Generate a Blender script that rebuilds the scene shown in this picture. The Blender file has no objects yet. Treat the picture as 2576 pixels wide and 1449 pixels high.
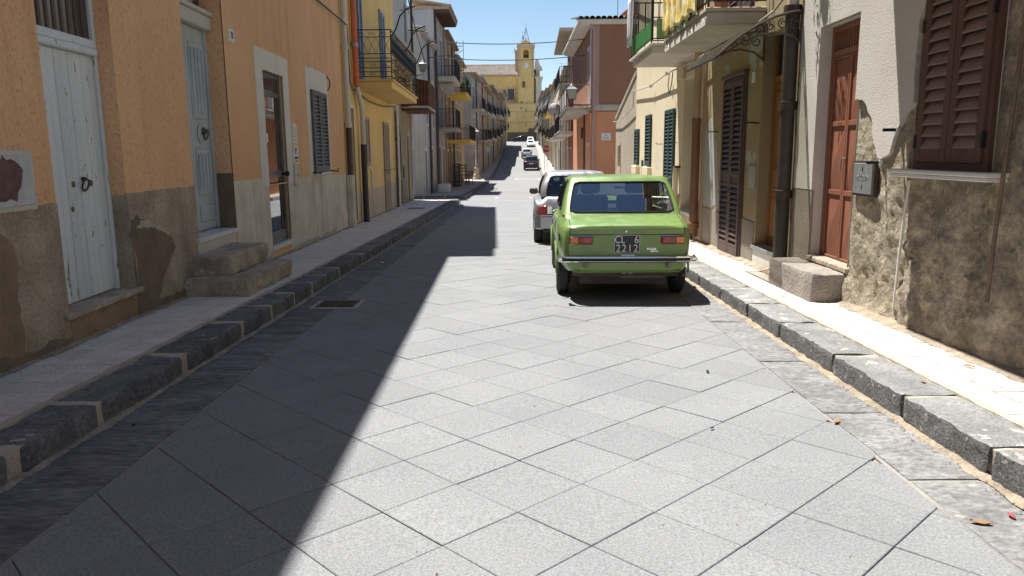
import bpy, bmesh, math, random
from mathutils import Vector, Matrix, noise
R = math.radians
random.seed(7)
scene = bpy.context.scene
COL = scene.collection

# ------------------------------------------------------------------ camera
CAM_H = 1.45
PITCH, YAW, ROLL, FPX = R(10.15), R(0.5), R(0.5), 1912.0
cd = bpy.data.cameras.new('camera')
cam = bpy.data.objects.new('camera', cd)
COL.objects.link(cam)
fw = Vector((-math.sin(YAW)*math.cos(PITCH), math.cos(YAW)*math.cos(PITCH), -math.sin(PITCH)))
r0 = fw.cross(Vector((0, 0, 1))).normalized()
u0 = r0.cross(fw)
Rv = r0*math.cos(ROLL) - u0*math.sin(ROLL)
Uv = r0*math.sin(ROLL) + u0*math.cos(ROLL)
cam.matrix_world = Matrix(((Rv.x, Uv.x, -fw.x, 0), (Rv.y, Uv.y, -fw.y, 0), (Rv.z, Uv.z, -fw.z, CAM_H), (0, 0, 0, 1)))
cd.sensor_width = 36.0
cd.lens = 36.0*FPX/2576.0
cd.clip_start = 0.05
cd.clip_end = 5000
scene.camera = cam

# ------------------------------------------------------------------ sky, sun, exposure
SA, SB = 0.26, 0.27            # horizontal drift of a shadow per metre of height: to the right, towards the camera
world = bpy.data.worlds.new('World')
scene.world = world
world.use_nodes = True
wn = world.node_tree
for n in list(wn.nodes):
    wn.nodes.remove(n)
wo = wn.nodes.new('ShaderNodeOutputWorld')
wb = wn.nodes.new('ShaderNodeBackground')
sky = wn.nodes.new('ShaderNodeTexSky')
sky.sky_type = 'NISHITA'
sky.sun_disc = False
sky.sun_elevation = math.atan(1/math.hypot(SA, SB))
sky.sun_rotation = math.atan2(-SA, SB)
sky.air_density = 1.0
sky.altitude = 0.0
sky.dust_density = 0.0
sky.ozone_density = 2.0
wn.links.new(sky.outputs[0], wb.inputs[0])
wn.links.new(wb.outputs[0], wo.inputs[0])
wb.inputs[1].default_value = 0.065
sd = bpy.data.lights.new('sun', 'SUN')
sd.energy = 4.9
sd.angle = R(0.53)
sd.color = (1.0, 0.965, 0.915)
sun = bpy.data.objects.new('sun', sd)
COL.objects.link(sun)
sun.rotation_euler = Vector((SA, -SB, -1)).to_track_quat('-Z', 'Y').to_euler()
sun.location = (0, 0, 40)
scene.view_settings.view_transform = 'Standard'
scene.view_settings.look = 'None'
scene.view_settings.exposure = 1.10
scene.view_settings.gamma = 1.0
scene.view_settings.use_curve_mapping = False
scene.render.engine = 'CYCLES'
scene.cycles.max_bounces = 8
scene.cycles.transparent_max_bounces = 12
scene.cycles.caustics_reflective = False
scene.cycles.caustics_refractive = False
scene.cycles.use_denoising = True

# ------------------------------------------------------------------ terrain profile and wall lines
_prof = [(-60, 1.0), (-20, .39), (0, 0), (10, -.195), (20, -.385), (29, -.545), (40, -.74), (52, -.93), (66, -1.03), (80, -.92), (92, -.60),
         (108, -.06), (124, .58), (145, 1.70), (166, 2.92), (178, 3.75), (192, 4.0), (260, 4.2), (600, 4.2)]
def zr(y):
    p = _prof
    if y <= p[0][0]: return p[0][1]
    if y >= p[-1][0]: return p[-1][1]
    for i in range(len(p)-1):
        if p[i][0] <= y <= p[i+1][0]:
            y0, z0 = p[i]; y1, z1 = p[i+1]
            m0 = (z1-p[i-1][1])/(y1-p[i-1][0]) if i > 0 else (z1-z0)/(y1-y0)
            m1 = (p[i+2][1]-z0)/(p[i+2][0]-y0) if i+2 < len(p) else (z1-z0)/(y1-y0)
            h = y1-y0; t = (y-y0)/h; t2 = t*t; t3 = t2*t
            return (2*t3-3*t2+1)*z0+(t3-2*t2+t)*h*m0+(-2*t3+3*t2)*z1+(t3-t2)*h*m1
def interp(tab, y):
    if y <= tab[0][0]: return tab[0][1]
    for (a, va), (b, vb) in zip(tab, tab[1:]):
        if y <= b: return va+(vb-va)*(y-a)/(b-a)
    return tab[-1][1]
LW = [(-20, -2.49), (31.5, -4.29), (36, -4.35), (62, -4.5), (75, -4.0), (96, -3.65), (125, -3.1), (165, -2.35)]
RW = [(-20, 3.12), (25, 3.12), (35, 3.3), (55, 3.65), (80, 4.25), (110, 4.6), (175, 4.75)]
LK = [(-20, -2.38), (200, -2.38)]
RK = [(-20, 2.17), (60, 2.25), (82, 2.45), (140, 3.45), (175, 3.6)]
PAV = 0.15
GUT = 0.0
def lx(y): return interp(LW, y)
def rx(y): return interp(RW, y)
def left_map(n, s, z): return Vector((lx(s)+n, s, z))
def right_map(n, s, z): return Vector((rx(s)-n, s, z))
def ident(x, y, z): return Vector((x, y, z))

# ------------------------------------------------------------------ mesh helpers
ORG = {}
class MB:
    """collects shapes through a mapping and links them as one mesh object"""
    def __init__(self, m=ident):
        self.v = []; self.f = []; self.m = m; self.sm = []
    def P(self, p):
        self.v.append(self.m(*p)); return len(self.v)-1
    def face(self, pts, smooth=False):
        self.f.append([self.P(p) for p in pts]); self.sm.append(smooth)
    def faces(self, pts, idx, smooth=False):
        b = len(self.v)
        for p in pts: self.P(p)
        for q in idx:
            self.f.append([b+i for i in q]); self.sm.append(smooth)
    def box(self, a0, a1, b0, b1, c0, c1):
        p = [(x, y, z) for z in (c0, c1) for y in (b0, b1) for x in (a0, a1)]
        self.faces(p, [(0, 2, 3, 1), (4, 5, 7, 6), (0, 1, 5, 4), (2, 6, 7, 3), (0, 4, 6, 2), (1, 3, 7, 5)])
        return self
    def cbox(self, a0, a1, b0, b1, c0, c1, ch=.006):
        """box with chamfered edges on all sides"""
        A = (a0, a1); B = (b0, b1); C = (c0, c1)
        bm = bmesh.new()
        vs = [bm.verts.new((x, y, z)) for z in C for y in B for x in A]
        for q in [(0, 2, 3, 1), (4, 5, 7, 6), (0, 1, 5, 4), (2, 6, 7, 3), (0, 4, 6, 2), (1, 3, 7, 5)]:
            bm.faces.new([vs[i] for i in q])
        bmesh.ops.bevel(bm, geom=bm.edges[:], offset=ch, segments=1, affect='EDGES')
        bm.verts.ensure_lookup_table()
        self.faces([tuple(v.co) for v in bm.verts], [[v.index for v in f.verts] for f in bm.faces])
        bm.free(); return self
    def prism(self, poly, lo, hi, axis=0):
        """polygon in the two other axes, extruded along axis"""
        def mk(a, p):
            if axis == 0: return (a, p[0], p[1])
            if axis == 1: return (p[0], a, p[1])
            return (p[0], p[1], a)
        n = len(poly)
        pts = [mk(lo, p) for p in poly]+[mk(hi, p) for p in poly]
        idx = [list(range(n))[::-1], list(range(n, 2*n))]+[[i, (i+1) % n, n+(i+1) % n, n+i] for i in range(n)]
        self.faces(pts, idx); return self
    def tube(self, path, r, n=8, closed=False, caps=True):
        path = [Vector(p) for p in path]
        rs = r if isinstance(r, (list, tuple)) else [r]*len(path)
        rings = []; up = None; L = len(path)
        for i, p in enumerate(path):
            if closed: t = path[(i+1) % L]-path[i-1]
            else: t = path[min(i+1, L-1)]-path[max(i-1, 0)]
            if t.length < 1e-9: t = Vector((0, 0, 1))
            t.normalize()
            if up is None:
                up = Vector((0, 0, 1)) if abs(t.z) < .9 else Vector((1, 0, 0))
            a = t.cross(up)
            if a.length < 1e-4:
                a = t.cross(Vector((0, 1, 0)))
            a.normalize(); b = a.cross(t); up = b
            rings.append([p+(a*math.cos(2*math.pi*k/n)+b*math.sin(2*math.pi*k/n))*rs[i] for k in range(n)])
        pts = [tuple(q) for rg in rings for q in rg]; idx = []
        for i in range(L if closed else L-1):
            j = (i+1) % L
            for k in range(n):
                idx.append([i*n+k, i*n+(k+1) % n, j*n+(k+1) % n, j*n+k])
        self.faces(pts, idx, True)
        if caps and not closed:
            self.f.append([len(self.v)-len(pts)+k for k in range(n)][::-1]); self.sm.append(False)
            self.f.append([len(self.v)-n+k for k in range(n)]); self.sm.append(False)
        return self
    def lathe(self, prof, c, axis='z', n=20):
        """prof: (radius, height) pairs round the axis through c"""
        pts = []; idx = []
        for r_, h in prof:
            for k in range(n):
                a = 2*math.pi*k/n; x, y = r_*math.cos(a), r_*math.sin(a)
                if axis == 'z': q = (c[0]+x, c[1]+y, c[2]+h)
                elif axis == 'x': q = (c[0]+h, c[1]+x, c[2]+y)
                else: q = (c[0]+x, c[1]+h, c[2]+y)
                pts.append(q)
        for i in range(len(prof)-1):
            for k in range(n):
                idx.append([i*n+k, i*n+(k+1) % n, (i+1)*n+(k+1) % n, (i+1)*n+k])
        idx.append(list(range(n))[::-1]); idx.append([(len(prof)-1)*n+k for k in range(n)])
        self.faces(pts, idx, True); return self
    def grid(self, rows, smooth=True, close_u=False):
        """rows: equal-length lists of points"""
        w = len(rows[0]); pts = [tuple(p) for r_ in rows for p in r_]; idx = []
        for i in range(len(rows)-1):
            for k in range(w if close_u else w-1):
                idx.append([i*w+k, i*w+(k+1) % w, (i+1)*w+(k+1) % w, (i+1)*w+k])
        self.faces(pts, idx, smooth); return self
    def build(self, name, mat, parent=None, recalc=True, weld=False, loc=None, bevel=0, kind=None):
        o = Vector((0, 0, 0))
        if loc is not None: o = Vector(loc)
        elif parent is not None: o = ORG.get(parent.name, Vector((0, 0, 0)))
        me = bpy.data.meshes.new(name)
        me.from_pydata([tuple(p-o) for p in self.v], [], self.f)
        me.polygons.foreach_set('use_smooth', self.sm)
        bm = bmesh.new(); bm.from_mesh(me)
        if weld: bmesh.ops.remove_doubles(bm, verts=bm.verts[:], dist=.0006)
        if recalc: bmesh.ops.recalc_face_normals(bm, faces=bm.faces[:])
        bm.to_mesh(me); bm.free()
        if any(self.sm):
            try: me.set_sharp_from_angle(angle=R(42))
            except Exception: pass
        me.materials.append(M[mat] if isinstance(mat, str) else mat)
        ob = bpy.data.objects.new(name, me)
        COL.objects.link(ob)
        if parent is not None:
            ob.parent = parent; ORG[ob.name] = o
        else:
            ob.location = o; ORG[ob.name] = o
        if bevel:
            b = ob.modifiers.new('bevel', 'BEVEL'); b.width = bevel; b.segments = 2; b.limit_method = 'ANGLE'; b.angle_limit = R(40)
        if kind: ob['kind'] = kind
        return ob
def B(a0, a1, b0, b1, c0, c1, m=ident): return MB(m).box(a0, a1, b0, b1, c0, c1)
def thing(name, label, cat, loc=(0, 0, 0), group=None, rotz=0.0):
    o = bpy.data.objects.new(name, None); COL.objects.link(o)
    o.empty_display_size = .2
    o.location = loc; o.rotation_euler = (0, 0, rotz)
    ORG[o.name] = Vector(loc) if abs(rotz) < 1e-9 else Vector((0, 0, 0))
    tag(o, label, cat, group); return o
def local_thing(name, label, cat, loc, rotz=0.0, group=None):
    """children are modelled in the thing's own coordinates"""
    o = thing(name, label, cat, loc, group, rotz); ORG[o.name] = Vector((0, 0, 0)); return o
def tag(o, label, cat, group=None):
    o['label'] = label; o['category'] = cat
    if group: o['group'] = group
    return o
def struct(o):
    o['kind'] = 'structure'; return o
def copy_tree(o, parent=None):
    c = o.copy(); COL.objects.link(c)
    if parent is not None: c.parent = parent
    for ch in o.children: copy_tree(ch, c)
    return c
def text(name, body, size, mat, parent, loc, rot, extrude=.001, align='CENTER', space=1.0, shear=0, sx=1.0):
    cu = bpy.data.curves.new(name, 'FONT'); cu.body = body; cu.size = size; cu.extrude = extrude
    cu.align_x = align; cu.align_y = 'CENTER'; cu.space_character = space; cu.shear = shear; cu.offset = .0
    cu.materials.append(M[mat])
    tmp = bpy.data.objects.new(name+'_curve', cu); COL.objects.link(tmp)
    dg = bpy.context.evaluated_depsgraph_get(); dg.update()
    me = bpy.data.meshes.new_from_object(tmp.evaluated_get(dg)); me.name = name
    bpy.data.objects.remove(tmp)
    o = bpy.data.objects.new(name, me); COL.objects.link(o)
    o.parent = parent
    o.location = Vector(loc)-ORG.get(parent.name, Vector((0, 0, 0))); o.rotation_euler = rot; o.scale = (sx, 1, 1)
    return o

# ------------------------------------------------------------------ materials
M = {}
def _nt(name):
    m = bpy.data.materials.new(name); m.use_nodes = True
    nt = m.node_tree; b = nt.nodes['Principled BSDF']; M[name] = m
    return m, nt, b
def simple(name, col, rough=.6, metal=0.0, spec=.5, coat=0.0, var=.0, vscale=6.0, bump=0.0, bscale=80.0, emis=None):
    m, nt, b = _nt(name)
    b.inputs['Base Color'].default_value = (*col, 1); b.inputs['Roughness'].default_value = rough
    b.inputs['Metallic'].default_value = metal; b.inputs['Specular IOR Level'].default_value = spec
    b.inputs['Coat Weight'].default_value = coat; b.inputs['Coat Roughness'].default_value = .06
    N, Lk = nt.nodes.new, nt.links.new
    if var or bump:
        g = N('ShaderNodeNewGeometry')
    if var:
        t = N('ShaderNodeTexNoise'); t.inputs['Scale'].default_value = vscale; t.inputs['Detail'].default_value = 5
        Lk(g.outputs['Position'], t.inputs['Vector'])
        r_ = N('ShaderNodeMapRange'); r_.inputs[1].default_value = .3; r_.inputs[2].default_value = .7
        r_.inputs[3].default_value = 1-var; r_.inputs[4].default_value = 1+var
        Lk(t.outputs['Fac'], r_.inputs[0])
        mx = N('ShaderNodeMix'); mx.data_type = 'RGBA'; mx.blend_type = 'MULTIPLY'; mx.inputs[0].default_value = 1
        mx.inputs[6].default_value = (*col, 1)
        Lk(r_.outputs[0], mx.inputs[7]); Lk(mx.outputs[2], b.inputs['Base Color'])
    if bump:
        t2 = N('ShaderNodeTexNoise'); t2.inputs['Scale'].default_value = bscale; t2.inputs['Detail'].default_value = 4
        Lk(g.outputs['Position'], t2.inputs['Vector'])
        bp = N('ShaderNodeBump'); bp.inputs['Strength'].default_value = bump; bp.inputs['Distance'].default_value = .01
        Lk(t2.outputs['Fac'], bp.inputs['Height']); Lk(bp.outputs[0], b.inputs['Normal'])
    return m
def plaster(name, col, col2, big=.9, rough=.92, bump=.4, bscale=45.0, streak=.25, streak_col=None, fine=.12, fscale=90, worley=False,
            pit=0.0, pitcol=(.1, .08, .06), rnd=0.0, patch=None, patch_at=.62, patch_scale=1.6, bdist=.012, stretch=(1, 1, 1)):
    """two-tone weathered surface: large blotches, vertical streaks, fine grain, bump, optional flaked patches of another colour"""
    m, nt, b = _nt(name); N, Lk = nt.nodes.new, nt.links.new
    b.inputs['Roughness'].default_value = rough; b.inputs['Specular IOR Level'].default_value = .2
    g = N('ShaderNodeNewGeometry')
    mp = N('ShaderNodeMapping'); mp.inputs['Scale'].default_value = stretch; Lk(g.outputs['Position'], mp.inputs['Vector'])
    pos = mp.outputs[0]
    def nz(scale, detail=5, vec=None, rough_=.55):
        t = N('ShaderNodeTexNoise'); t.inputs['Scale'].default_value = scale; t.inputs['Detail'].default_value = detail
        t.inputs['Roughness'].default_value = rough_
        Lk(vec or pos, t.inputs['Vector']); return t.outputs['Fac']
    def rng(x, a, b_, c, d):
        r_ = N('ShaderNodeMapRange'); r_.inputs[1].default_value = a; r_.inputs[2].default_value = b_
        r_.inputs[3].default_value = c; r_.inputs[4].default_value = d; Lk(x, r_.inputs[0]); return r_.outputs[0]
    def mix(f, c1, c2, mode='MIX'):
        x = N('ShaderNodeMix'); x.data_type = 'RGBA'; x.blend_type = mode
        if isinstance(f, float): x.inputs[0].default_value = f
        else: Lk(f, x.inputs[0])
        for i, c in ((6, c1), (7, c2)):
            if isinstance(c, tuple): x.inputs[i].default_value = (*c, 1)
            else: Lk(c, x.inputs[i])
        return x.outputs[2]
    c = mix(rng(nz(big, 6), .36, .66, 0, 1), col, col2)
    if streak:
        s = N('ShaderNodeMapping'); s.inputs['Scale'].default_value = (3.2, 3.2, .22); Lk(g.outputs['Position'], s.inputs['Vector'])
        sc = streak_col or tuple(x*.62 for x in col2)
        c = mix(rng(nz(1.6, 5, s.outputs[0]), .52, .75, 0, streak), c, sc)
    if patch:
        c = mix(rng(nz(patch_scale, 7, None, .65), patch_at, patch_at+.025, 0, 1), c, patch)
    gr = rng(nz(fscale, 3), .25, .75, 1-fine, 1+fine)
    c = mix(1.0, c, gr, 'MULTIPLY')
    if rnd:
        oi = N('ShaderNodeObjectInfo')
        c = mix(1.0, c, rng(oi.outputs['Random'], 0, 1, 1-rnd, 1+rnd), 'MULTIPLY')
    h = nz(bscale, 6, None, .62)
    if worley:
        w = N('ShaderNodeTexVoronoi'); w.inputs['Scale'].default_value = bscale*.5; Lk(pos, w.inputs['Vector'])
        ad = N('ShaderNodeMath'); ad.operation = 'MULTIPLY_ADD'; ad.inputs[1].default_value = .5
        Lk(w.outputs['Distance'], ad.inputs[0]); Lk(h, ad.inputs[2]); h = ad.outputs[0]
    if pit:
        c = mix(rng(nz(bscale*1.1, 3), .38, .43, pit, 0), c, pitcol)
    Lk(c, b.inputs['Base Color'])
    bp = N('ShaderNodeBump'); bp.inputs['Strength'].default_value = bump; bp.inputs['Distance'].default_value = bdist
    Lk(h, bp.inputs['Height']); Lk(bp.outputs[0], b.inputs['Normal'])
    return m
def glass(name, tint=(.75, .8, .8), dark=.0, rough=.02, refl=1.0):
    m, nt, b = _nt(name); N, Lk = nt.nodes.new, nt.links.new
    out = nt.nodes['Material Output']; nt.nodes.remove(b)
    tr = N('ShaderNodeBsdfTransparent'); tr.inputs[0].default_value = (*tint, 1)
    gl = N('ShaderNodeBsdfGlossy'); gl.inputs['Roughness'].default_value = rough; gl.inputs[0].default_value = (refl, refl, refl, 1)
    fr = N('ShaderNodeFresnel'); fr.inputs[0].default_value = 1.5
    ad = N('ShaderNodeMath'); ad.operation = 'ADD'; ad.inputs[1].default_value = dark; ad.use_clamp = True
    mx = N('ShaderNodeMixShader')
    Lk(fr.outputs[0], ad.inputs[0]); Lk(ad.outputs[0], mx.inputs[0]); Lk(tr.outputs[0], mx.inputs[1]); Lk(gl.outputs[0], mx.inputs[2])
    Lk(mx.outputs[0], out.inputs[0]); return m

# ground
plaster('slab', (.218, .223, .228), (.195, .200, .205), big=1.1, bump=.7, bscale=110, streak=0, fine=.34, fscale=95, rnd=.045, rough=.85, bdist=.006,
        patch=(.265, .258, .242), patch_at=.66, patch_scale=1.3)
plaster('joint', (.19, .18, .165), (.30, .285, .255), big=1.4, bump=.4, streak=0, fine=.2)
plaster('basalt', (.165, .168, .173), (.10, .102, .107), big=4.5, bump=1.0, bscale=38, streak=0, fine=.42, fscale=32, rnd=.12, rough=.8, patch=(.27, .24, .19), patch_at=.69, patch_scale=9, bdist=.02)
plaster('basalt_dusty', (.285, .28, .272), (.185, .184, .182), big=3.5, bump=.9, bscale=45, streak=0, fine=.28, fscale=55, rnd=.08, rough=.85, patch=(.44, .42, .375), patch_at=.60, patch_scale=5, bdist=.02)
plaster('gutter_stone', (.20, .202, .208), (.115, .117, .122), big=5.0, bump=1.0, bscale=26, streak=0, fine=.45, fscale=26, rnd=.08, rough=.8, patch=(.23, .21, .18), patch_at=.66, patch_scale=5, bdist=.025, stretch=(.55, 1.6, 1))
plaster('gutter_dusty', (.255, .252, .245), (.175, .174, .172), big=4.8, bump=1.0, bscale=28, streak=0, fine=.42, fscale=28, rnd=.07, rough=.85, patch=(.32, .305, .28), patch_at=.64, patch_scale=3.5, bdist=.025, stretch=(.8, 1.2, 1))
plaster('mortar', (.47, .425, .345), (.36, .32, .255), big=5, bump=.8, bscale=60, streak=0, fine=.25)
plaster('dirt', (.36, .30, .22), (.22, .18, .135), big=7, bump=.9, bscale=70, streak=0, fine=.35, fscale=60)
plaster('tile', (.66, .61, .555), (.56, .51, .46), big=3.5, bump=.25, bscale=60, streak=0, fine=.10, fscale=60, rnd=.07, rough=.6, pit=.55, pitcol=(.24, .20, .165), patch=(.40, .34, .28), patch_at=.66, patch_scale=2.5)
plaster('tile_grout', (.12, .105, .09), (.085, .075, .065), big=6, bump=.3, streak=0)
plaster('concrete_walk', (.40, .365, .33), (.34, .31, .275), big=1.2, bump=.3, bscale=90, streak=0, fine=.1)
plaster('asphalt', (.23, .232, .232), (.20, .20, .202), big=.5, bump=.5, bscale=60, streak=0, fine=.12, fscale=120, rough=.9)
plaster('earth', (.24, .20, .13), (.17, .16, .09), big=.05, bump=.3, bscale=2, streak=0)
# walls
plaster('orange', (.75, .455, .25), (.67, .395, .21), big=1.3, bump=.85, bscale=34, streak=.28, streak_col=(.36, .165, .075), fine=.10, fscale=60, pit=.6, pitcol=(.46, .255, .145), stretch=(1, 1, .7))
plaster('orange_smooth', (.72, .43, .24), (.64, .375, .205), big=1.0, bump=.3, bscale=60, streak=.35, streak_col=(.33, .16, .075), fine=.07, fscale=60)
plaster('dado', (.43, .355, .26), (.28, .225, .165), big=2.6, bump=.8, bscale=40, streak=.45, fine=.24, fscale=38, pit=.4, pitcol=(.15, .125, .10))
plaster('dado_light', (.66, .60, .50), (.52, .465, .38), big=2.6, bump=.6, bscale=50, streak=.5, streak_col=(.22, .18, .13), fine=.1)
plaster('bare_ochre', (.30, .215, .13), (.20, .145, .095), big=3, bump=.9, bscale=28, streak=.15, fine=.2)
plaster('bare_brown', (.21, .155, .105), (.155, .115, .085), big=3.5, bump=.8, bscale=32, streak=.2, fine=.2)
plaster('surround', (.68, .645, .58), (.61, .575, .515), big=1.6, bump=.2, bscale=70, streak=.2, fine=.06)
plaster('yellow', (.76, .53, .21), (.69, .47, .18), big=1.2, bump=.3, bscale=70, streak=.18, fine=.06)
plaster('beige_panel', (.52, .42, .31), (.47, .375, .275), big=1.6, bump=.25, streak=.1, fine=.06)
plaster('old_tan', (.36, .275, .165), (.25, .19, .12), big=1.1, bump=.7, bscale=24, streak=.5, streak_col=(.14, .11, .08), fine=.15, patch=(.42, .35, .25), patch_at=.62, patch_scale=1.1)
plaster('grey_white', (.48, .46, .43), (.37, .355, .335), big=.8, bump=.5, bscale=20, streak=.35, streak_col=(.22, .21, .2), fine=.12)
plaster('blue_grey', (.40, .40, .41), (.34, .34, .35), big=.7, bump=.3, bscale=18, streak=.3, fine=.06)
plaster('ochre_wall', (.50, .36, .17), (.42, .30, .15), big=.8, bump=.4, bscale=18, streak=.35, fine=.08)
plaster('rough_wall', (.38, .33, .245), (.21, .18, .13), big=4.6, bump=1.0, bscale=26, streak=.1, fine=.28, fscale=34, worley=True, bdist=.03, patch=(.40, .385, .36), patch_at=.58, patch_scale=1.5)
plaster('rough_dark', (.36, .312, .24), (.17, .145, .11), big=4.2, bump=1.0, bscale=20, streak=.3, fine=.34, fscale=30, worley=True, bdist=.03, patch=(.36, .31, .22), patch_at=.60, patch_scale=2)
plaster('white_plaster', (.57, .54, .485), (.495, .465, .415), big=1.3, bump=.55, bscale=55, streak=.15, fine=.08, fscale=80)
plaster('grey_plaster', (.30, .265, .22), (.235, .205, .17), big=2, bump=.8, bscale=45, streak=.3, fine=.2)
plaster('olive', (.36, .28, .165), (.30, .235, .14), big=1.4, bump=.4, bscale=40, streak=.45, streak_col=(.28, .26, .21), fine=.1, patch=(.42, .41, .38), patch_at=.60, patch_scale=.9)
plaster('grey_cement', (.40, .385, .355), (.33, .315, .29), big=1.6, bump=.6, bscale=45, streak=.3, fine=.12)
plaster('cream', (.78, .685, .48), (.72, .625, .43), big=1.1, bump=.25, bscale=60, streak=.12, fine=.05)
plaster('rubble_wall', (.47, .405, .31), (.37, .32, .25), big=1.4, bump=.8, bscale=16, streak=.4, fine=.14)
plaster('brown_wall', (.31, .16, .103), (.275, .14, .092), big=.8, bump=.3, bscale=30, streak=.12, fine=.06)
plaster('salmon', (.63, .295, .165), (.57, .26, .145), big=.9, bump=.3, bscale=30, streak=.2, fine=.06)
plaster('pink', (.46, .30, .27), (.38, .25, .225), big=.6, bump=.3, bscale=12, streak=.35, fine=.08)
plaster('brick_red', (.33, .14, .085), (.26, .11, .07), big=2, bump=.4, bscale=14, streak=.2, fine=.12)
plaster('far_beige', (.41, .345, .26), (.32, .27, .205), big=.5, bump=.4, bscale=8, streak=.5, fine=.1)
plaster('far_grey', (.38, .35, .315), (.29, .27, .245), big=.5, bump=.4, bscale=8, streak=.5, fine=.1)
plaster('church', (.80, .59, .265), (.68, .49, .21), big=.22, bump=.4, bscale=5, streak=.55, streak_col=(.30, .205, .085), fine=.07, patch=(.30, .24, .15), patch_at=.63, patch_scale=.28)
plaster('church_trim', (.56, .44, .33), (.50, .39, .29), big=.5, bump=.2, bscale=6, streak=.3)
plaster('white_stone', (.70, .68, .63), (.60, .58, .54), big=.6, bump=.3, bscale=8, streak=.25)
plaster('marble', (.62, .60, .56), (.54, .52, .49), big=3, bump=.08, streak=.15, rough=.45, fine=.04)
plaster('old_stone', (.48, .40, .31), (.29, .235, .18), big=4.5, bump=1.0, bscale=24, streak=.15, fine=.22, fscale=40, patch=(.52, .44, .33), patch_at=.60, patch_scale=4, bdist=.03)
plaster('step_stone', (.33, .30, .26), (.24, .215, .19), big=4, bump=1.0, bscale=34, streak=.1, fine=.28, fscale=50, bdist=.02)
plaster('roof_tile', (.36, .285, .215), (.25, .195, .15), big=2.5, bump=.4, streak=.2, rnd=.25, fine=.2, fscale=20)
plaster('church_roof', (.215, .19, .16), (.165, .145, .122), big=.5, bump=.3, bscale=8, streak=0, rnd=.1, fine=.2, fscale=4)
plaster('rust', (.15, .065, .04), (.09, .045, .032), big=3, bump=.3, streak=.4, fine=.2)
plaster('slab_white', (.66, .62, .55), (.57, .53, .465), big=1.6, bump=.3, streak=.3, fine=.06)
plaster('slab_grey', (.50, .455, .38), (.40, .36, .30), big=1.8, bump=.5, bscale=30, streak=.35, fine=.1)
# joinery and metal
plaster('blue_plank', (.66, .70, .71), (.55, .59, .60), big=1.8, bump=.4, bscale=60, streak=.4, streak_col=(.27, .275, .28), fine=.07, rnd=.06, patch=(.20, .165, .13), patch_at=.63, patch_scale=15, rough=.7, stretch=(1, 1, .3))
plaster('blue_carved', (.46, .50, .515), (.38, .42, .43), big=2.2, bump=.3, streak=.3, fine=.07, rough=.65, patch=(.17, .15, .12), patch_at=.68, patch_scale=5)
plaster('white_paint', (.56, .53, .48), (.48, .45, .40), big=2.5, bump=.3, streak=.3, fine=.06, rough=.6)
plaster('red_door', (.27, .113, .072), (.225, .093, .06), big=2.0, bump=.15, streak=.25, fine=.06, rough=.5)
plaster('brown_wood', (.115, .064, .048), (.09, .051, .039), big=4, bump=.25, bscale=70, streak=.3, fine=.12, rough=.55, stretch=(1, 1, .3))
plaster('slat_brown', (.255, .185, .15), (.215, .155, .125), big=5, bump=.2, streak=.1, fine=.1, rough=.6, rnd=.08)
plaster('slat_dark', (.105, .068, .058), (.08, .054, .047), big=5, bump=.2, streak=.1, fine=.1, rough=.5, rnd=.08)
plaster('wood_door', (.33, .155, .06), (.25, .115, .046), big=3, bump=.2, streak=.35, fine=.12, rough=.45, stretch=(1, 1, .25))
plaster('beige_shutter', (.40, .32, .25), (.34, .27, .21), big=3, bump=.2, streak=.2, fine=.08, rnd=.05)
simple('green_shutter', (.035, .065, .062), .5, var=.12, vscale=5)
simple('grey_shutter', (.085, .09, .092), .5, var=.15, vscale=5)
simple('blue_shutter', (.22, .26, .33), .5, var=.15, vscale=5)
simple('dark_frame', (.06, .06, .062), .4, var=.1)
simple('alu_dark', (.10, .105, .108), .35, metal=.3, var=.08)
simple('iron', (.022, .022, .025), .5, metal=.4, var=.2, vscale=15, bump=.2)
simple('iron_rust', (.065, .042, .032), .65, metal=.2, var=.3, vscale=20, bump=.3)
simple('dull_metal', (.34, .34, .34), .45, metal=.7, var=.12, vscale=12)
simple('zinc', (.27, .285, .29), .5, metal=.5, var=.12, vscale=14, bump=.08)
simple('brass', (.12, .10, .06), .4, metal=.8, var=.2, vscale=20)
simple('pipe_white', (.58, .53, .46), .45, var=.1, vscale=2.5)
simple('pipe_orange', (.55, .13, .05), .45, var=.12, vscale=2.5)
simple('pipe_tan', (.42, .285, .18), .5, var=.1, vscale=2.5)
simple('pipe_brown', (.19, .085, .045), .55, var=.15, vscale=3)
simple('pipe_darkbrown', (.075, .048, .036), .55, var=.15, vscale=3)
simple('pipe_black', (.028, .028, .03), .45, var=.15, vscale=3)
plaster('pipe_iron', (.075, .062, .055), (.05, .043, .04), big=4, bump=.2, streak=.4, streak_col=(.16, .12, .09), fine=.12, rough=.55)
simple('cable', (.05, .05, .055), .6)
simple('cable_white', (.45, .42, .37), .6)
simple('dark_glass', (.022, .024, .028), .06, spec=.6)
simple('curtain', (.075, .055, .05), .7, var=.2, vscale=8)
simple('curtain_glass', (.06, .05, .048), .15, spec=.5, var=.25, vscale=10)
simple('paper', (.66, .64, .60), .7)
simple('ink', (.04, .04, .045), .7)
simple('sign_blue', (.02, .06, .2), .5)
simple('meter_paint', (.44, .45, .45), .55, var=.15, vscale=6)
simple('meter_rust', (.11, .055, .05), .7, var=.3, vscale=14)
simple('awning_yellow', (.78, .55, .08), .6, var=.05)
simple('green_panel', (.085, .36, .085), .45, var=.08, vscale=3)
simple('green_panel_pale', (.22, .40, .19), .5, var=.08, vscale=3)
simple('cloth_white', (.72, .72, .76), .9, var=.05)
simple('clock_white', (.78, .79, .84), .5)
simple('stop_red', (.42, .018, .02), .4)
simple('stop_white', (.80, .80, .80), .4)
simple('post_grey', (.36, .37, .37), .5, metal=.4)
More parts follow.
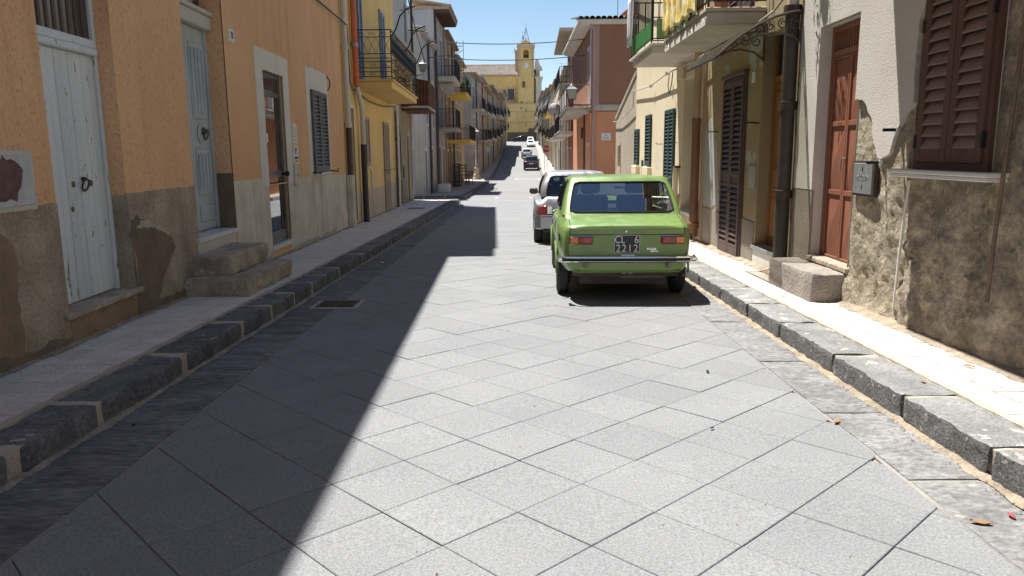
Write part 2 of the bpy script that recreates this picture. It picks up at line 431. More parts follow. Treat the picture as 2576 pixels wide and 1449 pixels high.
simple('lamp_glass', (.27, .26, .225), .25, spec=.5)
simple('lamp_cap', (.12, .125, .13), .5, var=.15, vscale=12)
plaster('old_tile', (.17, .15, .125), (.105, .095, .08), big=4, bump=.5, streak=.2, rnd=.3, fine=.3, fscale=25)
plaster('basalt_face_shade', (.17, .168, .165), (.115, .114, .113), big=6, bump=1.0, bscale=70, streak=0, fine=.5, fscale=60, rough=.85, patch=(.36, .34, .30), patch_at=.60, patch_scale=22, bdist=.025)  # kerb fronts: self-shadow of the rough face painted in; dust stays on top
simple('satellite', (.45, .46, .47), .5)
simple('ac_white', (.52, .50, .44), .5)
simple('leaf_green', (.05, .10, .025), .6, var=.3)
simple('leaf_dry', (.26, .15, .07), .7, var=.3, vscale=40)
simple('leaf_red', (.32, .05, .05), .7, var=.3, vscale=40)
simple('terracotta', (.38, .16, .08), .7, var=.15)
simple('chair_wood', (.10, .04, .025), .5, var=.2, vscale=20)
simple('crate_dark', (.05, .055, .065), .6, var=.1)
simple('bell', (.10, .085, .05), .4, metal=.7)
# cars
simple('tyre', (.028, .028, .029), .85, var=.2, vscale=20, bump=.2, bscale=120)
simple('rim', (.42, .42, .42), .35, metal=.8, var=.1)
simple('rim_dark', (.08, .08, .085), .5, metal=.4)
simple('chrome', (.72, .72, .72), .12, metal=1.0)
simple('rubber', (.016, .016, .018), .75, spec=.2)
simple('plastic_black', (.03, .03, .032), .5)
simple('seat', (.045, .045, .05), .85, var=.15)
simple('seat_grey', (.30, .30, .29), .85, var=.1)
simple('underbody', (.065, .055, .045), .8, var=.3, vscale=10)
simple('dirty_metal', (.20, .185, .16), .6, metal=.3, var=.25, vscale=12)
simple('lens_red', (.34, .012, .014), .18, spec=.6, coat=.5)
simple('lens_dark_red', (.22, .008, .012), .18, spec=.6, coat=.5)
simple('lens_amber', (.62, .16, .012), .18, spec=.6, coat=.5)
simple('lens_clear', (.70, .72, .74), .12, spec=.6)
simple('plate_black', (.018, .018, .022), .4)
simple('plate_white', (.75, .75, .73), .45)
def paint(name, col, metal=.35, rough=.34):
    m = simple(name, col, rough, metal, .5, .55, var=.05, vscale=1.5)
    nt = m.node_tree; N, Lk = nt.nodes.new, nt.links.new; b = nt.nodes['Principled BSDF']
    g = N('ShaderNodeNewGeometry'); t = N('ShaderNodeTexNoise'); t.inputs['Scale'].default_value = 9; t.inputs['Detail'].default_value = 6
    Lk(g.outputs['Position'], t.inputs['Vector'])
    r_ = N('ShaderNodeMapRange'); r_.inputs[1].default_value = .35; r_.inputs[2].default_value = .7; r_.inputs[3].default_value = rough-.06; r_.inputs[4].default_value = rough+.14
    Lk(t.outputs['Fac'], r_.inputs[0]); Lk(r_.outputs[0], b.inputs['Roughness'])
    b.inputs['Coat Roughness'].default_value = .12
paint('paint_green', (.170, .265, .070), .12, .36)
paint('paint_silver', (.46, .46, .47), .65)
paint('paint_dark', (.035, .037, .042), .4)
paint('paint_white', (.74, .75, .76), 0.0)
paint('paint_black', (.010, .011, .018), .2)
glass('car_glass', (.60, .66, .66), .20)
glass('canopy_glass', (.78, .78, .74), .02)
glass('car_glass_dark', (.16, .18, .19), .08)
glass('car_glass_green', (.52, .70, .62), .03)
glass('door_glass', (.30, .32, .33), .22)

# a folded cloth with painted flowers: yellow and white
def cloth_mat():
    m, nt, b = _nt('cloth_yellow'); N, Lk = nt.nodes.new, nt.links.new
    g = N('ShaderNodeNewGeometry'); b.inputs['Roughness'].default_value = .9
    def nz(s):
        t = N('ShaderNodeTexNoise'); t.inputs['Scale'].default_value = s; t.inputs['Detail'].default_value = 3; Lk(g.outputs['Position'], t.inputs['Vector']); return t.outputs['Fac']
    cr = N('ShaderNodeValToRGB'); cr.color_ramp.elements[0].position = .40; cr.color_ramp.elements[0].color = (.80, .74, .50, 1)
    cr.color_ramp.elements[1].position = .56; cr.color_ramp.elements[1].color = (.78, .60, .10, 1)
    e = cr.color_ramp.elements.new(.66); e.color = (.75, .33, .05, 1)
    Lk(nz(11), cr.inputs[0]); Lk(cr.outputs[0], b.inputs['Base Color'])
cloth_mat()

# ================================================================== the ground
def gm(x, y, z): return Vector((x, y, zr(y)+z))
def pm(x, y, z): return Vector((x, y, zr(y)+PAV+z))
def yrange(a, b, step):
    n = max(1, int(round((b-a)/step))); return [a+(b-a)*i/n for i in range(n+1)]
def strip(name, mat, y0, y1, xl, xr, z, step=1.0, parent=None, kind='structure', skirt=0.0):
    """sheet that follows the street profile between two edge lines"""
    mb = MB(gm); ys = yrange(y0, y1, step)
    rows = [[(xl(y), y, z), (xr(y), y, z)] for y in ys]
    if skirt: rows = [[(xl(y), y, z-skirt), (xl(y), y, z), (xr(y), y, z), (xr(y), y, z-skirt)] for y in ys]
    mb.grid(rows, smooth=False)
    if skirt:
        for y in (y0, y1): mb.face([(xl(y), y, z-skirt), (xl(y), y, z), (xr(y), y, z), (xr(y), y, z-skirt)])
    o = mb.build(name, mat, parent, recalc=False)
    for p in o.data.polygons:
        if p.normal.z < -0.5: p.flip()
    if parent is None: o['kind'] = kind
    return o
K = lambda c: (lambda y: c)
lk = lambda y: interp(LK, y)
rk = lambda y: interp(RK, y)

mb = MB()
xs = [-600, -200, -60, -20, 0, 20, 60, 200, 600]
mb.grid([[(x, y, zr(y)-.10) for x in xs] for y in [-600, -200, -60]+yrange(-40, 200, 5)+[260, 400, 700, 1200, 2000]], smooth=True)
struct(mb.build('ground', 'earth', recalc=False))

GLX, GRX = -1.94, 1.80                       # inner edges of the two gutters
road = strip('road', 'joint', -6, 31.2, K(GLX), K(GRX), -.013, 1.0)
strip('road_far', 'asphalt', 31.2, 200, lk, rk, 0.0, 2.0)
far_l = strip('road_far_gutter', 'asphalt', 28.5, 31.2, lk, K(GLX), 0.0, 1.0)
strip('road_far_gutter_right', 'asphalt', 24.9, 31.2, K(GRX), rk, 0.0, 1.0)
strip('side_street_left', 'asphalt', 31.35, 35.0, K(-45), lk, -.004, 1.0)
strip('side_street_left_far', 'asphalt', 64.2, 70.0, K(-45), lk, -.004, 1.0)
strip('side_street_right', 'asphalt', 24.9, 35.0, rk, K(45), -.004, 1.0)
strip('road_behind', 'asphalt', -40, -6, K(-2.38), K(2.17), 0.0, 4.0)
strip('church_square', 'asphalt', 175.2, 200, rk, K(60), -.004, 4.0)
strip('church_square_left', 'asphalt', 166, 200, K(-60), lk, -.004, 4.0)

# ---- road slabs, laid diagonally
def clip_x(poly, xlim, keep_less):
    out = []
    for i in range(len(poly)):
        a, b = poly[i], poly[(i+1) % len(poly)]
        ia = (a[0] <= xlim) == keep_less; ib = (b[0] <= xlim) == keep_less
        if ia: out.append(a)
        if ia != ib:
            t = (xlim-a[0])/(b[0]-a[0]); out.append((xlim, a[1]+t*(b[1]-a[1])))
    return out
def clip_y(poly, ylim, keep_less):
    return [(y, x) for x, y in clip_x([(q, p) for p, q in poly], ylim, keep_less)][::-1]
def area(p):
    return .5*sum(p[i][0]*p[(i+1) % len(p)][1]-p[(i+1) % len(p)][0]*p[i][1] for i in range(len(p)))
def slab_shape(mb, poly, top=0.0, ch=.0028, th=.02):
    """a flat stone with a worn edge; poly counter-clockwise"""
    n = len(poly); cx = sum(p[0] for p in poly)/n; cy = sum(p[1] for p in poly)/n
    def ins(p, d):
        v = Vector((p[0]-cx, p[1]-cy)); L = v.length
        return (cx+v.x*(1-d*1.4/max(L, .02)), cy+v.y*(1-d*1.4/max(L, .02)))
    pts = [(*ins(p, ch), top) for p in poly]+[(*p, top-ch) for p in poly]+[(*p, top-th) for p in poly]
    idx = [list(range(n))]
    for k in (0, 1):
        for i in range(n):
            j = (i+1) % n; idx.append([k*n+i, (k+1)*n+i, (k+1)*n+j, k*n+j])
    mb.faces(pts, idx)
ang = R(44.2); PT = .41
uu = Vector((math.cos(ang), math.sin(ang))); vv = Vector((math.sin(ang), -math.cos(ang)))
O2 = Vector((.285, 3.304)); hs = PT/2-.0021
sq = [(uu*a+vv*b) for a, b in ((-hs, -hs), (-hs, hs), (hs, hs), (hs, -hs))]
if area([tuple(p) for p in sq]) < 0: sq = sq[::-1]
full_mesh = None
slabs = []
for i in range(-60, 90):
    for j in range(-60, 70):
        c = O2+uu*(i+.5)*PT+vv*(j+.5)*PT
        if c.y < -6.4 or c.y > 31.6 or c.x < GLX-.4 or c.x > GRX+.4: continue
        poly = [tuple(c+p) for p in sq]
        inside = all(GLX+.004 <= p[0] <= GRX-.004 and -6 < p[1] < 31.2 for p in poly)
        if not inside:
            poly = clip_x(clip_x(poly, GRX-.004, True), GLX+.004, False)
            if len(poly) > 2: poly = clip_y(clip_y(poly, 31.19, True), -5.99, False)
            if len(poly) < 3: continue
            if area(poly) < 0: poly = poly[::-1]
            if area(poly) < .003: continue
        slabs.append((c, poly, inside))
slabs.sort(key=lambda s: s[0].y if s[0].y > 2.15 else 1000-s[0].y)
rest = MB(gm)
for k, (c, poly, inside) in enumerate(slabs):
    rnd = random.Random(k*13+5)
    if k < 300:
        if inside:
            if full_mesh is None:
                mb = MB(); slab_shape(mb, [tuple(p) for p in sq])
                ob = mb.build('slab', 'slab', recalc=False); full_mesh = ob.data; ob.parent = road
            else:
                ob = bpy.data.objects.new('slab', full_mesh); COL.objects.link(ob); ob.parent = road
            ob.location = (c.x, c.y, zr(c.y)+rnd.uniform(-.0025, .0012))
        else:
            mb = MB(); slab_shape(mb, [(p[0]-c.x, p[1]-c.y) for p in poly])
            ob = mb.build('slab', 'slab', recalc=False); ob.parent = road
            ob.location = (c.x, c.y, zr(c.y)+rnd.uniform(-.0025, .0012))
        ob.rotation_euler = (math.atan(-.0193)+rnd.uniform(-.002, .002), rnd.uniform(-.003, .003), rnd.uniform(-.004, .004))
    else:
        slab_shape(rest, poly, rnd.uniform(-.0025, .001))
ob = rest.build('slab_paving', 'slab', recalc=False); ob.parent = road; ob['kind'] = 'stuff'

# ---- worked stones: kerbs, gutters, steps
def rough_block(x0, x1, y0, y1, z0, z1, amp=.006, bev=.015, cuts=(2, 6, 2), seed=0, freq=5.0, warp=0.0):
    """returns points and faces of a hewn block"""
    rnd = random.Random(seed)
    bm = bmesh.new()
    bmesh.ops.create_cube(bm, size=1.0)
    for v in bm.verts:
        v.co = Vector(((x0+x1)/2+v.co.x*(x1-x0), (y0+y1)/2+v.co.y*(y1-y0), (z0+z1)/2+v.co.z*(z1-z0)))
    if warp:
        for v in bm.verts: v.co += Vector((rnd.uniform(-warp, warp), rnd.uniform(-warp, warp), rnd.uniform(-warp, warp)))
    bmesh.ops.bevel(bm, geom=bm.edges[:], offset=bev, segments=2, affect='EDGES', profile=.6)
    for ax, n in enumerate(cuts):
        lo, hi = ((x0, x1), (y0, y1), (z0, z1))[ax]
        for k in range(1, n+1):
            p = lo+(hi-lo)*k/(n+1); co = [0, 0, 0]; no = [0, 0, 0]; co[ax] = p; no[ax] = 1
            bmesh.ops.bisect_plane(bm, geom=bm.verts[:]+bm.edges[:]+bm.faces[:], plane_co=co, plane_no=no)
    sh = Vector((seed*3.17 % 50, seed*7.3 % 50, seed*1.9 % 50))
    for v in bm.verts:
        d = noise.noise_vector(v.co*freq+sh)*amp+noise.noise_vector(v.co*freq*3.1+sh)*amp*.55
        v.co += d
    bm.verts.index_update()
    pts = [tuple(v.co) for v in bm.verts]; fs = [[v.index for v in f.verts] for f in bm.faces]
    bm.free(); return pts, fs
def stone(name, mat, parent, m, *a, **k):
    mb = MB(m); p, f = rough_block(*a, **k); mb.faces(p, f, True)
    return mb.build(name, mat, parent)

def stone_row(struct_name, stone_name, mat, m, xa, xb, ys, z0, z1, bed_mat, amp, bev, gap, seed, bed_in=.018, cuts=(2, 6, 2), face_mat=None, freq=5.0):
    lo, hi = min(xa, xb), max(xa, xb)
    mb = MB(m); yy = yrange(ys[0], ys[-1], 1.0)
    f0, f1 = (lo-.02, hi-bed_in) if xa > xb else (lo+bed_in, hi+.02)
    zt_ = z1-min(bed_in, .022)*.55
    rows = [[(f0, y, z0), (f0, y, zt_), (f1, y, zt_), (f1, y, z0)] for y in yy]
    mb.grid(rows, smooth=False)
    mb.face(rows[0][0:4]); mb.face(rows[-1][0:4])
    par = struct(mb.build(struct_name, bed_mat))
    rnd = random.Random(seed)
    for i, (a, b) in enumerate(zip(ys, ys[1:])):
        w = rnd.uniform(-.012, .012)
        stone(stone_name, mat, par, m, lo+(w if xa > xb else 0), hi+(w if xa < xb else 0), a+gap*rnd.uniform(.35, .8), b-gap*rnd.uniform(.35, .8), z0, z1+rnd.uniform(-.003, .003),
              amp=amp, bev=bev, seed=seed*31+i, cuts=cuts, freq=freq)
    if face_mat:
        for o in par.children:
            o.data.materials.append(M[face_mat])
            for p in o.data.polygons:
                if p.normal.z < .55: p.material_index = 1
    return par
def joints(start, end, lo, hi, seed, fixed=()):
    rnd = random.Random(seed); out = list(fixed) or [start]
    while out[-1] < end-hi: out.append(out[-1]+rnd.uniform(lo, hi))
    out.append(end); y = out[0]
    while y > start+.01:
        y = max(start, y-rnd.uniform(lo, hi)); out.insert(0, y)
    return out
# gutters of long dark stones
stone_row('gutter_left', 'gutter_stone', 'gutter_stone', gm, -2.38, GLX, joints(-5, 28.5, .95, 1.5, 3), -.06, .004, 'joint', .0035, .006, .012, 3, bed_in=.01, cuts=(4, 8, 0))
stone_row('gutter_right', 'gutter_stone', 'gutter_dusty', gm, 2.17, GRX, joints(-5, 24.9, .95, 1.5, 5), -.06, .004, 'joint', .0035, .006, .012, 5, bed_in=.01, cuts=(4, 8, 0))
# kerbs
stone_row('kerb_left', 'kerb_stone', 'basalt', gm, -2.38, -2.665, joints(-5, 31.0, .55, .85, 11, fixed=(4.11, 5.24, 6.40, 7.19, 7.95, 8.65, 9.3)), -.08, PAV+.004, 'mortar', .010, .024, .072, 11, cuts=(3, 18, 4), freq=8.0, bed_in=.014)
stone_row('kerb_right', 'kerb_stone', 'basalt_dusty', gm, 2.17, 2.50, joints(-5, 24.6, .8, 1.2, 17), -.08, PAV+.004, 'mortar', .015, .026, .030, 17, cuts=(3, 22, 4), face_mat='basalt_face_shade', freq=9.0, bed_in=.022)

# ---- tiled pavements
def tiled(name, xa, sgn, wall, y0, y1, size, seed, limit_y):
    """tile columns from the kerb edge xa towards the wall"""
    edge = lambda y: wall(y)-sgn*.0
    if sgn > 0: par = strip(name, 'tile_grout', y0, y1, K(xa-.004), lambda y: wall(y)+.05, PAV-.008, 1.0)
    else: par = strip(name, 'tile_grout', y0, y1, lambda y: wall(y)-.05, K(xa+.004), PAV-.008, 1.0)
    rnd = random.Random(seed); rest = MB(pm); proto = None; count = 0
    n = int((y1-y0)/size)
    cells = []
    for r_ in range(n):
        ya, yb = y0+r_*size, y0+(r_+1)*size
        for c in range(12):
            x0, x1 = xa+sgn*c*size, xa+sgn*(c+1)*size
            lim = wall((ya+yb)/2)+.012*sgn*-1
            if sgn > 0:
                if x0 > lim-.04: break
                x1 = min(x1, lim)
            else:
                if x0 < lim+.04: break
                x1 = max(x1, lim)
            cells.append((min(x0, x1), max(x0, x1), ya, yb))
    cells.sort(key=lambda c: c[2] if c[3] > 3.3 else 1000-c[2])
    for x0, x1, ya, yb in cells:
        g = .0048; fullw = abs((x1-x0)-size) < 1e-6
        dz = rnd.uniform(-.0022, .0012)
        if count < 300 and yb > 3.3:
            count += 1; cx, cy = (x0+x1)/2, (ya+yb)/2
            if fullw and proto is not None:
                ob = bpy.data.objects.new('tile', proto); COL.objects.link(ob)
            else:
                w = (x1-x0)/2-g; h = size/2-g
                mb = MB(); slab_shape(mb, [(-w, -h), (w, -h), (w, h), (-w, h)], 0, .002, .012)
                ob = mb.build('tile', 'tile', recalc=False)
                if fullw: proto = ob.data
            ob.parent = par; ob.location = (cx, cy, zr(cy)+PAV+dz)
            ob.rotation_euler = (math.atan(-.0193)+rnd.uniform(-.004, .004), rnd.uniform(-.005, .005), rnd.uniform(-.004, .004))
        else:
            slab_shape(rest, [(x0+g, ya+g), (x1-g, ya+g), (x1-g, yb-g), (x0+g, yb-g)], dz, .002, .012)
    ob = rest.build('tile_paving', 'tile', recalc=False); ob.parent = par; ob['kind'] = 'stuff'
    return par
pav_l = tiled('pavement_left', -2.70, -1, lx, -5, 30.8, .212, 3, 12)
pav_r = tiled('pavement_right', 2.535, 1, rx, -5, 24.6, .205, 4, 12)
# mortar fillets between kerb and tiles, dirt along the wall feet and in the gutters
def fringe(name, mat, parent, m, ys, base, wlo, whi, sgn, z, seed, step=.07, hgt=.0):
    rnd = random.Random(seed); mb = MB(m); rows = []
    for y in yrange(ys[0], ys[1], step):
        w = wlo+(whi-wlo)*(.5+.5*noise.noise(Vector((y*2.3, seed, 0))))*(.6+.4*noise.noise(Vector((y*9, seed, 3)))+.3)
        x = base(y)+.016*noise.noise(Vector((y*6, seed, 9)))+.010*noise.noise(Vector((y*17, seed, 4))); rows.append([(x, y, z-.035), (x, y, z+hgt), (x+sgn*w*.45, y, z+hgt*.45), (x+sgn*w, y, z-.004)])
    mb.grid(rows, smooth=True)
    o = mb.build(name, mat, parent, recalc=False)
    for p in o.data.polygons:
        if p.normal.z < 0: p.flip()
    return o
fringe('mortar_fillet', 'mortar', pav_l, pm, (-4, 30.5), K(-2.648), .05, .09, -1, .006, 1, hgt=.006)
fringe('mortar_fillet', 'mortar', pav_r, pm, (-4, 24.4), K(2.483), .05, .09, 1, .006, 2, hgt=.006)
fringe('wall_dirt', 'dirt', pav_l, pm, (-4, 30.5), lambda y: lx(y)-.01, .03, .11, 1, .006, 3, hgt=.02)
fringe('wall_dirt', 'dirt', pav_r, pm, (-4, 24.4), lambda y: rx(y)+.01, .06, .24, -1, .006, 4, hgt=.035)
fringe('gutter_dirt', 'dirt', bpy.data.objects['gutter_left'], gm, (-4, 28), lambda y: -2.39, .02, .07, 1, .010, 5, hgt=.012)
fringe('gutter_dirt', 'dirt', bpy.data.objects['gutter_right'], gm, (-4, 24), lambda y: 2.18, .02, .10, -1, .010, 6, hgt=.012)

# ---- pavements of the blocks beyond
def far_pavement(name, y0, y1, edge, wall, sgn, mat='concrete_walk', kmat='basalt'):
    if sgn < 0: strip(name, mat, y0, y1, lambda y: wall(y)-.3, lambda y: edge(y)-.28, PAV, 2.0, skirt=.4)
    else: strip(name, mat, y0, y1, lambda y: edge(y)+.28, lambda y: wall(y)+.3, PAV, 2.0, skirt=.4)
    par = strip(name+'_kerb', 'mortar', y0-.02, y1, (lambda y: edge(y)-.279) if sgn < 0 else (lambda y: edge(y)+.012), (lambda y: edge(y)-.012) if sgn < 0 else (lambda y: edge(y)+.279), PAV-.012, 2.0, skirt=.4)
    y = y0-.02; i = 0; rnd = random.Random(int(y0)); joined = MB(gm)
    while y < y1-.3:
        L = min(rnd.uniform(.85, 1.25), y1-y); e = edge(y+L/2)
        a = (e-.279, e) if sgn < 0 else (e, e+.279)
        if y < 60: stone('kerb_stone', kmat, par, gm, a[0], a[1], y+.02, y+L-.02, -.1, PAV+.004, amp=.008, bev=.02, seed=900+i, cuts=(1, 3, 1))
        else: joined.box(a[0], a[1], y+.02, y+L-.02, -.1, PAV+.004)
        y += L; i += 1
    if joined.v:
        o = joined.build('kerb_stone_row', kmat, par); o['kind'] = 'stuff'
far_pavement('pavement_left_second_block', 35.3, 64.0, lk, lx, -1)
far_pavement('pavement_left_third_block', 70.3, 166, lk, lx, -1)
far_pavement('pavement_right_second_block', 35.3, 175, rk, rx, 1, kmat='basalt_dusty')
# return kerbs along the left side street
for nm, ya, yb in (('kerb_return', 31.0, 31.28), ('kerb_return', 35.02, 35.28)):
    mb = MB(gm).box(-9, -2.40, ya+.012, yb-.004, -.1, PAV-.01); par = struct(mb.build(nm, 'mortar'))
    x = -2.38; i = 0
    while x > -8.8:
        stone('kerb_stone', 'basalt', par, gm, x-.95, x-.03, ya, yb, -.1, PAV+.004, amp=.008, bev=.02, seed=700+i+int(ya), cuts=(4, 1, 1)); x -= .97; i += 1
strip('pavement_corner', 'concrete_walk', 30.75, 31.0, K(-9), K(-2.66), PAV-.003, .25)

# ================================================================== facade tools  (n = out from the wall, s = along the street, z = up)
def wall_sheet(mb, s0, s1, z0, z1, holes, n=0.0, depth=.2, sides=True, smax=2.0):
    ss = sorted(set([s0, s1]+[h[0] for h in holes]+[h[1] for h in holes])); zs = sorted(set([z0, z1]+[h[2] for h in holes]+[h[3] for h in holes]))
    s2 = []
    for a, b in zip(ss, ss[1:]):
        k = max(1, int(math.ceil((b-a)/smax))); s2 += [a+(b-a)*i/k for i in range(k)]
    ss = s2+[ss[-1]]
    ss = [s for s in ss if s0-1e-6 <= s <= s1+1e-6]; zs = [z for z in zs if z0-1e-6 <= z <= z1+1e-6]
    for a, b in zip(ss, ss[1:]):
        for c, d in zip(zs, zs[1:]):
            sm, zm = (a+b)/2, (c+d)/2
            if any(h[0] < sm < h[1] and h[2] < zm < h[3] for h in holes): continue
            mb.face([(n, a, c), (n, b, c), (n, b, d), (n, a, d)])
    for h in holes:
        a, b, c, d = h[:4]; dp = h[4] if len(h) > 4 else depth
        a, b, c, d = max(a, s0), min(b, s1), max(c, z0), min(d, z1)
        for q in ([(n, a, c), (n, a, d), (n-dp, a, d), (n-dp, a, c)], [(n, b, c), (n, b, d), (n-dp, b, d), (n-dp, b, c)],
                  [(n, a, d), (n, b, d), (n-dp, b, d), (n-dp, a, d)], [(n, a, c), (n, b, c), (n-dp, b, c), (n-dp, a, c)],
                  [(n-dp, a, c), (n-dp, b, c), (n-dp, b, d), (n-dp, a, d)]): mb.face(q)
    if sides:
        for s in (s0, s1): mb.face([(n, s, z0), (n, s, z1), (n-.35, s, z1), (n-.35, s, z0)])
        mb.face([(n, s0, z1), (n, s1, z1), (n-.35, s1, z1), (n-.35, s0, z1)])
def facade(par, m, s0, s1, z0, z1, holes, mat, core_mat=None, back=8.0, depth=.2, roof=None, ov=.3, smax=2.0):
    mb = MB(m); wall_sheet(mb, s0, s1, z0, z1, holes, depth=depth, smax=smax)
    w = mb.build('wall', mat, par)
    B(-back, -.352, s0, s1, z0, z1-.01, m).build('rear_wall', core_mat or mat, par)
    if roof: B(-back-.1, ov, s0-.02, s1+.02, z1+.002, z1+.16, m).build('roof', roof, par)
    return w
def plate(par, name, mat, m, s0, s1, z0, z1, n0, n1, ch=0.0, bevel=0):
    mb = MB(m)
    if ch: mb.cbox(min(n0, n1), max(n0, n1), s0, s1, z0, z1, ch)
    else: mb.box(min(n0, n1), max(n0, n1), s0, s1, z0, z1)
    return mb.build(name, mat, par, bevel=bevel)
def ragged(poly, jit=.012, step=.05, seed=1):
    rnd = random.Random(seed); out = []
    for i in range(len(poly)):
        a, b = Vector(poly[i][:2]), Vector(poly[(i+1) % len(poly)][:2]); L = (b-a).length
        straight = len(poly[i]) > 2
        n = 1 if straight else max(1, int(L/step)); nr = Vector((-(b-a).y, (b-a).x)).normalized() if L > 0 else Vector((0, 0))
        for k in range(n):
            p = a.lerp(b, k/n)
            if not straight and k > 0: p = p+nr*rnd.gauss(0, jit)
            out.append((p.x, p.y))
    return out
def patch(par, name, mat, m, poly, n0=-.01, n1=.006, jit=.012, step=.05, seed=1):
    return MB(m).prism(ragged(poly, jit, step, seed), n0, n1, 0).build(name, mat, par)
def hole_frame(par, name, mat, m, outer, inner, n0, n1):
    """a flat surround: outer and inner (s0, s1, z0, z1)"""
    a, b, c, d = outer; e, f, g, h = inner; mb = MB(m)
    if e > a: mb.box(n0, n1, a, e, c, d)
    if b > f: mb.box(n0, n1, f, b, c, d)
    if d > h: mb.box(n0, n1, e, f, h, d)
    if g > c: mb.box(n0, n1, e, f, c, g)
    return mb.build(name, mat, par)
def shutters(par, m, s0, s1, z0, z1, n, frame_mat, slat_mat, leaves=2, pitch=.055, fw=.055, solid=(), tilt=.026, sd=.03, name='shutter', each=True, gap=.004, back_mat='dark_frame', bottom=.09, thick=.009):
    """louvred leaves; solid = list of (z0, z1) closed panels inside a leaf"""
    w = (s1-s0)/leaves; res = []
    for i in range(leaves):
        a, b = s0+i*w+gap, s0+(i+1)*w-gap
        mb = MB(m)
        mb.cbox(n-.02, n+.02, a, a+fw, z0, z1, .005); mb.cbox(n-.02, n+.02, b-fw, b, z0, z1, .005)
        mb.cbox(n-.019, n+.019, a+fw-.002, b-fw+.002, z0+.001, z0+bottom, .005); mb.cbox(n-.019, n+.019, a+fw-.002, b-fw+.002, z1-fw*1.2, z1-.001, .005)
        zones = []; c = z0+bottom
        for (sa, sb) in sorted(solid):
            zones.append((c, sa)); mb.cbox(n-.018, n+.018, a+fw-.002, b-fw+.002, sa, sa+.04, .004); mb.cbox(n-.018, n+.018, a+fw-.002, b-fw+.002, sb-.04, sb, .004)
            mb.box(n-.008, n+.008, a+fw-.002, b-fw+.002, sa+.03, sb-.03); c = sb
        zones.append((c, z1-fw*1.2))
        lf = mb.build('shutter_leaf' if name == 'shutter' else name, frame_mat, par)
        B(n-.034, n-.026, a+.002, b-.002, z0+.004, z1-.004, m).build('shade_backing', back_mat, lf)  # dark sheet standing in for the unlit interior behind the slats
        js = MB(m)
        for (za, zb) in zones:
            k = max(1, int((zb-za)/pitch)); p = (zb-za)/k
            for q in range(k):
                zc = za+(q+.5)*p
                poly = [(n-sd*.6, zc+tilt), (n-sd*.6, zc+tilt-thick), (n+sd*.55, zc-tilt-thick), (n+sd*.55, zc-tilt)]
                t = js if not each else MB(m)
                t.prism([(pp[0], pp[1]) for pp in poly], a+fw-.001, b-fw+.001, 1)
                if each: t.build('slat', slat_mat, lf)
        if not each: js.build('slat_set', slat_mat, lf)
        res.append(lf)
    return res
def hook(par, m, s, z, ln=.15, name='shutter_stay', mat='iron', dn=0.0):
    MB(m).tube([(dn-.01, s, z), (dn+ln, s, z), (dn+ln, s-.0, z+.03)], .009, 6).build(name, mat, par)
def scroll(mb, c, r, turns=1.4, t=.006, plane='sz', n0=0.0, flip=1, start=0.0, k=18):
    pts = []
    for i in range(k+1):
        a = start+flip*turns*2*math.pi*i/k; rr = r*(1-.72*i/k)
        x, y = rr*math.cos(a), rr*math.sin(a)
        pts.append((n0, c[0]+x, c[1]+y) if plane == 'sz' else (c[0]+x, n0, c[1]+y))
    mb.tube(pts, t, 5)
def railing(par, m, s0, s1, nd, z0, h, style, mat='iron', name='railing', d=.011):
    """balcony railing: near side, front and far side"""
    mb = MB(m); e = .04
    P = [(0.0, s0+e), (nd-e, s0+e), (nd-e, s1-e), (0.0, s1-e)]
    for (n_, s_) in P[1:3]: mb.box(n_-d, n_+d, s_-d, s_+d, z0, z0+h)
    def seg(a, b, z, t=d*.8):
        if abs(a[0]-b[0]) < 1e-6: mb.box(a[0]-t, a[0]+t, min(a[1], b[1]), max(a[1], b[1]), z-t, z+t)
        else: mb.box(min(a[0], b[0]), max(a[0], b[0]), a[1]-t, a[1]+t, z-t, z+t)
    rails = {'bars': (.08, h), 'lattice': (.06, .17, .26, .40, .48, .58, h-.16, h), 'plain': (.06, .3, .6, .85, h)}[style]
    for a, b in zip(P, P[1:]):
        for z in rails: seg(a, b, z0+z, d if z == h else d*.75)
    for ai, (a, b) in enumerate(zip(P, P[1:])):
        L = abs(b[0]-a[0])+abs(b[1]-a[1]); k = max(1, int(L/.12))
        for i in range(1, k):
            t = i/k; n_, s_ = a[0]+(b[0]-a[0])*t, a[1]+(b[1]-a[1])*t
            if style in ('bars', 'plain'): mb.box(n_-.006, n_+.006, s_-.006, s_+.006, z0+.06, z0+h)
        if style == 'lattice':
            za, zb = z0+.58, z0+h-.16; kk = max(2, int(L/.16))
            for i in range(kk):
                t0, t1 = i/kk, (i+1)/kk
                p0 = (a[0]+(b[0]-a[0])*t0, a[1]+(b[1]-a[1])*t0); p1 = (a[0]+(b[0]-a[0])*t1, a[1]+(b[1]-a[1])*t1)
                mb.tube([(p0[0], p0[1], za), ((p0[0]+p1[0])/2, (p0[1]+p1[1])/2, (za+zb)/2+.06), (p1[0], p1[1], zb)], .004, 4)
                mb.tube([(p1[0], p1[1], za), ((p0[0]+p1[0])/2, (p0[1]+p1[1])/2, (za+zb)/2-.02), (p0[0], p0[1], zb)], .004, 4)
            for f in (.2, .5, .8):
                c = (a[0]+(b[0]-a[0])*f, a[1]+(b[1]-a[1])*f)
                for zz_ in (.115, .33, h-.08):
                    for sg in (-1, 1):
                        if ai == 1: scroll(mb, (c[1]+sg*.045, z0+zz_), .04, 1.2, .004, 'sz', c[0], sg, math.pi/2)
                        else: scroll(mb, (c[0]+sg*.045, z0+zz_), .04, 1.2, .004, 'nz', c[1], sg, math.pi/2)
    return mb.build(name, mat, par)
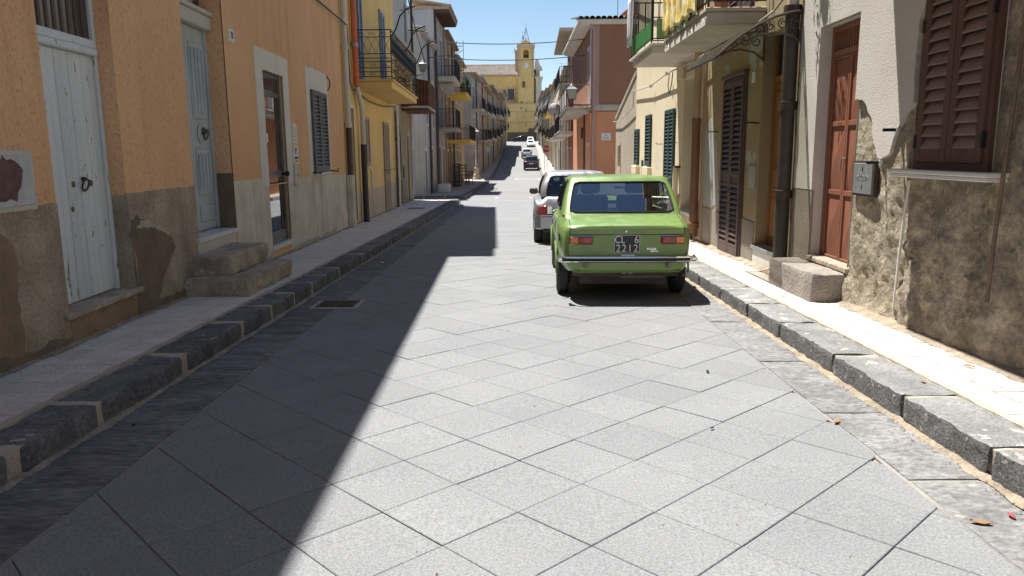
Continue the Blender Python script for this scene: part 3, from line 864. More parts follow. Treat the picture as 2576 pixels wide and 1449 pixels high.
def balcony(par, m, s0, s1, nd, z, h=1.05, t=.16, style='bars', slab_mat='slab_white', mat='iron', lip=True, rail=True):
    """z = top of the slab"""
    mb = MB(m).cbox(-.05, nd, s0, s1, z-.04, z, .006) if lip else MB(m)
    b = (mb if lip else MB(m)).build('balcony', slab_mat, par) if lip else MB(m).cbox(-.05, nd, s0, s1, z-t, z, .01).build('balcony', slab_mat, par)
    if lip: MB(m).cbox(-.05, nd-.045, s0+.045, s1-.045, z-t, z-.042, .01).build('slab', slab_mat, b)
    if rail: railing(b, m, s0, s1, nd, z, h, style, mat)
    return b
def pipe(par, m, path, r, mat, name='downpipe', collars=(), cmat=None, n=12):
    o = MB(m).tube(path, r, n).build(name, mat, par)
    for (s, z, nn) in collars:
        MB(m).lathe([(r*1.02, -.05), (r*1.25, -.045), (r*1.25, .045), (r*1.02, .05)], (nn, s, z), 'z', n).build('collar', cmat or mat, o)
    return o

# ================================================================== left: the orange house
L_ = left_map
la = thing('orange_house', 'orange plastered house with plank door, carved door, glass door and brown dado', 'house', (lx(6), 6, zr(6)+PAV))
holesA = [(5.57, 6.66, .27, 2.98, .19), (8.20, 9.47, .53, 3.62, .28), (10.97, 12.02, .10, 2.62, .10), (13.80, 15.02, 1.11, 2.57, .10)]
facade(la, L_, -8, 15.6, -1.2, 8.3, holesA, 'orange', depth=.2, back=9, roof='roof_tile', ov=.30)
wall_end = thing('orange_house_wing', 'taller orange wing ending at the white and brown downpipe', 'house', (lx(16), 16, zr(16)+PAV))
facade(wall_end, L_, 15.602, 16.86, -1.2, 11.3, [], 'orange_smooth', back=9, roof='roof_tile', ov=.30)
plate(wall_end, 'dado', 'dado_light', L_, 15.602, 16.86, -.6, 1.0, -.01, .007)
# smoother render on the far half, laid over the coarse one
patch(la, 'render_coat', 'orange_smooth', L_, [(9.47, 1.0, 1), (9.47, 3.62, 1), (9.47, 4.4, 1), (10.62, 4.4, 1), (10.62, 2.9, 1), (10.62, 1.0, 1)], -.01, .0035)
hole_frame(la, 'render_coat', 'orange_smooth', L_, (10.62, 15.6, 1.0, 8.2), (10.9, 15.3, 1.02, 2.95), -.01, .0032)
plate(la, 'render_coat', 'orange_smooth', L_, 12.25, 13.58, 1.02, 2.95, -.01, .0033)
# dado with a broken edge
for k, (a, b, mt, top) in enumerate(((-8, 5.57, 'dado', 1.11), (6.66, 8.20, 'dado', 1.12), (9.47, 10.97, 'dado_light', 1.12), (12.02, 15.602, 'dado_light', 1.05))):
    patch(la, 'dado', mt, L_, [(a, -.7, 1), (b, -.7, 1), (b, top), (a, top, 1)], -.012, .006, .004, .08, 40+k)
plate(la, 'dado_return', 'dado', L_, 6.655, 6.667, .27, 1.11, -.188, .005)
plate(la, 'dado_return', 'bare_brown', L_, 9.464, 9.478, .53, 1.22, -.27, .005)
patch(la, 'bare_patch', 'bare_brown', L_, [(6.68, .88), (6.80, .93), (6.97, .84), (7.26, .77), (7.46, .68), (7.58, .54), (7.40, .40), (7.26, .30), (7.12, .14), (7.0, -.3, 1), (6.667, -.3, 1), (6.667, .6)], -.01, .0095, .014, .05, 5)
patch(la, 'bare_patch', 'mortar', L_, [(6.76, .80), (6.86, .875), (7.03, .85), (7.26, .775), (7.47, .70), (7.42, .66), (7.28, .73), (7.13, .78), (6.95, .79)], -.01, .0125, .010, .04, 6)
patch(la, 'bare_patch', 'bare_ochre', L_, [(3.6, 1.0), (4.89, .95), (5.00, .86), (5.03, .72), (4.98, .54), (5.00, .23), (4.96, -.2, 1), (3.6, -.2, 1)], -.01, .0095, .010, .05, 8)
patch(la, 'bare_patch', 'bare_ochre', L_, [(5.57, -.3, 1), (6.66, -.3, 1), (6.66, .235, 1), (5.57, .235, 1)], -.01, .010, .006, .05, 9)
patch(la, 'plaster_remnant', 'dado', L_, [(6.67, .30), (6.72, .52), (6.69, .62), (6.68, .30)], -.01, .013, .006, .04, 10)
patch(la, 'bare_patch', 'bare_brown', L_, [(7.9, .06), (8.19, .10), (8.19, .35), (8.08, .22), (7.98, .16)], -.01, .010, .008, .04, 12)
for k, (a, b) in enumerate(((-4, 5.56), (6.67, 8.1), (9.5, 10.9), (12.1, 15.5))):   # render worn away at the wall foot
    n_ = max(3, int((b-a)/.22)); rq = random.Random(500+k)
    up = [(a+(b-a)*i/n_, zr(a+(b-a)*i/n_)+PAV+.03+.11*abs(noise.noise(Vector((i*.7, k, 0))))+rq.uniform(0, .05)) for i in range(n_+1)]
    patch(la, 'worn_foot', 'bare_brown' if k < 2 else 'mortar', L_, [(a, -.5, 1), (b, -.5, 1)]+up[::-1], -.012, .0155, .010, .05, 520+k)
# threshold of the plank door
MB(L_).cbox(-.2, .035, 5.50, 6.76, .235, .285, .008).build('door_sill', 'old_stone', la)
# plank door
fr = MB(L_); fr.cbox(-.185, -.13, 5.572, 5.62, .286, 2.97, .004); fr.cbox(-.185, -.13, 6.61, 6.655, .286, 2.97, .004)
fr.cbox(-.185, -.10, 5.621, 6.609, 2.27, 2.33, .01); fr.cbox(-.185, -.125, 5.621, 6.609, 2.33, 2.40, .006)
d1 = fr.build('door', 'blue_plank', la)
NPL = 10
for i in range(NPL):
    a, b = 5.622+i*(.986/NPL), 5.622+(i+1)*(.986/NPL)
    MB(L_).cbox(-.175, -.150-.003*(i % 2), a+.0035, b-.0035, .292, 2.268, .006).build('plank', 'blue_plank', d1)
B(-.189, -.176, 5.6, 6.63, .29, 2.27, L_).build('door_back', 'dark_frame', d1)
tw = plate(la, 'transom_window', 'curtain_glass', L_, 5.622, 6.608, 2.401, 2.96, -.18, -.16)
for i in range(9):
    B(-.160, -.154, 5.66+i*.105, 5.70+i*.105, 2.405, 2.955, L_).build('curtain_fold', 'curtain', tw)
def ring(par, m, c, R_, r_, tilt=.0, name='ring_knocker', mat='iron_rust'):
    pts = [(c[0]+.012*math.sin(2*math.pi*k/20), c[1]+R_*math.cos(2*math.pi*k/20), c[2]+R_*math.sin(2*math.pi*k/20)) for k in range(20)]
    return MB(m).tube(pts, r_, 6, closed=True).build(name, mat, par)
ring(d1, L_, (-.125, 6.24, 1.215), .048, .008)
MB(L_).lathe([(.0, 0), (.018, .0), (.018, .03), (.0, .034)], (-.15, 6.24, 1.262), 'x', 10).build('knocker_boss', 'iron_rust', d1)
for s in (6.10, 6.37): MB(L_).lathe([(.0, 0), (.028, .0), (.022, .008), (.0, .01)], (-.151, s, 1.225), 'x', 10).build('escutcheon', 'brass', d1)
MB(L_).lathe([(.0, 0), (.024, .0), (.020, .008), (.0, .01)], (-.151, 6.05, 1.03), 'x', 8).build('keyhole', 'brass', d1)
# carved door under a fanlight
fr = MB(L_); fr.cbox(-.275, -.20, 8.202, 8.27, .56, 3.0, .006); fr.cbox(-.275, -.20, 9.40, 9.468, .56, 3.0, .006)
d2 = fr.build('carved_door', 'blue_carved', la)
MB(L_).cbox(-.278, -.13, 8.202, 9.468, 2.90, 3.06, .015).build('transom_beam', 'white_paint', d2)
MB(L_).cbox(-.278, -.10, 8.202, 9.468, 3.06, 3.11, .012).build('transom_moulding', 'white_paint', d2)
for k in (0, 1):
    a, b = 8.272+k*.564, 8.272+(k+1)*.564-.004
    lf = MB(L_).cbox(-.27, -.225, a, b, .565, 2.895, .006).build('door_leaf', 'blue_carved', d2)
    for za, zb in ((.66, .86), (.98, 1.52), (1.86, 2.72)):
        MB(L_).cbox(-.226, -.212, a+.07, b-.07, za, zb, .012).build('panel', 'blue_carved', lf)
        if zb-za > .4:
            for j in range(4):
                s = a+.12+j*(b-a-.24)/3
                MB(L_).tube([(-.210, s, za+.05), (-.203, s, zb-.06)], .017, 8).build('flute', 'blue_carved', lf)
    MB(L_).lathe([(.11, 0), (.12, .012), (.10, .02), (.04, .022)], (-.225, (a+b)/2, 1.69), 'x', 18).build('medallion', 'blue_carved', lf)
ring(d2, L_, (-.165, 9.13, 1.68), .055, .011, mat='brass')
MB(L_).lathe([(.05, 0), (.045, .02), (.02, .05), (.025, .065), (0, .07)], (-.205, 9.13, 1.72), 'x', 14).build('door_knob', 'brass', d2)
fan = MB(L_)
B(-.277, -.262, 8.205, 9.465, 3.112, 3.61, L_).build('fan_glass', 'curtain_glass', la)
for k in range(11):
    a = math.pi*k/10; c = (8.835, 3.11)
    fan.tube([(-.245, c[0]+.12*math.cos(a), c[1]+.12*math.sin(a)), (-.245, c[0]+.58*math.cos(a), c[1]+.48*math.sin(a))], .011, 6)
for rr in (.12, .36):
    fan.tube([(-.243, 8.835+rr*math.cos(math.pi*k/16), 3.11+rr*.85*math.sin(math.pi*k/16)) for k in range(17)], .012, 6)
fan.build('fanlight', 'white_paint', la)
MB(L_).cbox(-.275, .045, 8.14, 9.40, .50, .555, .008).build('marble_sill', 'marble', la)
MB(L_).cbox(-.02, .02, 8.16, 9.36, .05, .498, .006).build('sill_riser', 'marble', la)
# house number
pl = MB(L_).cbox(-.002, .012, 9.66, 9.86, 2.82, 2.97, .004).build('number_plate', 'paper', la)
text('number', '78', .115, 'ink', pl, (lx(9.76)+.0145, 9.76, 2.893), (R(90), 0, R(90)), .0008, sx=.8)
# glass door with its pale surround
hole_frame(la, 'door_surround', 'surround', L_, (10.63, 12.34, 1.0, 2.90), (10.97, 12.02, 1.0, 2.62), -.01, .012)
MB(L_).cbox(-.10, .03, 10.94, 12.05, .05, .12, .006).build('door_step', 'marble', la)
fr = MB(L_); fr.cbox(-.095, -.045, 10.975, 11.03, .125, 2.615, .004); fr.cbox(-.095, -.045, 11.96, 12.015, .125, 2.615, .004)
fr.cbox(-.095, -.045, 11.031, 11.959, 2.55, 2.615, .004); fr.cbox(-.094, -.050, 11.031, 11.959, 2.28, 2.35, .004); fr.cbox(-.094, -.048, 11.031, 11.959, .125, .30, .004); fr.cbox(-.094, -.052, 11.031, 11.959, 1.10, 1.20, .004)
d3 = fr.build('glass_door', 'alu_dark', la)
for za, zb in ((.301, 1.099), (1.201, 2.279), (2.351, 2.549)):
    B(-.078, -.070, 11.031, 11.959, za, zb, L_).build('pane', 'door_glass', d3)
B(-.101, -.0995, 10.98, 12.0, .13, 2.6, L_).build('room_behind', 'curtain', d3)
MB(L_).tube([(-.045, 11.90, 1.15), (.02, 11.90, 1.15), (.02, 11.90, 1.15)], .018, 8).build('door_handle', 'iron', d3)
MB(L_).lathe([(.0, 0), (.035, .0), (.042, .03), (.03, .055), (0, .06)], (.005, 11.90, 1.15), 'x', 12).build('door_knob', 'iron', d3)
plate(d3, 'paper_notice', 'paper', L_, 11.12, 11.32, 1.62, 1.75, -.069, -.066)
# notices beside the glass door
for k, (a, b, c, d_) in enumerate(((12.44, 12.72, 1.62, 1.93), (12.45, 12.74, 1.29, 1.59))):
    nt_ = thing('paper_notice', ('upper printed paper notice beside the glass door', 'lower paper notice with a dark picture beside the glass door')[k], 'notice', (lx(12.6)+.006, 12.6, c), 'notices on the orange wall')
    B(.0045, .010, a, b, c, d_, L_).build('sheet', 'paper', nt_)
    if k == 0:
        for i in range(7): B(.0100, .0108, a+.04, b-.04-.03*(i % 3), c+.04+i*.033, c+.046+i*.033, L_).build('print_line', 'ink', nt_)
    else:
        MB(L_).prism([(12.54, 1.44), (12.60, 1.44), (12.60, 1.50), (12.66, 1.52), (12.60, 1.56), (12.56, 1.55), (12.54, 1.50)], .0100, .0109).build('picture', 'ink', nt_)
        B(.0100, .0108, a+.03, b-.03, 1.365, 1.405, L_).build('print_line', 'ink', nt_); B(.0100, .0108, a+.05, b-.05, 1.32, 1.34, L_).build('print_line', 'ink', nt_)
ic = thing('door_intercom', 'small white intercom beside the paper notices', 'intercom', (lx(12.36)+.012, 12.36, 1.3))
MB(L_).cbox(.0125, .03, 12.31, 12.41, 1.33, 1.47, .004).build('box', 'paper', ic); B(.0301, .032, 12.335, 12.385, 1.36, 1.38, L_).build('button', 'dull_metal', ic)
ub = thing('utility_box', 'grey utility cover below the paper notices', 'box', (lx(12.5), 12.5, 1.0))
MB(L_).cbox(.004, .03, 12.36, 12.70, .94, 1.26, .005).build('cover', 'dado_light', ub); MB(L_).cbox(.0305, .036, 12.55, 12.58, 1.08, 1.12, .002).build('latch', 'iron', ub)
# shuttered window with pale surround
patch(la, 'window_surround', 'surround', L_, [(13.53, 1.02, 1), (15.30, 1.02, 1), (15.30, 2.80, 1), (15.28, 2.96), (13.53, 2.96, 1)], -.01, .010, .012, .05, 21)
shutters(la, L_, 13.80, 15.02, 1.11, 2.57, .035, 'grey_shutter', 'grey_shutter', 2, .066, .075, sd=.035)
MB(L_).cbox(-.02, .075, 13.74, 15.08, 1.065, 1.105, .006).build('window_sill', 'marble', la)
for s in (13.72, 15.25): MB(L_).tube([(0, s, 1.12), (.16, s, 1.10), (.16, s, 1.16)], .014, 6).build('shutter_stay', 'iron', la)
MB(L_).tube([(.0, 15.25, 2.95), (.06, 15.3, 2.85), (.05, 15.34, 2.74), (.02, 15.28, 2.66)], .012, 6).build('loose_cable', 'cable', la)
# meter box in the wall near the plank door
mbx = thing('meter_box', 'rusty pale metal meter box set into the orange wall before the plank door', 'meter box', (lx(4.9), 4.9, 1.1))
MB(L_).cbox(-.01, .012, 4.60, 5.32, 1.085, 1.49, .004).build('frame', 'white_paint', mbx)
dr = MB(L_).cbox(.0125, .022, 4.64, 5.28, 1.12, 1.455, .004).build('box_door', 'meter_paint', mbx)
patch(dr, 'rust_patch', 'meter_rust', L_, [(4.68, 1.16), (5.08, 1.15), (5.14, 1.25), (5.18, 1.36), (5.10, 1.42), (4.72, 1.43)], .02, .0226, .012, .04, 31)
# clothesline cable along the facade
cb = thing('facade_cable', 'dark cable running along the orange house towards the balcony', 'cable', (lx(15), 15, 3.5))
MB(L_).tube([(.05, 11.0, 5.3), (.06, 12.8, 4.72), (.05, 14.6, 4.22), (.14, 17.0, 4.16), (.14, 17.1, 2.95), (.06, 17.9, 2.90), (.03, 20.5, 2.78), (.03, 22.9, 2.80), (.03, 25.7, 2.95)], .018, 6).build('cable_run', 'cable', cb)
# stone steps below the carved door: two loose blocks
st = stone('stone_step', 'old_stone', None, ident, -3.50, -2.80, 7.72, 9.32, -.03, .165, amp=.020, bev=.028, cuts=(8, 18, 4), seed=51, freq=6.0, warp=.022)
tag(st, 'long low worn stone block under the carved door, lower step', 'step')
st = stone('stone_step', 'old_stone', None, ident, -3.52, -3.06, 7.98, 9.22, .165, .385, amp=.018, bev=.026, cuts=(6, 14, 5), seed=53, freq=6.5, warp=.015)
tag(st, 'upper worn stone block resting on the lower step by the carved door', 'step')
# pipes at the joint of the two houses
wp = pipe(wall_end, L_, [(.085, 16.97, 1.98), (.085, 16.97, 11.2)], .062, 'pipe_white', collars=[(16.97, 2.06, .085), (16.97, 3.7, .085)])
MB(L_).tube([(.085, 16.97, -.30), (.085, 16.97, 2.0)], .066, 12).build('downpipe', 'pipe_darkbrown', wall_end)
MB(L_).cbox(.0, .15, 16.86, 17.12, -.5, .98, .02).build('pipe_casing', 'dado_light', wall_end)

# ================================================================== left: the yellow house with the long balcony
lb = thing('yellow_house', 'yellow plastered house with long iron balcony above beige louvred shutters', 'house', (lx(21), 21, zr(21)+PAV))
facade(lb, L_, 16.862, 26.4, -1.4, 11.3, [(17.32, 18.12, -.12, 2.47, .16), (19.30, 20.20, 1.12, 2.36, .10), (22.95, 24.05, -.28, 2.36, .10),
       (18.80, 19.75, 3.25, 5.55, .12), (22.95, 23.95, 3.25, 5.55, .12)], 'yellow', depth=.2, back=9, roof='roof_tile', ov=.35)
hole_frame(lb, 'door_surround', 'surround', L_, (17.22, 18.22, -.12, 2.56), (17.32, 18.12, -.12, 2.47), -.01, .012)
dn = MB(L_).cbox(-.15, -.10, 17.33, 18.11, -.12, 2.46, .005).build('narrow_door', 'beige_panel', lb)
for za, zb in ((.05, .75), (.9, 2.3)): MB(L_).cbox(-.101, -.085, 17.43, 18.01, za, zb, .012).build('panel', 'beige_panel', dn)
for k, (a, b) in enumerate(((18.25, 22.90), (24.10, 26.39))): patch(lb, 'dado', 'beige_panel', L_, [(a, -.9, 1), (b, -.9, 1), (b, .50, 1), (a, .52, 1)], -.01, .008)
shutters(lb, L_, 19.30, 20.20, 1.12, 2.36, .03, 'beige_shutter', 'beige_shutter', 2, .07, .07)
MB(L_).cbox(-.02, .07, 19.24, 20.26, 1.075, 1.115, .006).build('window_sill', 'marble', lb)
shutters(lb, L_, 22.95, 24.05, -.27, 2.36, .03, 'beige_shutter', 'beige_shutter', 2, .08, .08, solid=[(.62, .80)])
for s in (22.75, 24.3): hook(lb, L_, s, .95, .2)
shutters(lb, L_, 18.80, 19.75, 3.25, 5.55, .03, 'blue_shutter', 'blue_shutter', 2, .075, .07)
shutters(lb, L_, 22.95, 23.95, 3.25, 5.55, .03, 'blue_shutter', 'blue_shutter', 2, .075, .07)
bal = balcony(lb, L_, 18.50, 24.70, .92, 3.17, 1.12, .20, 'lattice', 'yellow')
B(.868, .876, 18.60, 24.60, 3.80, 4.22, L_).build('screen', 'crate_dark', bal)
for k in range(3):   # bent iron arms of a clothes line
    s = 18.6+2.9*k
    MB(L_).tube([(.90, s, 4.15), (1.0, s+.05, 4.32), (1.10, s+.1, 4.62), (1.25, s+.15, 4.78), (1.45, s+.2, 4.86)], .018, 6).build('line_arm', 'iron', bal)
pt = thing('balcony_plant', 'dark dry potted plant on the yellow house balcony', 'plant', (lx(23.2)+.6, 23.2, 3.17))
MB(L_).lathe([(.09, 0), (.13, .22), (.14, .25), (.0, .25)], (.6, 23.2, 3.172), 'z', 12).build('pot', 'terracotta', pt)
mb = MB(L_)
for k in range(40):
    a = random.uniform(0, 6.28); rr = random.uniform(.05, .3); z = random.uniform(3.42, 3.85)
    c = Vector((.6+rr*math.cos(a), 23.2+rr*math.sin(a), z)); d_ = Vector((random.uniform(-.08, .08), random.uniform(-.08, .08), random.uniform(-.05, .08)))
    mb.face([tuple(c), tuple(c+d_+Vector((.03, 0, 0))), tuple(c+d_*1.8), tuple(c+d_-Vector((.03, 0, 0)))])
mb.build('leaves', 'iron_rust', pt)
# orange pipe that bends round into a black foot
op = pipe(lb, L_, [(.10, 18.15, 2.97), (.10, 18.15, 11.2)], .072, 'pipe_orange', collars=[(18.15, 3.9, .10)], cmat='dull_metal')
MB(L_).tube([(.10, 18.15, 2.98), (.11, 18.3, 2.82), (.12, 18.62, 2.58), (.12, 18.68, 2.40), (.12, 18.68, 1.64)], .062, 12).build('downpipe', 'pipe_white', lb)
MB(L_).tube([(.12, 18.68, -.35), (.12, 18.68, 1.66)], .074, 12).build('downpipe', 'pipe_black', lb)
for s, mt, r_ in ((25.75, 'pipe_white', .065), (25.45, 'pipe_darkbrown', .035)):
    pipe(lb, L_, [(.09, s, -.4), (.09, s, 3.0 if r_ > .05 else 2.8)], r_, mt, collars=[(s, .6, .09), (s, 1.9, .09)])
B(.0, .03, 20.42, 20.50, 1.35, 1.52, L_).build('bell_plate', 'paper', lb)
B(.0, .03, 20.35, 20.62, .55, 1.0, L_).build('gas_cover', 'dado_light', lb)
B(-.0, .02, 20.47, 20.49, -.35, .55, L_).build('conduit', 'dado_light', lb)
# ================================================================== left: the old tan house at the corner
lc = thing('old_corner_house', 'stained old tan house at the side street with a rusty sheet balcony', 'house', (lx(29), 29, zr(29)+PAV))
facade(lc, L_, 26.402, 31.0, -1.6, 3.25, [(26.72, 27.55, -.45, 1.95, .18), (29.3, 30.1, -.45, 2.1, .14)], 'old_tan', back=9)
mb = MB(L_); wall_sheet(mb, 26.402, 31.0, 3.252, 11.3, [(29.9, 30.6, 5.6, 7.0, .12)]); mb.build('upper_wall', 'grey_white', lc)
B(-9, -.352, 26.402, 31.0, 3.252, 11.29, L_).build('rear_wall', 'grey_white', lc)
B(-9.1, .35, 26.42, 31.02, 11.302, 11.46, L_).build('roof', 'roof_tile', lc)
B(-.16, -.12, 26.73, 27.54, -.45, 1.94, L_).build('door', 'bare_brown', lc)
MB(L_).prism([(26.70+.44+.44*math.cos(math.pi*k/10), 1.95+.45*math.sin(math.pi*k/10)) for k in range(11)], -.005, .004).build('blind_arch', 'bare_brown', lc)
dg_ = MB(L_).cbox(-.12, -.07, 29.31, 30.09, -.45, 2.09, .005).build('door', 'blue_carved', lc)
B(-.04, .04, 29.2, 30.2, 2.10, 2.2, L_).build('lintel', 'grey_cement', lc)
B(-.1, -.05, 29.92, 30.58, 5.6, 7.0, L_).build('window_blind', 'dark_frame', lc)
B(.0, .03, 27.95, 28.05, .55, .95, L_).build('wall_slot', 'iron', lc)
# projecting ochre bay with a lean-to roof
bay = MB(L_); bay.prism([(.0, 3.2), (.52, 3.2), (.52, 4.75), (.0, 5.30)], 26.45, 28.6, 1); bay = bay.build('bay', 'ochre_wall', lc)
B(.521, .535, 27.2, 27.9, 3.6, 4.55, L_).build('bay_window', 'dark_frame', bay)
MB(L_).prism([(.0, 5.31), (.62, 4.70), (.62, 4.76), (.0, 5.38)], 26.41, 28.7, 1).build('bay_roof', 'grey_white', bay)
# rusty sheet-metal balcony
rb = MB(L_).box(-.02, 1.02, 27.9, 31.0, 3.02, 3.08).build('balcony', 'slab_grey', lc)
for k in range(11): B(.02+k*.09, .085+k*.09, 27.88, 30.98, 2.96, 3.015, L_).build('board', 'rust', rb)
for ax in (0, 1):
    rows = []
    for k in range(25 if ax == 0 else 61):
        t = k/(24 if ax == 0 else 60); w = .016*math.sin(t*math.pi*(16 if ax == 0 else 40))
        if ax == 0: rows.append([(.05+.95*t, 27.92+w, 3.10), (.05+.95*t, 27.92+w, 4.15-.18*t)])
        else: rows.append([(1.0+w, 27.92+3.06*t, 3.10), (1.0+w, 27.92+3.06*t, 3.97)])
    MB(L_).grid(rows).build('corrugated_sheet', 'rust', rb)
pipe(lc, L_, [(.08, 30.75, 1.55), (.08, 30.75, 3.0)], .05, 'pipe_white'); pipe(lc, L_, [(.06, 30.7, -.5), (.06, 30.7, 1.6)], .03, 'grey_white')
for s, z in ((27.4, 7.2), (28.6, 6.5), (29.2, 8.0)): MB(L_).tube([(0, s, z), (.3, s, z), (.32, s+.05, z-.14)], .012, 5).build('wall_hook', 'iron', lc)

# ================================================================== right: peeling house with brown shutters and red door
R_ = right_map
ra = thing('peeling_house', 'peeling stone house with brown louvred shutters and rust red metal door', 'house', (rx(6), 6, zr(6)+PAV))
holesR = [(7.17, 8.08, .34, 2.66, .16), (5.09, 6.03, 1.30, 2.95, .06)]
mb = MB(R_); wall_sheet(mb, -8, 3.0, -1.0, 7.2, [], n=0.0); wall_sheet(mb, 3.0, 8.62, 3.3, 7.2, [], n=0.0); mb.build('wall', 'white_plaster', ra)
B(-8, -.352, -8, 8.62, -1.0, 7.19, R_).build('rear_wall', 'rough_dark', ra)
B(-8.1, .3, -8.02, 8.62, 7.202, 7.36, R_).build('roof', 'roof_tile', ra)
def rough_wall(name, mat, m, s0, s1, z0, z1, holes, res, amp, par, seed, coarse=2.2, low=1.0):
    """a wall skin broken up by displacement; holes cut on grid lines"""
    def axis(lo, hi, marks):
        pts = sorted(set([lo, hi]+[x for x in marks if lo < x < hi])); out = []
        for a, b in zip(pts, pts[1:]):
            k = max(1, int((b-a)/res)); out += [a+(b-a)*i/k for i in range(k)]
        return out+[hi]
    S = axis(s0, s1, [h[0] for h in holes]+[h[1] for h in holes]); Z = axis(z0, z1, [h[2] for h in holes]+[h[3] for h in holes])
    mb = MB(m); ids = {}
    def vid(i, j):
        if (i, j) not in ids:
            s, z = S[i], Z[j]; p = Vector((s, z, seed))
            f = noise.fractal(p*coarse, .9, 2.1, 5)*.6+noise.turbulence(p*coarse*3.5, 3, True)*.35
            k = max(0.0, min(1.0, (2.3-z)/1.6))*low+(1-low)
            edge = min([1.0]+[min(abs(s-h[0]), abs(s-h[1]))*6 for h in holes if h[2]-.05 < z < h[3]+.05]+[min(abs(z-h[2]), abs(z-h[3]))*6 for h in holes if h[0]-.05 < s < h[1]+.05])
            foot = .05*max(0.0, .35-z)/.35
            ids[(i, j)] = mb.P((-.012+amp*f*k*max(.15, edge)+foot, s, z))
        return ids[(i, j)]
    for i in range(len(S)-1):
        for j in range(len(Z)-1):
            sm, zm = (S[i]+S[i+1])/2, (Z[j]+Z[j+1])/2
            if any(h[0] < sm < h[1] and h[2] < zm < h[3] for h in holes): continue
            mb.f.append([vid(i, j), vid(i+1, j), vid(i+1, j+1), vid(i, j+1)]); mb.sm.append(True)
    return mb.build(name, mat, par, recalc=True)
rough_wall('stone_wall', 'rough_dark', R_, 3.0, 6.13, -.4, 3.3, holesR, .028, .105, ra, 3.0, 2.3)
rough_wall('stone_wall', 'rough_wall', R_, 6.13, 8.62, -.4, 3.3, holesR, .027, .062, ra, 9.0, 3.2)
mb = MB(R_)
for a, b, c, d_, dp in holesR:
    for q in ([(.0, a, c), (.0, a, d_), (-dp, a, d_), (-dp, a, c)], [(.0, b, c), (.0, b, d_), (-dp, b, d_), (-dp, b, c)], [(.0, a, d_), (.0, b, d_), (-dp, b, d_), (-dp, a, d_)], [(.0, a, c), (.0, b, c), (-dp, b, c), (-dp, a, c)], [(-dp, a, c), (-dp, b, c), (-dp, b, d_), (-dp, a, d_)]): mb.face(q)
mb.build('reveal', 'white_plaster', ra)
patch(ra, 'plaster_coat', 'white_plaster', R_, [(8.61, 1.03), (8.61, 3.32, 1), (6.02, 3.32, 1), (6.04, 2.55), (6.12, 2.43), (6.14, 2.06), (6.12, 1.80), (6.25, 1.71), (6.36, 1.58), (6.44, 1.41), (6.61, 1.36), (6.74, 1.50), (6.81, 1.71), (6.97, 1.86), (7.13, 1.90), (7.168, 1.89, 1), (7.168, 2.668, 1), (8.082, 2.668, 1), (8.082, 1.03, 1)], -.03, .030, .008, .05, 61)
patch(ra, 'grey_base', 'grey_plaster', R_, [(8.082, 1.028, 1), (8.082, -.2, 1), (8.61, -.2, 1), (8.61, 1.028, 1)], -.03, .026)
MB(R_).tube([(.03, 6.16, .15), (.035, 6.13, .6), (.04, 6.08, 1.02), (.03, 6.07, 1.2)], .011, 6).build('conduit', 'surround', ra)
MB(R_).tube([(.045, 4.92, .45), (.05, 4.905, .8), (.045, 4.89, 1.2), (.03, 4.87, 1.9), (.02, 4.85, 3.0)], .013, 6).build('old_cable', 'bare_brown', ra)
# shutters and sill
hole_frame(ra, 'window_frame', 'brown_wood', R_, (5.085, 6.035, 1.295, 2.98), (5.135, 5.985, 1.345, 2.93), .0, .035)
shutters(ra, R_, 5.135, 5.985, 1.347, 2.92, .035, 'brown_wood', 'slat_brown', 2, .082, .075, bottom=.105, tilt=.036, sd=.032, thick=.012)
for s in (5.13, 5.99):
    for z in (1.50, 2.35): MB(R_).cbox(.03, .065, s-.012, s+.012, z-.05, z+.05, .003).build('hinge', 'iron', ra)
sl = MB(R_); sl.cbox(-.02, .15, 4.90, 6.20, 1.262, 1.292, .006); sl.cbox(-.02, .135, 4.915, 6.185, 1.232, 1.261, .006); sl.build('window_sill', 'marble', ra)
# red door
fr = MB(R_); fr.cbox(-.15, -.09, 7.175, 7.215, .345, 2.655, .003); fr.cbox(-.15, -.09, 8.035, 8.075, .345, 2.655, .003); fr.cbox(-.15, -.09, 7.216, 8.034, 2.36, 2.42, .003); fr.cbox(-.15, -.09, 7.216, 8.034, 2.60, 2.655, .003)
rd = fr.build('metal_door', 'red_door', ra)
for k in (0, 1):
    a, b = 7.218+k*.408, 7.218+(k+1)*.408-.006
    lf = MB(R_).box(-.145, -.118, a, b, .348, 2.358).build('door_leaf', 'red_door', rd)
    fm = MB(R_); fm.cbox(-.117, -.098, a, a+.035, .348, 2.358, .003); fm.cbox(-.117, -.098, b-.035, b, .348, 2.358, .003)
    zz = [.348, 1.02, 1.70, 2.358]
    for z in zz: fm.cbox(-.116, -.099, a+.036, b-.036, max(.35, z-.025), min(2.356, z+.025), .003)
    fm.build('rail', 'red_door', lf)
    for z0_, z1_ in zip(zz, zz[1:]):
        a2, b2, c2, d2_ = a+.036, b-.036, z0_+.026, z1_-.026; cx, cz = (a2+b2)/2, (c2+d2_)/2
        MB(R_).faces([(-.117, a2, c2), (-.117, b2, c2), (-.117, b2, d2_), (-.117, a2, d2_), (-.092, cx, cz)], [(0, 1, 4), (1, 2, 4), (2, 3, 4), (3, 0, 4)])
        mb = MB(R_); mb.faces([(-.1165, a2, c2), (-.1165, b2, c2), (-.1165, b2, d2_), (-.1165, a2, d2_), (-.092, cx, cz)], [(0, 1, 4), (1, 2, 4), (2, 3, 4), (3, 0, 4)]); mb.build('panel', 'red_door', lf)
for k in range(14):
    s = 7.24+k*.058; B(-.14, -.10, s, s+.022, 2.421, 2.599, R_).build('grille_bar', 'red_door', rd)
for z in (2.47, 2.53): B(-.128, -.112, 7.216, 8.034, z, z+.012, R_).build('grille_rail', 'red_door', rd)
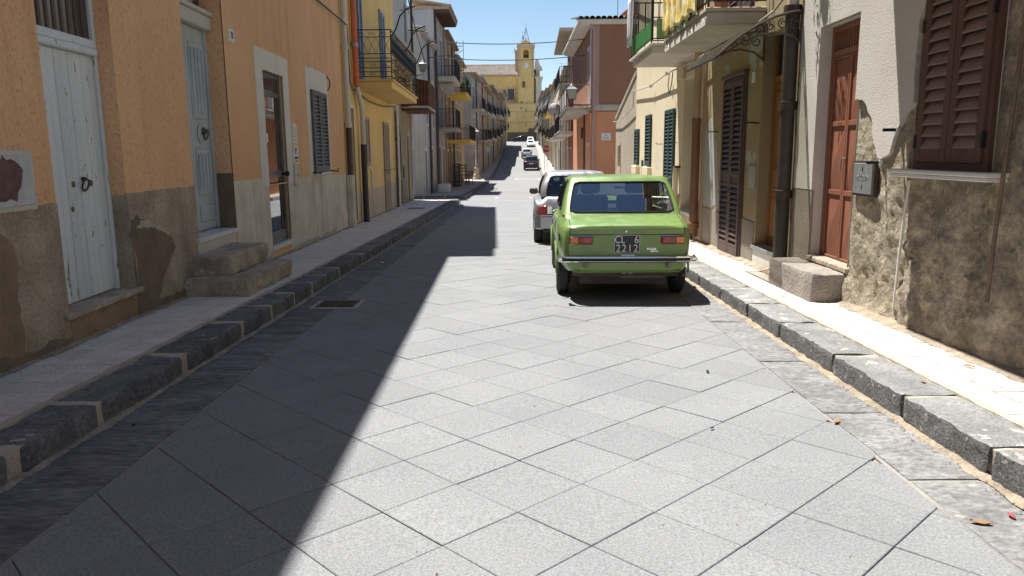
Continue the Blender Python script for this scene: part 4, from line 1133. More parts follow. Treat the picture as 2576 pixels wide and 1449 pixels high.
B(-.158, -.15, 7.2, 8.05, 2.42, 2.6, R_).build('dark_void', 'dark_frame', rd)
MB(R_).tube([(-.098, 7.60, 1.36), (-.06, 7.60, 1.36), (-.055, 7.60, 1.30), (-.055, 7.60, 1.24)], .009, 6).build('door_handle', 'dull_metal', rd)
MB(R_).cbox(-.155, .03, 7.12, 8.12, .285, .343, .012).build('door_sill', 'old_stone', ra)
# water box and stays
wbx = thing('water_meter_box', 'grey metal water meter cover lettered ACQUA beside the red door', 'meter box', (rx(6.87), 6.87, 1.06))
hole_frame(wbx, 'frame', 'iron_rust', R_, (6.67, 7.09, 1.035, 1.345), (6.70, 7.06, 1.06, 1.32), .0, .036)
cv = MB(R_).cbox(.012, .043, 6.695, 7.065, 1.055, 1.325, .004).build('cover', 'zinc', wbx)
text('lettering', 'ACQUA', .062, 'dull_metal', cv, (rx(6.88)-.0435, 6.88, 1.195), (R(90), 0, R(-90)), .002)
for z in (1.115, 1.272): MB(R_).cbox(.0432, .047, 6.875, 6.885, z-.02, z+.02, .001).build('slot', 'iron', cv)
for s, z in ((6.33, 1.60), (6.58, 1.335)):
    MB(R_).cbox(.02, .15, s-.009, s+.009, z-.013, z+.013, .003).build('shutter_stay', 'iron', ra); MB(R_).lathe([(.02, -.02), (.022, 0), (.02, .02)], (.03, s, z), 'z', 8).build('stay_boss', 'surround', ra)
# balcony over the shuttered window
balcony(ra, R_, 2.2, 6.78, .95, 3.45, 1.05, .18, 'bars', 'slab_grey')
# iron downpipe between the two houses
ip = pipe(ra, R_, [(.10, 8.73, -.1), (.10, 8.73, 2.98)], .078, 'pipe_iron', collars=[(8.73, 2.95, .10), (8.73, 1.93, .10), (8.73, .95, .10)], cmat='iron_rust', n=16)
MB(R_).tube([(.10, 8.73, 2.98), (.10, 8.73, 7.1)], .062, 14).build('downpipe', 'pipe_white', ra)
# stone step
st = stone('stone_step', 'step_stone', None, ident, 2.79, 3.13, 7.15, 8.38, -.03, .275, amp=.014, bev=.03, cuts=(4, 9, 3), seed=71, freq=4, warp=.012)
tag(st, 'rough grey stone block step in front of the rust red door', 'step')

hp = thing('hanging_plant', 'trailing green plant in a wall pot high above the rust red door', 'plant', (rx(8.3)-.2, 8.3, 3.55))
MB(R_).lathe([(.06, 0), (.10, .16), (.11, .18), (.0, .18)], (.20, 8.25, 3.55), 'z', 12).build('pot', 'terracotta', hp)
MB(R_).tube([(.0, 8.25, 3.62), (.10, 8.25, 3.62)], .012, 6).build('bracket', 'iron', hp)
mb = MB(R_); rq = random.Random(4)
for k in range(130):
    a = rq.uniform(0, 6.28); q = rq.random(); rr = rq.uniform(.02, .14)*(1.2-.5*q)
    c = Vector((.20+rr*math.cos(a), 8.25+rr*1.6*math.sin(a), 3.80-.75*q)); d_ = Vector((rq.uniform(-.05, .05), rq.uniform(-.05, .05), rq.uniform(-.10, -.02))); sd_ = Vector((rq.uniform(-1, 1), rq.uniform(-1, 1), 0)).normalized()*.016
    mb.face([tuple(c), tuple(c+d_*.5+sd_), tuple(c+d_), tuple(c+d_*.5-sd_)])
mb.build('leaves', 'leaf_green', hp)

# ================================================================== right: olive house with canopy and tall brown shutters
rb_ = thing('olive_house', 'olive plastered house with tall brown shutters and wooden door under canopy', 'house', (rx(11), 11, zr(11)+PAV))
facade(rb_, R_, 8.622, 12.95, -1.0, 7.6, [(8.86, 10.0, .22, 2.86, .20), (10.62, 11.72, -.07, 2.44, .08), (10.5, 11.6, 3.3, 5.4, .12)], 'olive', back=8, roof='roof_tile')
patch(rb_, 'cement_patch', 'grey_cement', R_, [(12.95, .55, 1), (12.95, 1.75, 1), (12.6, 1.95), (12.3, 1.85), (12.05, 1.4), (11.9, .9), (11.85, .56)], -.02, .006, .03, .06, 81)
for k, (a, b) in enumerate(((11.74, 12.95), (10.06, 10.60))): patch(rb_, 'dado', 'grey_plaster', R_, [(a, -.4, 1), (b, -.4, 1), (b, .52, 1), (a, .50)], -.02, .010, .006, .06, 82+k)
hole_frame(rb_, 'shutter_frame', 'slat_dark', R_, (10.60, 11.74, -.06, 2.46), (10.65, 11.69, -.05, 2.41), .0, .03)
shutters(rb_, R_, 10.65, 11.69, -.05, 2.41, .032, 'slat_dark', 'slat_dark', 2, .072, .07, solid=[(.93, 1.12)], bottom=.14, sd=.04, tilt=.03)
MB(R_).cbox(.0, .07, 10.58, 11.76, 2.465, 2.52, .006).build('drip_mould', 'slat_dark', rb_)
hook(rb_, R_, 12.05, 1.73, .16); MB(R_).tube([(.0, 10.05, 1.79), (.20, 10.05, 1.80)], .012, 6).build('shutter_stay', 'iron', rb_)
B(-.002, .012, 10.29, 10.42, 2.32, 2.46, R_).build('number_plate', 'paper', rb_)
MB(R_).cbox(-.002, .014, 10.08, 10.36, .95, 1.24, .004).build('meter_cover', 'grey_cement', rb_)
MB(R_).cbox(-.20, .04, 8.82, 10.06, .165, .215, .006).build('door_sill', 'zinc', rb_)
MB(R_).cbox(-.02, .018, 8.84, 10.03, -.2, .163, .006).build('sill_riser', 'marble', rb_)
fr = MB(R_); fr.cbox(-.195, -.14, 8.865, 8.92, .225, 2.85, .004); fr.cbox(-.195, -.14, 9.94, 9.995, .225, 2.85, .004); fr.cbox(-.194, -.135, 8.921, 9.939, 2.28, 2.36, .005)
wd = fr.build('wooden_door', 'wood_door', rb_)
for k in (0, 1):
    a, b = 8.922+k*.509, 8.922+(k+1)*.509-.003
    lf = MB(R_).cbox(-.19, -.155, a, b, .228, 2.278, .004).build('door_leaf', 'wood_door', wd)
    for za, zb in ((.34, .85), (.98, 1.22), (1.36, 2.16)): MB(R_).cbox(-.156, -.138, a+.09, b-.09, za, zb, .014).build('panel', 'wood_door', lf)
MB(R_).lathe([(0, 0), (.018, 0), (.022, .03), (0, .04)], (-.155, 9.47, 1.1), 'x', 10).build('door_knob', 'brass', wd)
tg = B(-.185, -.175, 8.921, 9.939, 2.361, 2.84, R_).build('transom_glass', 'dark_glass', wd)
mb = MB(R_)
for k in range(6): mb.tube([(-.15, 9.03+k*.16, 2.365), (-.15, 9.03+k*.16, 2.84)], .006, 5)
for k in range(5):
    for z in (2.5, 2.7): scroll(mb, (9.11+k*.16, z), .06, 1.3, .005, 'sz', -.15, 1 if k % 2 else -1)
mb.build('transom_grille', 'iron', wd)
# wrought iron canopy
cn = thing('wrought_iron_canopy', 'curved wrought iron canopy on scrolled brackets over the wooden door', 'canopy', (rx(9.3), 9.3, 2.6))
prof = [(.0, 2.92), (.15, 2.905), (.32, 2.86), (.5, 2.78), (.68, 2.67), (.82, 2.56), (.95, 2.44)]
rows = [[(n_, 8.60, z_), (n_, 10.02, z_)] for n_, z_ in prof]; rows2 = [[(n_, 8.60, z_+.014), (n_, 10.02, z_+.014)] for n_, z_ in prof]
mb = MB(R_); mb.grid(rows); mb.grid(rows2); mb.build('roof_sheet', 'canopy_glass', cn)
for s in (8.62, 10.0):
    mb = MB(R_); mb.tube([(n_, s, z_+.007) for n_, z_ in prof], .016, 6)
    mb.tube([(.0, s, 2.55), (.0, s, 2.92)], .013, 6)
    low = [(.0, s, 2.57), (.12, s, 2.66), (.30, s, 2.70), (.5, s, 2.67), (.70, s, 2.585), (.9, s, 2.46)]
    mb.tube(low, .012, 6)
    for k, (nn, zz_, rr) in enumerate(((.10, 2.79, .065), (.24, 2.79, .055), (.37, 2.765, .045), (.49, 2.725, .035), (.60, 2.68, .028))): scroll(mb, (nn, zz_), rr, 1.35, .008, 'nz', s, -1, math.pi/2)
    mb.build('bracket', 'iron_rust', cn)
MB(R_).tube([(.95, 8.6, 2.445), (.95, 10.02, 2.445)], .014, 6).build('front_bar', 'iron', cn)
# balcony with draped blanket
b2 = MB(R_).cbox(-.05, .76, 9.95, 12.72, 3.155, 3.205, .008).build('balcony', 'slab_grey', rb_)
MB(R_).cbox(-.05, .745, 9.97, 12.70, 3.0, 3.153, .012).build('slab', 'slab_grey', b2)
patch(b2, 'broken_render', 'slab_white', lambda n_, s, z: R_(n_, s, z), [(10.0, 3.0, 1), (12.68, 3.0, 1), (12.68, 3.06), (11.4, 3.09), (10.6, 3.05), (10.0, 3.08)], .743, .752, .02, .07, 91)
railing(b2, R_, 9.95, 12.72, .76, 3.205, 1.05, 'bars')
shutters(rb_, R_, 10.5, 11.6, 3.3, 5.4, .03, 'slat_dark', 'slat_dark', 2, .09, .08, each=False)
cl = MB(R_); rows = []
for i in range(61):
    s = 10.35+2.25*i/60; row = []
    for j in range(19):
        z = 4.30-1.06*j/18*(1+.03*math.sin(i*.5)); w = .022*math.sin(s*16+z*2.0)+.016*math.sin(s*31-z*3)+.02*noise.noise(Vector((s*4, z*4, 2)))
        row.append((.80+w*(.3+.7*j/18), s, z))
    row = [(.56, s, 3.9), (.60, s, 4.2), (.72, s, 4.30)]+row
    rows.append(row)
cl.grid(rows); o = cl.build('draped_blanket', 'cloth_yellow', None, loc=(rx(11.5)-.8, 11.5, 3.25)); tag(o, 'yellow flowered blanket draped over the balcony railing of the olive house', 'blanket')
so = o.modifiers.new('thick', 'SOLIDIFY'); so.thickness = .008
pot = thing('flower_pot', 'terracotta flower pot on the olive house balcony', 'flower pot', (rx(10.2)-.5, 10.2, 3.205))
MB(R_).lathe([(.08, 0), (.11, .18), (.125, .20), (.125, .23), (.0, .22)], (.5, 10.2, 3.207), 'z', 14).build('pot', 'terracotta', pot)
mb = MB(R_)
for k in range(150):
    a = random.uniform(0, 6.28); rr = random.uniform(.0, .26); z = 3.42+random.uniform(0, .45)*(1-rr)
    c = Vector((.5+rr*math.cos(a), 10.2+rr*math.sin(a), z)); d_ = Vector((random.uniform(-.06, .06), random.uniform(-.06, .06), random.uniform(-.03, .05)))
    sd_ = d_.cross(Vector((0, 0, 1))).normalized()*.018
    mb.face([tuple(c), tuple(c+d_*.6+sd_), tuple(c+d_*1.3), tuple(c+d_*.6-sd_)])
mb.build('leaves', 'leaf_green', pot)
# tan downpipe
tp = pipe(rb_, R_, [(.10, 13.12, 1.92), (.10, 13.12, 7.4)], .062, 'pipe_tan', collars=[(13.12, 1.93, .10)], cmat='pipe_brown')
MB(R_).tube([(.10, 13.12, -.02), (.10, 13.12, 1.9)], .072, 12).build('downpipe', 'pipe_brown', rb_)
MB(R_).lathe([(.074, 0), (.095, .01), (.095, .10), (.074, .11)], (.10, 13.12, .12), 'z', 12).build('pipe_shoe', 'pipe_brown', rb_)
B(.0, .035, 12.90, 12.955, -.3, 3.1, R_).build('shadow_strip', 'pipe_tan', rb_)  # added strip standing in for a thin shadow beside the pipe

# ================================================================== right: cream house with green shutters
rc = thing('cream_house', 'cream plastered house with dark green louvred shutters and green panelled balcony', 'house', (rx(16), 16, zr(16)+PAV))
facade(rc, R_, 12.957, 20.5, -1.2, 7.8, [(13.74, 14.66, .34, 2.75, .34), (15.34, 16.28, .10, 2.27, .08), (18.02, 18.72, 1.08, 2.28, .08), (19.80, 20.42, 1.09, 2.0, .08), (13.9, 14.9, 3.3, 5.5, .12)], 'cream', back=8, roof='roof_tile')
MB(R_).prism([(14.2+.46*math.cos(math.pi*k/12), 2.751+.38*math.sin(math.pi*k/12)) for k in range(13)], .0, .003).build('arch_field', 'cream', rc)
gd = MB(R_).cbox(-.33, -.28, 13.75, 14.65, .36, 2.74, .005).build('green_door', 'green_shutter', rc)
for za, zb in ((.5, 1.2), (1.35, 2.6)): MB(R_).cbox(-.281, -.265, 13.9, 14.5, za, zb, .012).build('panel', 'green_shutter', gd)
MB(R_).cbox(-.33, .05, 13.68, 14.78, .28, .335, .006).build('door_sill', 'marble', rc); MB(R_).cbox(.0, .03, 13.70, 14.76, -.3, .278, .006).build('sill_riser', 'beige_panel', rc)
patch(rc, 'dado', 'beige_panel', R_, [(12.96, -.4, 1), (13.72, -.4, 1), (13.72, .58, 1), (12.96, .58, 1)], -.02, .012)
patch(rc, 'dado', 'beige_panel', R_, [(14.70, -.4, 1), (15.32, -.4, 1), (15.32, .62, 1), (14.70, .62, 1)], -.02, .010)
shutters(rc, R_, 15.34, 16.28, .11, 2.27, .03, 'green_shutter', 'green_shutter', 2, .07, .07, solid=[(.75, .92)])
shutters(rc, R_, 18.02, 18.72, 1.09, 2.28, .03, 'green_shutter', 'green_shutter', 1, .075, .07)
shutters(rc, R_, 19.80, 20.42, 1.10, 2.0, .03, 'green_shutter', 'green_shutter', 1, .075, .07)
for a, b in ((17.95, 18.80), (19.72, 20.5)): MB(R_).cbox(-.02, .10, a, b, .86, 1.07, .008).build('window_sill', 'cream', rc)
for s, z in ((16.65, 1.59), (15.12, 1.60)): hook(rc, R_, s, z, .14)
B(.0, .03, 19.12, 19.30, .86, 1.22, R_).build('letter_box', 'green_shutter', rc); B(.0, .05, 13.45, 13.60, 1.30, 1.50, R_).build('door_bell', 'paper', rc)
pipe(rc, R_, [(.07, 14.88, -.2), (.07, 14.88, 1.14)], .055, 'cream'); MB(R_).cbox(.0, .09, 14.78, 14.98, 1.12, 1.16, .004).build('pipe_clip', 'iron', rc)
pipe(rc, R_, [(.08, 14.55, 2.75), (.08, 14.55, 3.1)], .06, 'cream')
patch(rc, 'bare_patch', 'surround', R_, [(17.5, 1.35), (17.2, 1.52), (17.05, 1.30), (17.2, 1.02), (17.4, 1.05)], -.02, .002, .02, .05, 95)
b3 = MB(R_).cbox(-.05, .92, 13.13, 15.45, 3.165, 3.205, .008).build('balcony', 'slab_white', rc)
MB(R_).cbox(-.05, .86, 13.20, 15.38, 3.05, 3.163, .012).build('slab', 'slab_white', b3)
railing(b3, R_, 13.13, 15.45, .92, 3.205, 1.05, 'bars')
for k in range(6):
    a = 13.22+k*.375; B(.868, .880, a, a+.345, 3.27, 3.58, R_).build('green_panel', 'green_panel', b3)
B(.32, .80, 13.162, 13.172, 3.27, 3.60, R_).build('green_panel', 'green_panel_pale', b3)
mb = MB(R_)
for a, b, c, d_ in ((.28, .86, 3.25, 3.62), (.10, .5, 3.62, 3.80), (.5, .86, 3.62, 3.95), (.10, .3, 3.25, 3.50)):
    for q in ((a, b, c, c), (a, b, d_, d_)): mb.box(min(q[0], q[1]), max(q[0], q[1]), 13.163, 13.179, q[2]-.008, q[2]+.008)
    for x in (a, b): mb.box(x-.008, x+.008, 13.163, 13.179, c, d_)
mb.build('rail_frame', 'iron', b3)
shutters(rc, R_, 13.9, 14.9, 3.3, 5.4, .03, 'green_shutter', 'green_shutter', 2, .09, .08, each=False)
rows = []
for i in range(13):
    s = 15.0+.42*i/12; rows.append([(.93+.03*math.sin(i*1.7)+.02*j/8, s+.02*math.sin(j*.6+i), 4.32-.78*j/8-(.12*abs(math.sin(i*.4)) if j == 8 else 0)) for j in range(9)])
o = MB(R_).grid(rows).build('hanging_towel', 'cloth_white', None, loc=(rx(15.2)-.93, 15.2, 3.6)); tag(o, 'white towel hanging from the green panelled balcony', 'towel'); so = o.modifiers.new('thick', 'SOLIDIFY'); so.thickness = .008
# tied-up cable along the olive and cream houses
fc = thing('festooned_cable', 'pale knotted cable looped along the olive and cream houses', 'cable', (rx(16), 16, 3.0))
pts = [(.12, 8.78, 3.18), (.12, 9.3, 3.04), (.10, 10.5, 2.98), (.10, 12.0, 3.0), (.12, 13.2, 2.94), (.10, 14.6, 2.96), (.10, 15.8, 2.98), (.08, 17.8, 2.90), (.07, 20.5, 2.98), (.07, 20.55, 2.58), (.07, 21.8, 2.44), (.07, 23.2, 2.33), (.07, 24.7, 2.36)]
MB(R_).tube(pts, .014, 6).build('cable_run', 'cable_white', fc)
for k, (n_, s, z) in enumerate(pts[2:8]):
    MB(R_).tube([(n_+.03*math.sin(i*1.1), s+.06*math.cos(i*.9), z+.035*math.sin(i*.8)) for i in range(12)], .010, 5).build('knot', 'cable_white', fc)
MB(R_).tube([(.10, 15.6, 2.95), (.14, 15.5, 2.7), (.12, 15.45, 2.55), (.10, 15.35, 2.72), (.09, 15.3, 2.95)], .010, 5).build('loose_loop', 'cable', fc)
# ================================================================== right: rubble garden wall with sloping top
rw = thing('rubble_wall', 'rough pale wall with sloping top beyond the cream house', 'wall', (rx(22.6), 22.6, zr(22.6)+PAV))
MB(R_).prism([(20.502, -1.2), (24.6, -1.2), (24.6, 2.42), (20.502, 3.42)], -.35, .0).build('wall', 'rubble_wall', rw)
MB(R_).prism([(20.502, 3.422), (24.6, 2.422), (24.66, 2.49), (20.502, 3.50)], -.38, .03).build('coping', 'slab_grey', rw)
dw = B(-.02, .02, 23.35, 24.0, -.40, 1.72, R_).build('door', 'beige_panel', rw)
for k in range(11): MB(R_).prism([(.018, 1.10+k*.052), (.045, 1.085+k*.052), (.045, 1.095+k*.052), (.018, 1.115+k*.052)], 23.42, 23.93, 1).build('slat', 'slat_brown', dw)

# ================================================================== houses further down the street
def far_house(name, label, m, s0, s1, h, mat, wins=(), bals=(), low=None, roof='roof_tile', ov=.35, back=9, core=None, pipe_at=None, wmat='grey_shutter', eave=None):
    """wins: (s0, s1, z0, z1[, material]); bals: (s0, s1, depth, z[, slab material, style]); heights above the pavement at s0"""
    g = zr((s0+s1)/2)+PAV
    t = thing(name, label, 'house', (m(0, (s0+s1)/2, 0).x, (s0+s1)/2, g))
    mm = lambda n_, s, z: m(n_, s, z+g)
    facade(t, mm, s0, s1-.004, -2.0, h, [(w[0], w[1], w[2], w[3], .12) for w in wins], mat, core, back, .2, roof, ov, 1.0)
    for w in wins:
        mt = w[4] if len(w) > 4 else wmat
        f = MB(mm).cbox(-.11, -.05, w[0]+.01, w[1]-.01, w[2]+.005, w[3]-.005, .01).build('door' if w[2] < .3 else 'window', mt, t)
        mb = MB(mm); k = max(3, int((w[3]-w[2])/.16)); zz = (w[3]-w[2]-.2)/k
        for i in range(k): mb.box(-.049, -.03, w[0]+.10, w[1]-.10, w[2]+.1+i*zz, w[2]+.1+i*zz+zz*.55)
        mb.build('louvres' if w[2] >= .3 else 'panels', mt, f)
        hole_frame(t, 'window_frame', 'surround' if mat not in ('surround',) else 'grey_cement', mm, (w[0]-.12, w[1]+.12, w[2]-(.12 if w[2] > .3 else 0), w[3]+.14), (w[0], w[1], w[2], w[3]), -.01, .02)
    for b in bals: balcony(t, mm, b[0], b[1], b[2], b[3], b[6] if len(b) > 6 else 1.0, .18, b[5] if len(b) > 5 else 'bars', b[4] if len(b) > 4 else 'slab_white')
    if low: patch(t, 'dado', low, mm, [(s0+.01, -1.5, 1), (s1-.01, -1.5, 1), (s1-.01, .85, 1), (s0+.01, .85, 1)], -.01, .008) if not wins or min(w[2] for w in wins) > .85 else None
    if pipe_at:
        for (s, mt) in pipe_at: pipe(t, mm, [(.08, s, 0), (.08, s, h-.1)], .055, mt, n=8)
    if eave:
        for k in range(int((s1-s0)/.35)): B(.02, ov-.03, s0+.1+k*.35, s0+.2+k*.35, h-.14, h-.005, mm).build('rafter', eave, t)
        for k in range(int((s1-s0)/.3)):
            MB(mm).tube([(-1.2, s0+.15+k*.3, h+.52), (ov+.06, s0+.15+k*.3, h+.19)], .10, 8).build('roof_tile', 'roof_tile', t)
    t['g'] = g; t['mm'] = 1
    return t, mm
# --- left, second block
h4, m4 = far_house('low_white_house', 'crumbling grey white house at the far corner of the side street', L_, 35.3, 41.9, 7.3, 'grey_white',
    [(36.2, 36.9, 0, 2.1, 'grey_shutter'), (39.0, 39.8, 0, 2.2, 'dark_frame'), (40.2, 40.9, 3.3, 5.5, 'green_shutter'), (37.2, 37.9, 3.4, 5.2, 'grey_shutter')],
    [], roof=None, pipe_at=[(38.2, 'pipe_black'), (41.6, 'pipe_darkbrown')], core='blue_grey')
for k in range(22):
    a = 35.4+k*.29; r_ = random.Random(k)
    stone('coping_stone', 'rubble_wall', h4, m4, -.4, .08+r_.uniform(0, .12), a, a+.27, 7.3, 7.42+r_.uniform(0, .22), amp=.03, bev=.04, cuts=(1, 1, 1), seed=300+k)
h5, m5 = far_house('tall_grey_house', 'tall blue grey house with overhanging tiled eave and two iron balconies', L_, 41.9, 47.4, 9.55, 'grey_white',
    [(42.6, 43.5, 6.15, 8.5, 'dark_frame'), (45.2, 46.1, 6.15, 8.5, 'grey_shutter'), (42.7, 43.6, 3.5, 5.7, 'grey_shutter'), (45.3, 46.2, 3.5, 5.7, 'grey_shutter'), (43.2, 44.2, 0, 2.4, 'dark_frame'), (45.5, 46.4, 0, 2.3, 'brown_wood')],
    [(42.1, 46.8, 1.05, 6.15, 'slab_white', 'bars', 1.05), (42.1, 45.6, 1.10, 3.45, 'slab_grey', 'bars', 1.0)], ov=.85, core='blue_grey', pipe_at=[(42.05, 'pipe_black'), (47.2, 'pipe_tan')], eave='brown_wood')
B(.30, .85, 43.6, 44.3, 5.35, 5.9, m5).build('air_conditioner', 'ac_white', h5); B(.851, .86, 43.75, 44.15, 5.42, 5.83, m5).build('fan_grille', 'dark_frame', h5)
B(1.04, 1.06, 42.2, 45.5, 3.55, 4.4, m5).build('screen', 'crate_dark', h5)
MB(m5).tube([(1.0, 42.2, 7.2), (1.5, 42.3, 7.5)], .015, 5).build('line_arm', 'iron', h5)
rk_ = MB(m5)
for z in (6.9, 7.6, 8.3): rk_.tube([(.85, 46.7, z), (1.25, 46.7, z)], .02, 5)
for n_ in (.85, 1.25): rk_.tube([(n_, 46.7, 6.2), (n_, 46.7, 8.6)], .015, 5)
rk_.build('clothes_rack', 'iron', h5)
h6, m6 = far_house('yellow_balcony_house', 'beige house with bright yellow balcony slabs', L_, 47.4, 56.2, 9.3, 'far_beige',
    [(48.4, 49.3, 5.9, 8.0), (51.4, 52.3, 5.9, 8.0), (54.2, 55.1, 5.9, 8.0), (48.4, 49.3, 3.1, 5.2), (51.4, 52.3, 3.1, 5.2), (54.2, 55.1, 3.1, 5.2), (48.6, 49.8, 0, 2.3, 'brown_wood'), (51.6, 52.6, 0, 2.3, 'dark_frame'), (54.0, 55.2, 0, 2.4, 'grey_shutter')],
    [(47.9, 53.0, 1.35, 5.85, 'awning_yellow', 'bars', .9), (47.9, 55.6, 1.5, 3.0, 'awning_yellow', 'bars', .9)], low=None, pipe_at=[(50.3, 'pipe_tan'), (53.2, 'pipe_darkbrown')], core='ochre_wall')
plb = thing('balcony_plant', 'bushy green plant in a box on the yellow balcony', 'plant', (lx(49)+1.1, 49, zr(49)+PAV+5.85))
B(.9, 1.25, 48.4, 49.6, 5.86, 6.08, m6).build('planter', 'terracotta', plb)
mb = MB(m6)
for k in range(220):
    c = Vector((1.08+random.gauss(0, .18), 49+random.gauss(0, .35), 6.1+abs(random.gauss(0, .28)))); d_ = Vector((random.uniform(-.12, .12), random.uniform(-.12, .12), random.uniform(.02, .16))); e = Vector((random.uniform(-.03, .03), random.uniform(-.03, .03), .02))
    mb.face([tuple(c), tuple(c+d_*.5+e), tuple(c+d_), tuple(c+d_*.5-e)])
mb.build('leaves', 'leaf_green', plb)
h7, m7 = far_house('ochre_corner_house', 'ochre house at the end of the second block with brick chimney', L_, 56.2, 63.9, 9.0, 'ochre_wall',
    [(57.2, 58.1, 3.2, 5.3), (60.4, 61.3, 3.2, 5.3), (57.2, 58.1, 6.0, 8.0), (60.4, 61.3, 6.0, 8.0), (57.0, 58.2, 0, 2.4, 'brown_wood'), (60.2, 61.2, 0, 2.3, 'dark_frame')], [(56.6, 62.0, 1.1, 3.1)], low=None, core='brick_red')
for k in range(4): B(-.5-.0, -.05, 56.4+k*.75, 56.9+k*.75, 9.15, 9.95-.18*k, m7).build('chimney', 'brick_red', h7)
# --- left, third block
T3 = [('grey_stone_house', 'stained grey house just past the second side street', 70.4, 79.5, 9.2, 'far_grey', 'slab_grey'),
      ('pink_house', 'faded pink house with narrow balconies beyond the street lamp', 79.5, 89.0, 9.6, 'pink', 'slab_grey'),
      ('beige_house', 'plain beige house with iron balconies behind the pink house', 89.0, 101.0, 9.0, 'far_beige', 'slab_white'),
      ('dark_grey_house', 'dark weathered house with black balconies down the left side', 101.0, 114.0, 9.8, 'far_grey', 'slab_grey'),
      ('ochre_house', 'small ochre house far down the left side', 114.0, 128.0, 9.2, 'ochre_wall', 'slab_white'),
      ('tan_house', 'tan house second from the church end on the left', 128.0, 146.0, 9.6, 'old_tan', 'slab_grey'),
      ('beige_terrace_house', 'last house on the left before the church square', 146.0, 165.5, 10.4, 'far_beige', 'slab_white')]
for k, (nm, lb_, a, b, h, mt, sm) in enumerate(T3):
    w = []; L = b-a; n = max(2, int(L/3.6)); rnd = random.Random(70+k); bl = []
    for i in range(n):
        c = a+L*(i+.5)/n
        w.append((c-.5, c+.5, 0, 2.35, rnd.choice(['brown_wood', 'dark_frame', 'grey_shutter'])))
        for z in (3.5, 6.3):
            w.append((c-.45, c+.45, z, z+2.0, rnd.choice(['grey_shutter', 'green_shutter', 'dark_frame', 'slat_dark'])))
    for z in (3.45, 6.25):
        if rnd.random() < .9: bl.append((a+.8, a+.8+L*rnd.uniform(.35, .5), .95, z, sm, 'bars', 1.0))
        if rnd.random() < .6: bl.append((a+L*.62, b-.6, .9, z, sm, 'bars', 1.0))
    far_house(nm, lb_, L_, a, b, h, mt, w, bl, pipe_at=[(a+L*.52, rnd.choice(['pipe_tan', 'pipe_darkbrown', 'pipe_white']))], core=mt, ov=.5)
# --- right: brown and salmon corner house
rg = zr(40)+PAV
r5 = thing('salmon_house', 'brown and salmon corner house with tiled roof and long balcony', 'house', (rx(40), 40, rg))
R5 = lambda n_, s, z: Vector((rx(s)-n_, s, z))
W5 = [(36.0, 36.9, 3.55, 6.0, .1), (38.7, 39.6, 3.55, 6.0, .1), (41.8, 42.7, 3.55, 6.0, .1), (36.2, 37.0, -.55, 1.7, .15), (38.6, 39.8, -.55, 2.0, .15), (42.4, 43.4, -.55, 1.9, .15)]
mb = MB(R5); wall_sheet(mb, 35.0, 46.4, 3.42, 7.02, [w for w in W5 if w[2] > 3], smax=1.0); mb.build('upper_wall', 'pink', r5)
mb = MB(R5); wall_sheet(mb, 35.0, 46.4, -2, 3.41, [w for w in W5 if w[2] < 3], smax=1.0); mb.build('wall', 'salmon', r5)
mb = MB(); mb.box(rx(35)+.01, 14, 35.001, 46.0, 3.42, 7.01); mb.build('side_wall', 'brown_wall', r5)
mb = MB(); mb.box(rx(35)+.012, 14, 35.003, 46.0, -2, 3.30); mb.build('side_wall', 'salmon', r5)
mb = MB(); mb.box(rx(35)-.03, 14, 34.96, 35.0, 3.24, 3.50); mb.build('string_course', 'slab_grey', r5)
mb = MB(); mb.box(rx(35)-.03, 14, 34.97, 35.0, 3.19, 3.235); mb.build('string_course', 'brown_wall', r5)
for w in W5:
    mt = 'surround' if w[2] > 3 else 'slat_dark'
    f = MB(R5).cbox(-.09, -.04, w[0]+.01, w[1]-.01, w[2], w[3]-.005, .01).build('window' if w[2] > 3 else 'door', mt, r5)
    mb = MB(R5); k = 16
    for i in range(k): mb.box(-.039, -.02, w[0]+.1, w[1]-.1, w[2]+.1+i*.14, w[2]+.18+i*.14)
    mb.build('louvres', mt, f)
    hole_frame(r5, 'window_frame', 'white_stone', R5, (w[0]-.14, w[1]+.14, w[2], w[3]+.16), (w[0], w[1], w[2], w[3]), -.01, .025)
for s in (35.05, 41.0, 46.2): B(-.01, .03, s, s+.18, 3.42, 7.0, R5).build('pilaster', 'white_stone', r5)
cor = MB(); cor.box(rx(35)-.62, 14.2, 34.72, 46.3, 7.022, 7.12); cor.box(rx(35)-.50, 14.1, 34.80, 46.2, 6.94, 7.02); cor.build('cornice', 'surround', r5)
# pitched roof of barrel tiles, eave over the side street
mb = MB(); mb.face([(rx(35)-.66, 34.66, 7.135), (14.2, 34.66, 7.135), (14.2, 40.5, 8.0), (rx(35)+1.2, 40.5, 8.0)]); mb.face([(rx(35)-.66, 34.66, 7.135), (rx(35)+1.2, 40.5, 8.0), (rx(46), 46.3, 7.2)]); rf = mb.build('roof', 'old_tile', r5)
for k in range(36):
    x = rx(35)-.50+k*.25; sl_ = random.uniform(-.02, .02)
    rows = []
    for y_, z_ in ((34.58+sl_, 7.14), (36.6, 7.44), (39.6, 7.90)):
        rows.append([(x+.115*math.cos(math.pi*q/6), y_, z_+.105*math.sin(math.pi*q/6)) for q in range(7)])
    MB().grid(rows).build('tile', 'old_tile', rf)
    if k % 1 == 0: MB().face([(x+.11*math.cos(math.pi*q/6), 34.60+sl_, 7.13+.1*math.sin(math.pi*q/6)) for q in range(7)]) 
b5 = balcony(r5, R5, 35.25, 43.6, 1.12, 3.42, .98, .22, 'bars', 'slab_grey', 'iron_rust', rail=False)
mb = MB(R5)
for z in (3.50, 4.40):
    for q in ([(0, 35.3, z), (1.08, 35.3, z)], [(1.08, 35.3, z), (1.08, 43.55, z)], [(0, 43.55, z), (1.08, 43.55, z)]): mb.tube(q, .022, 6)
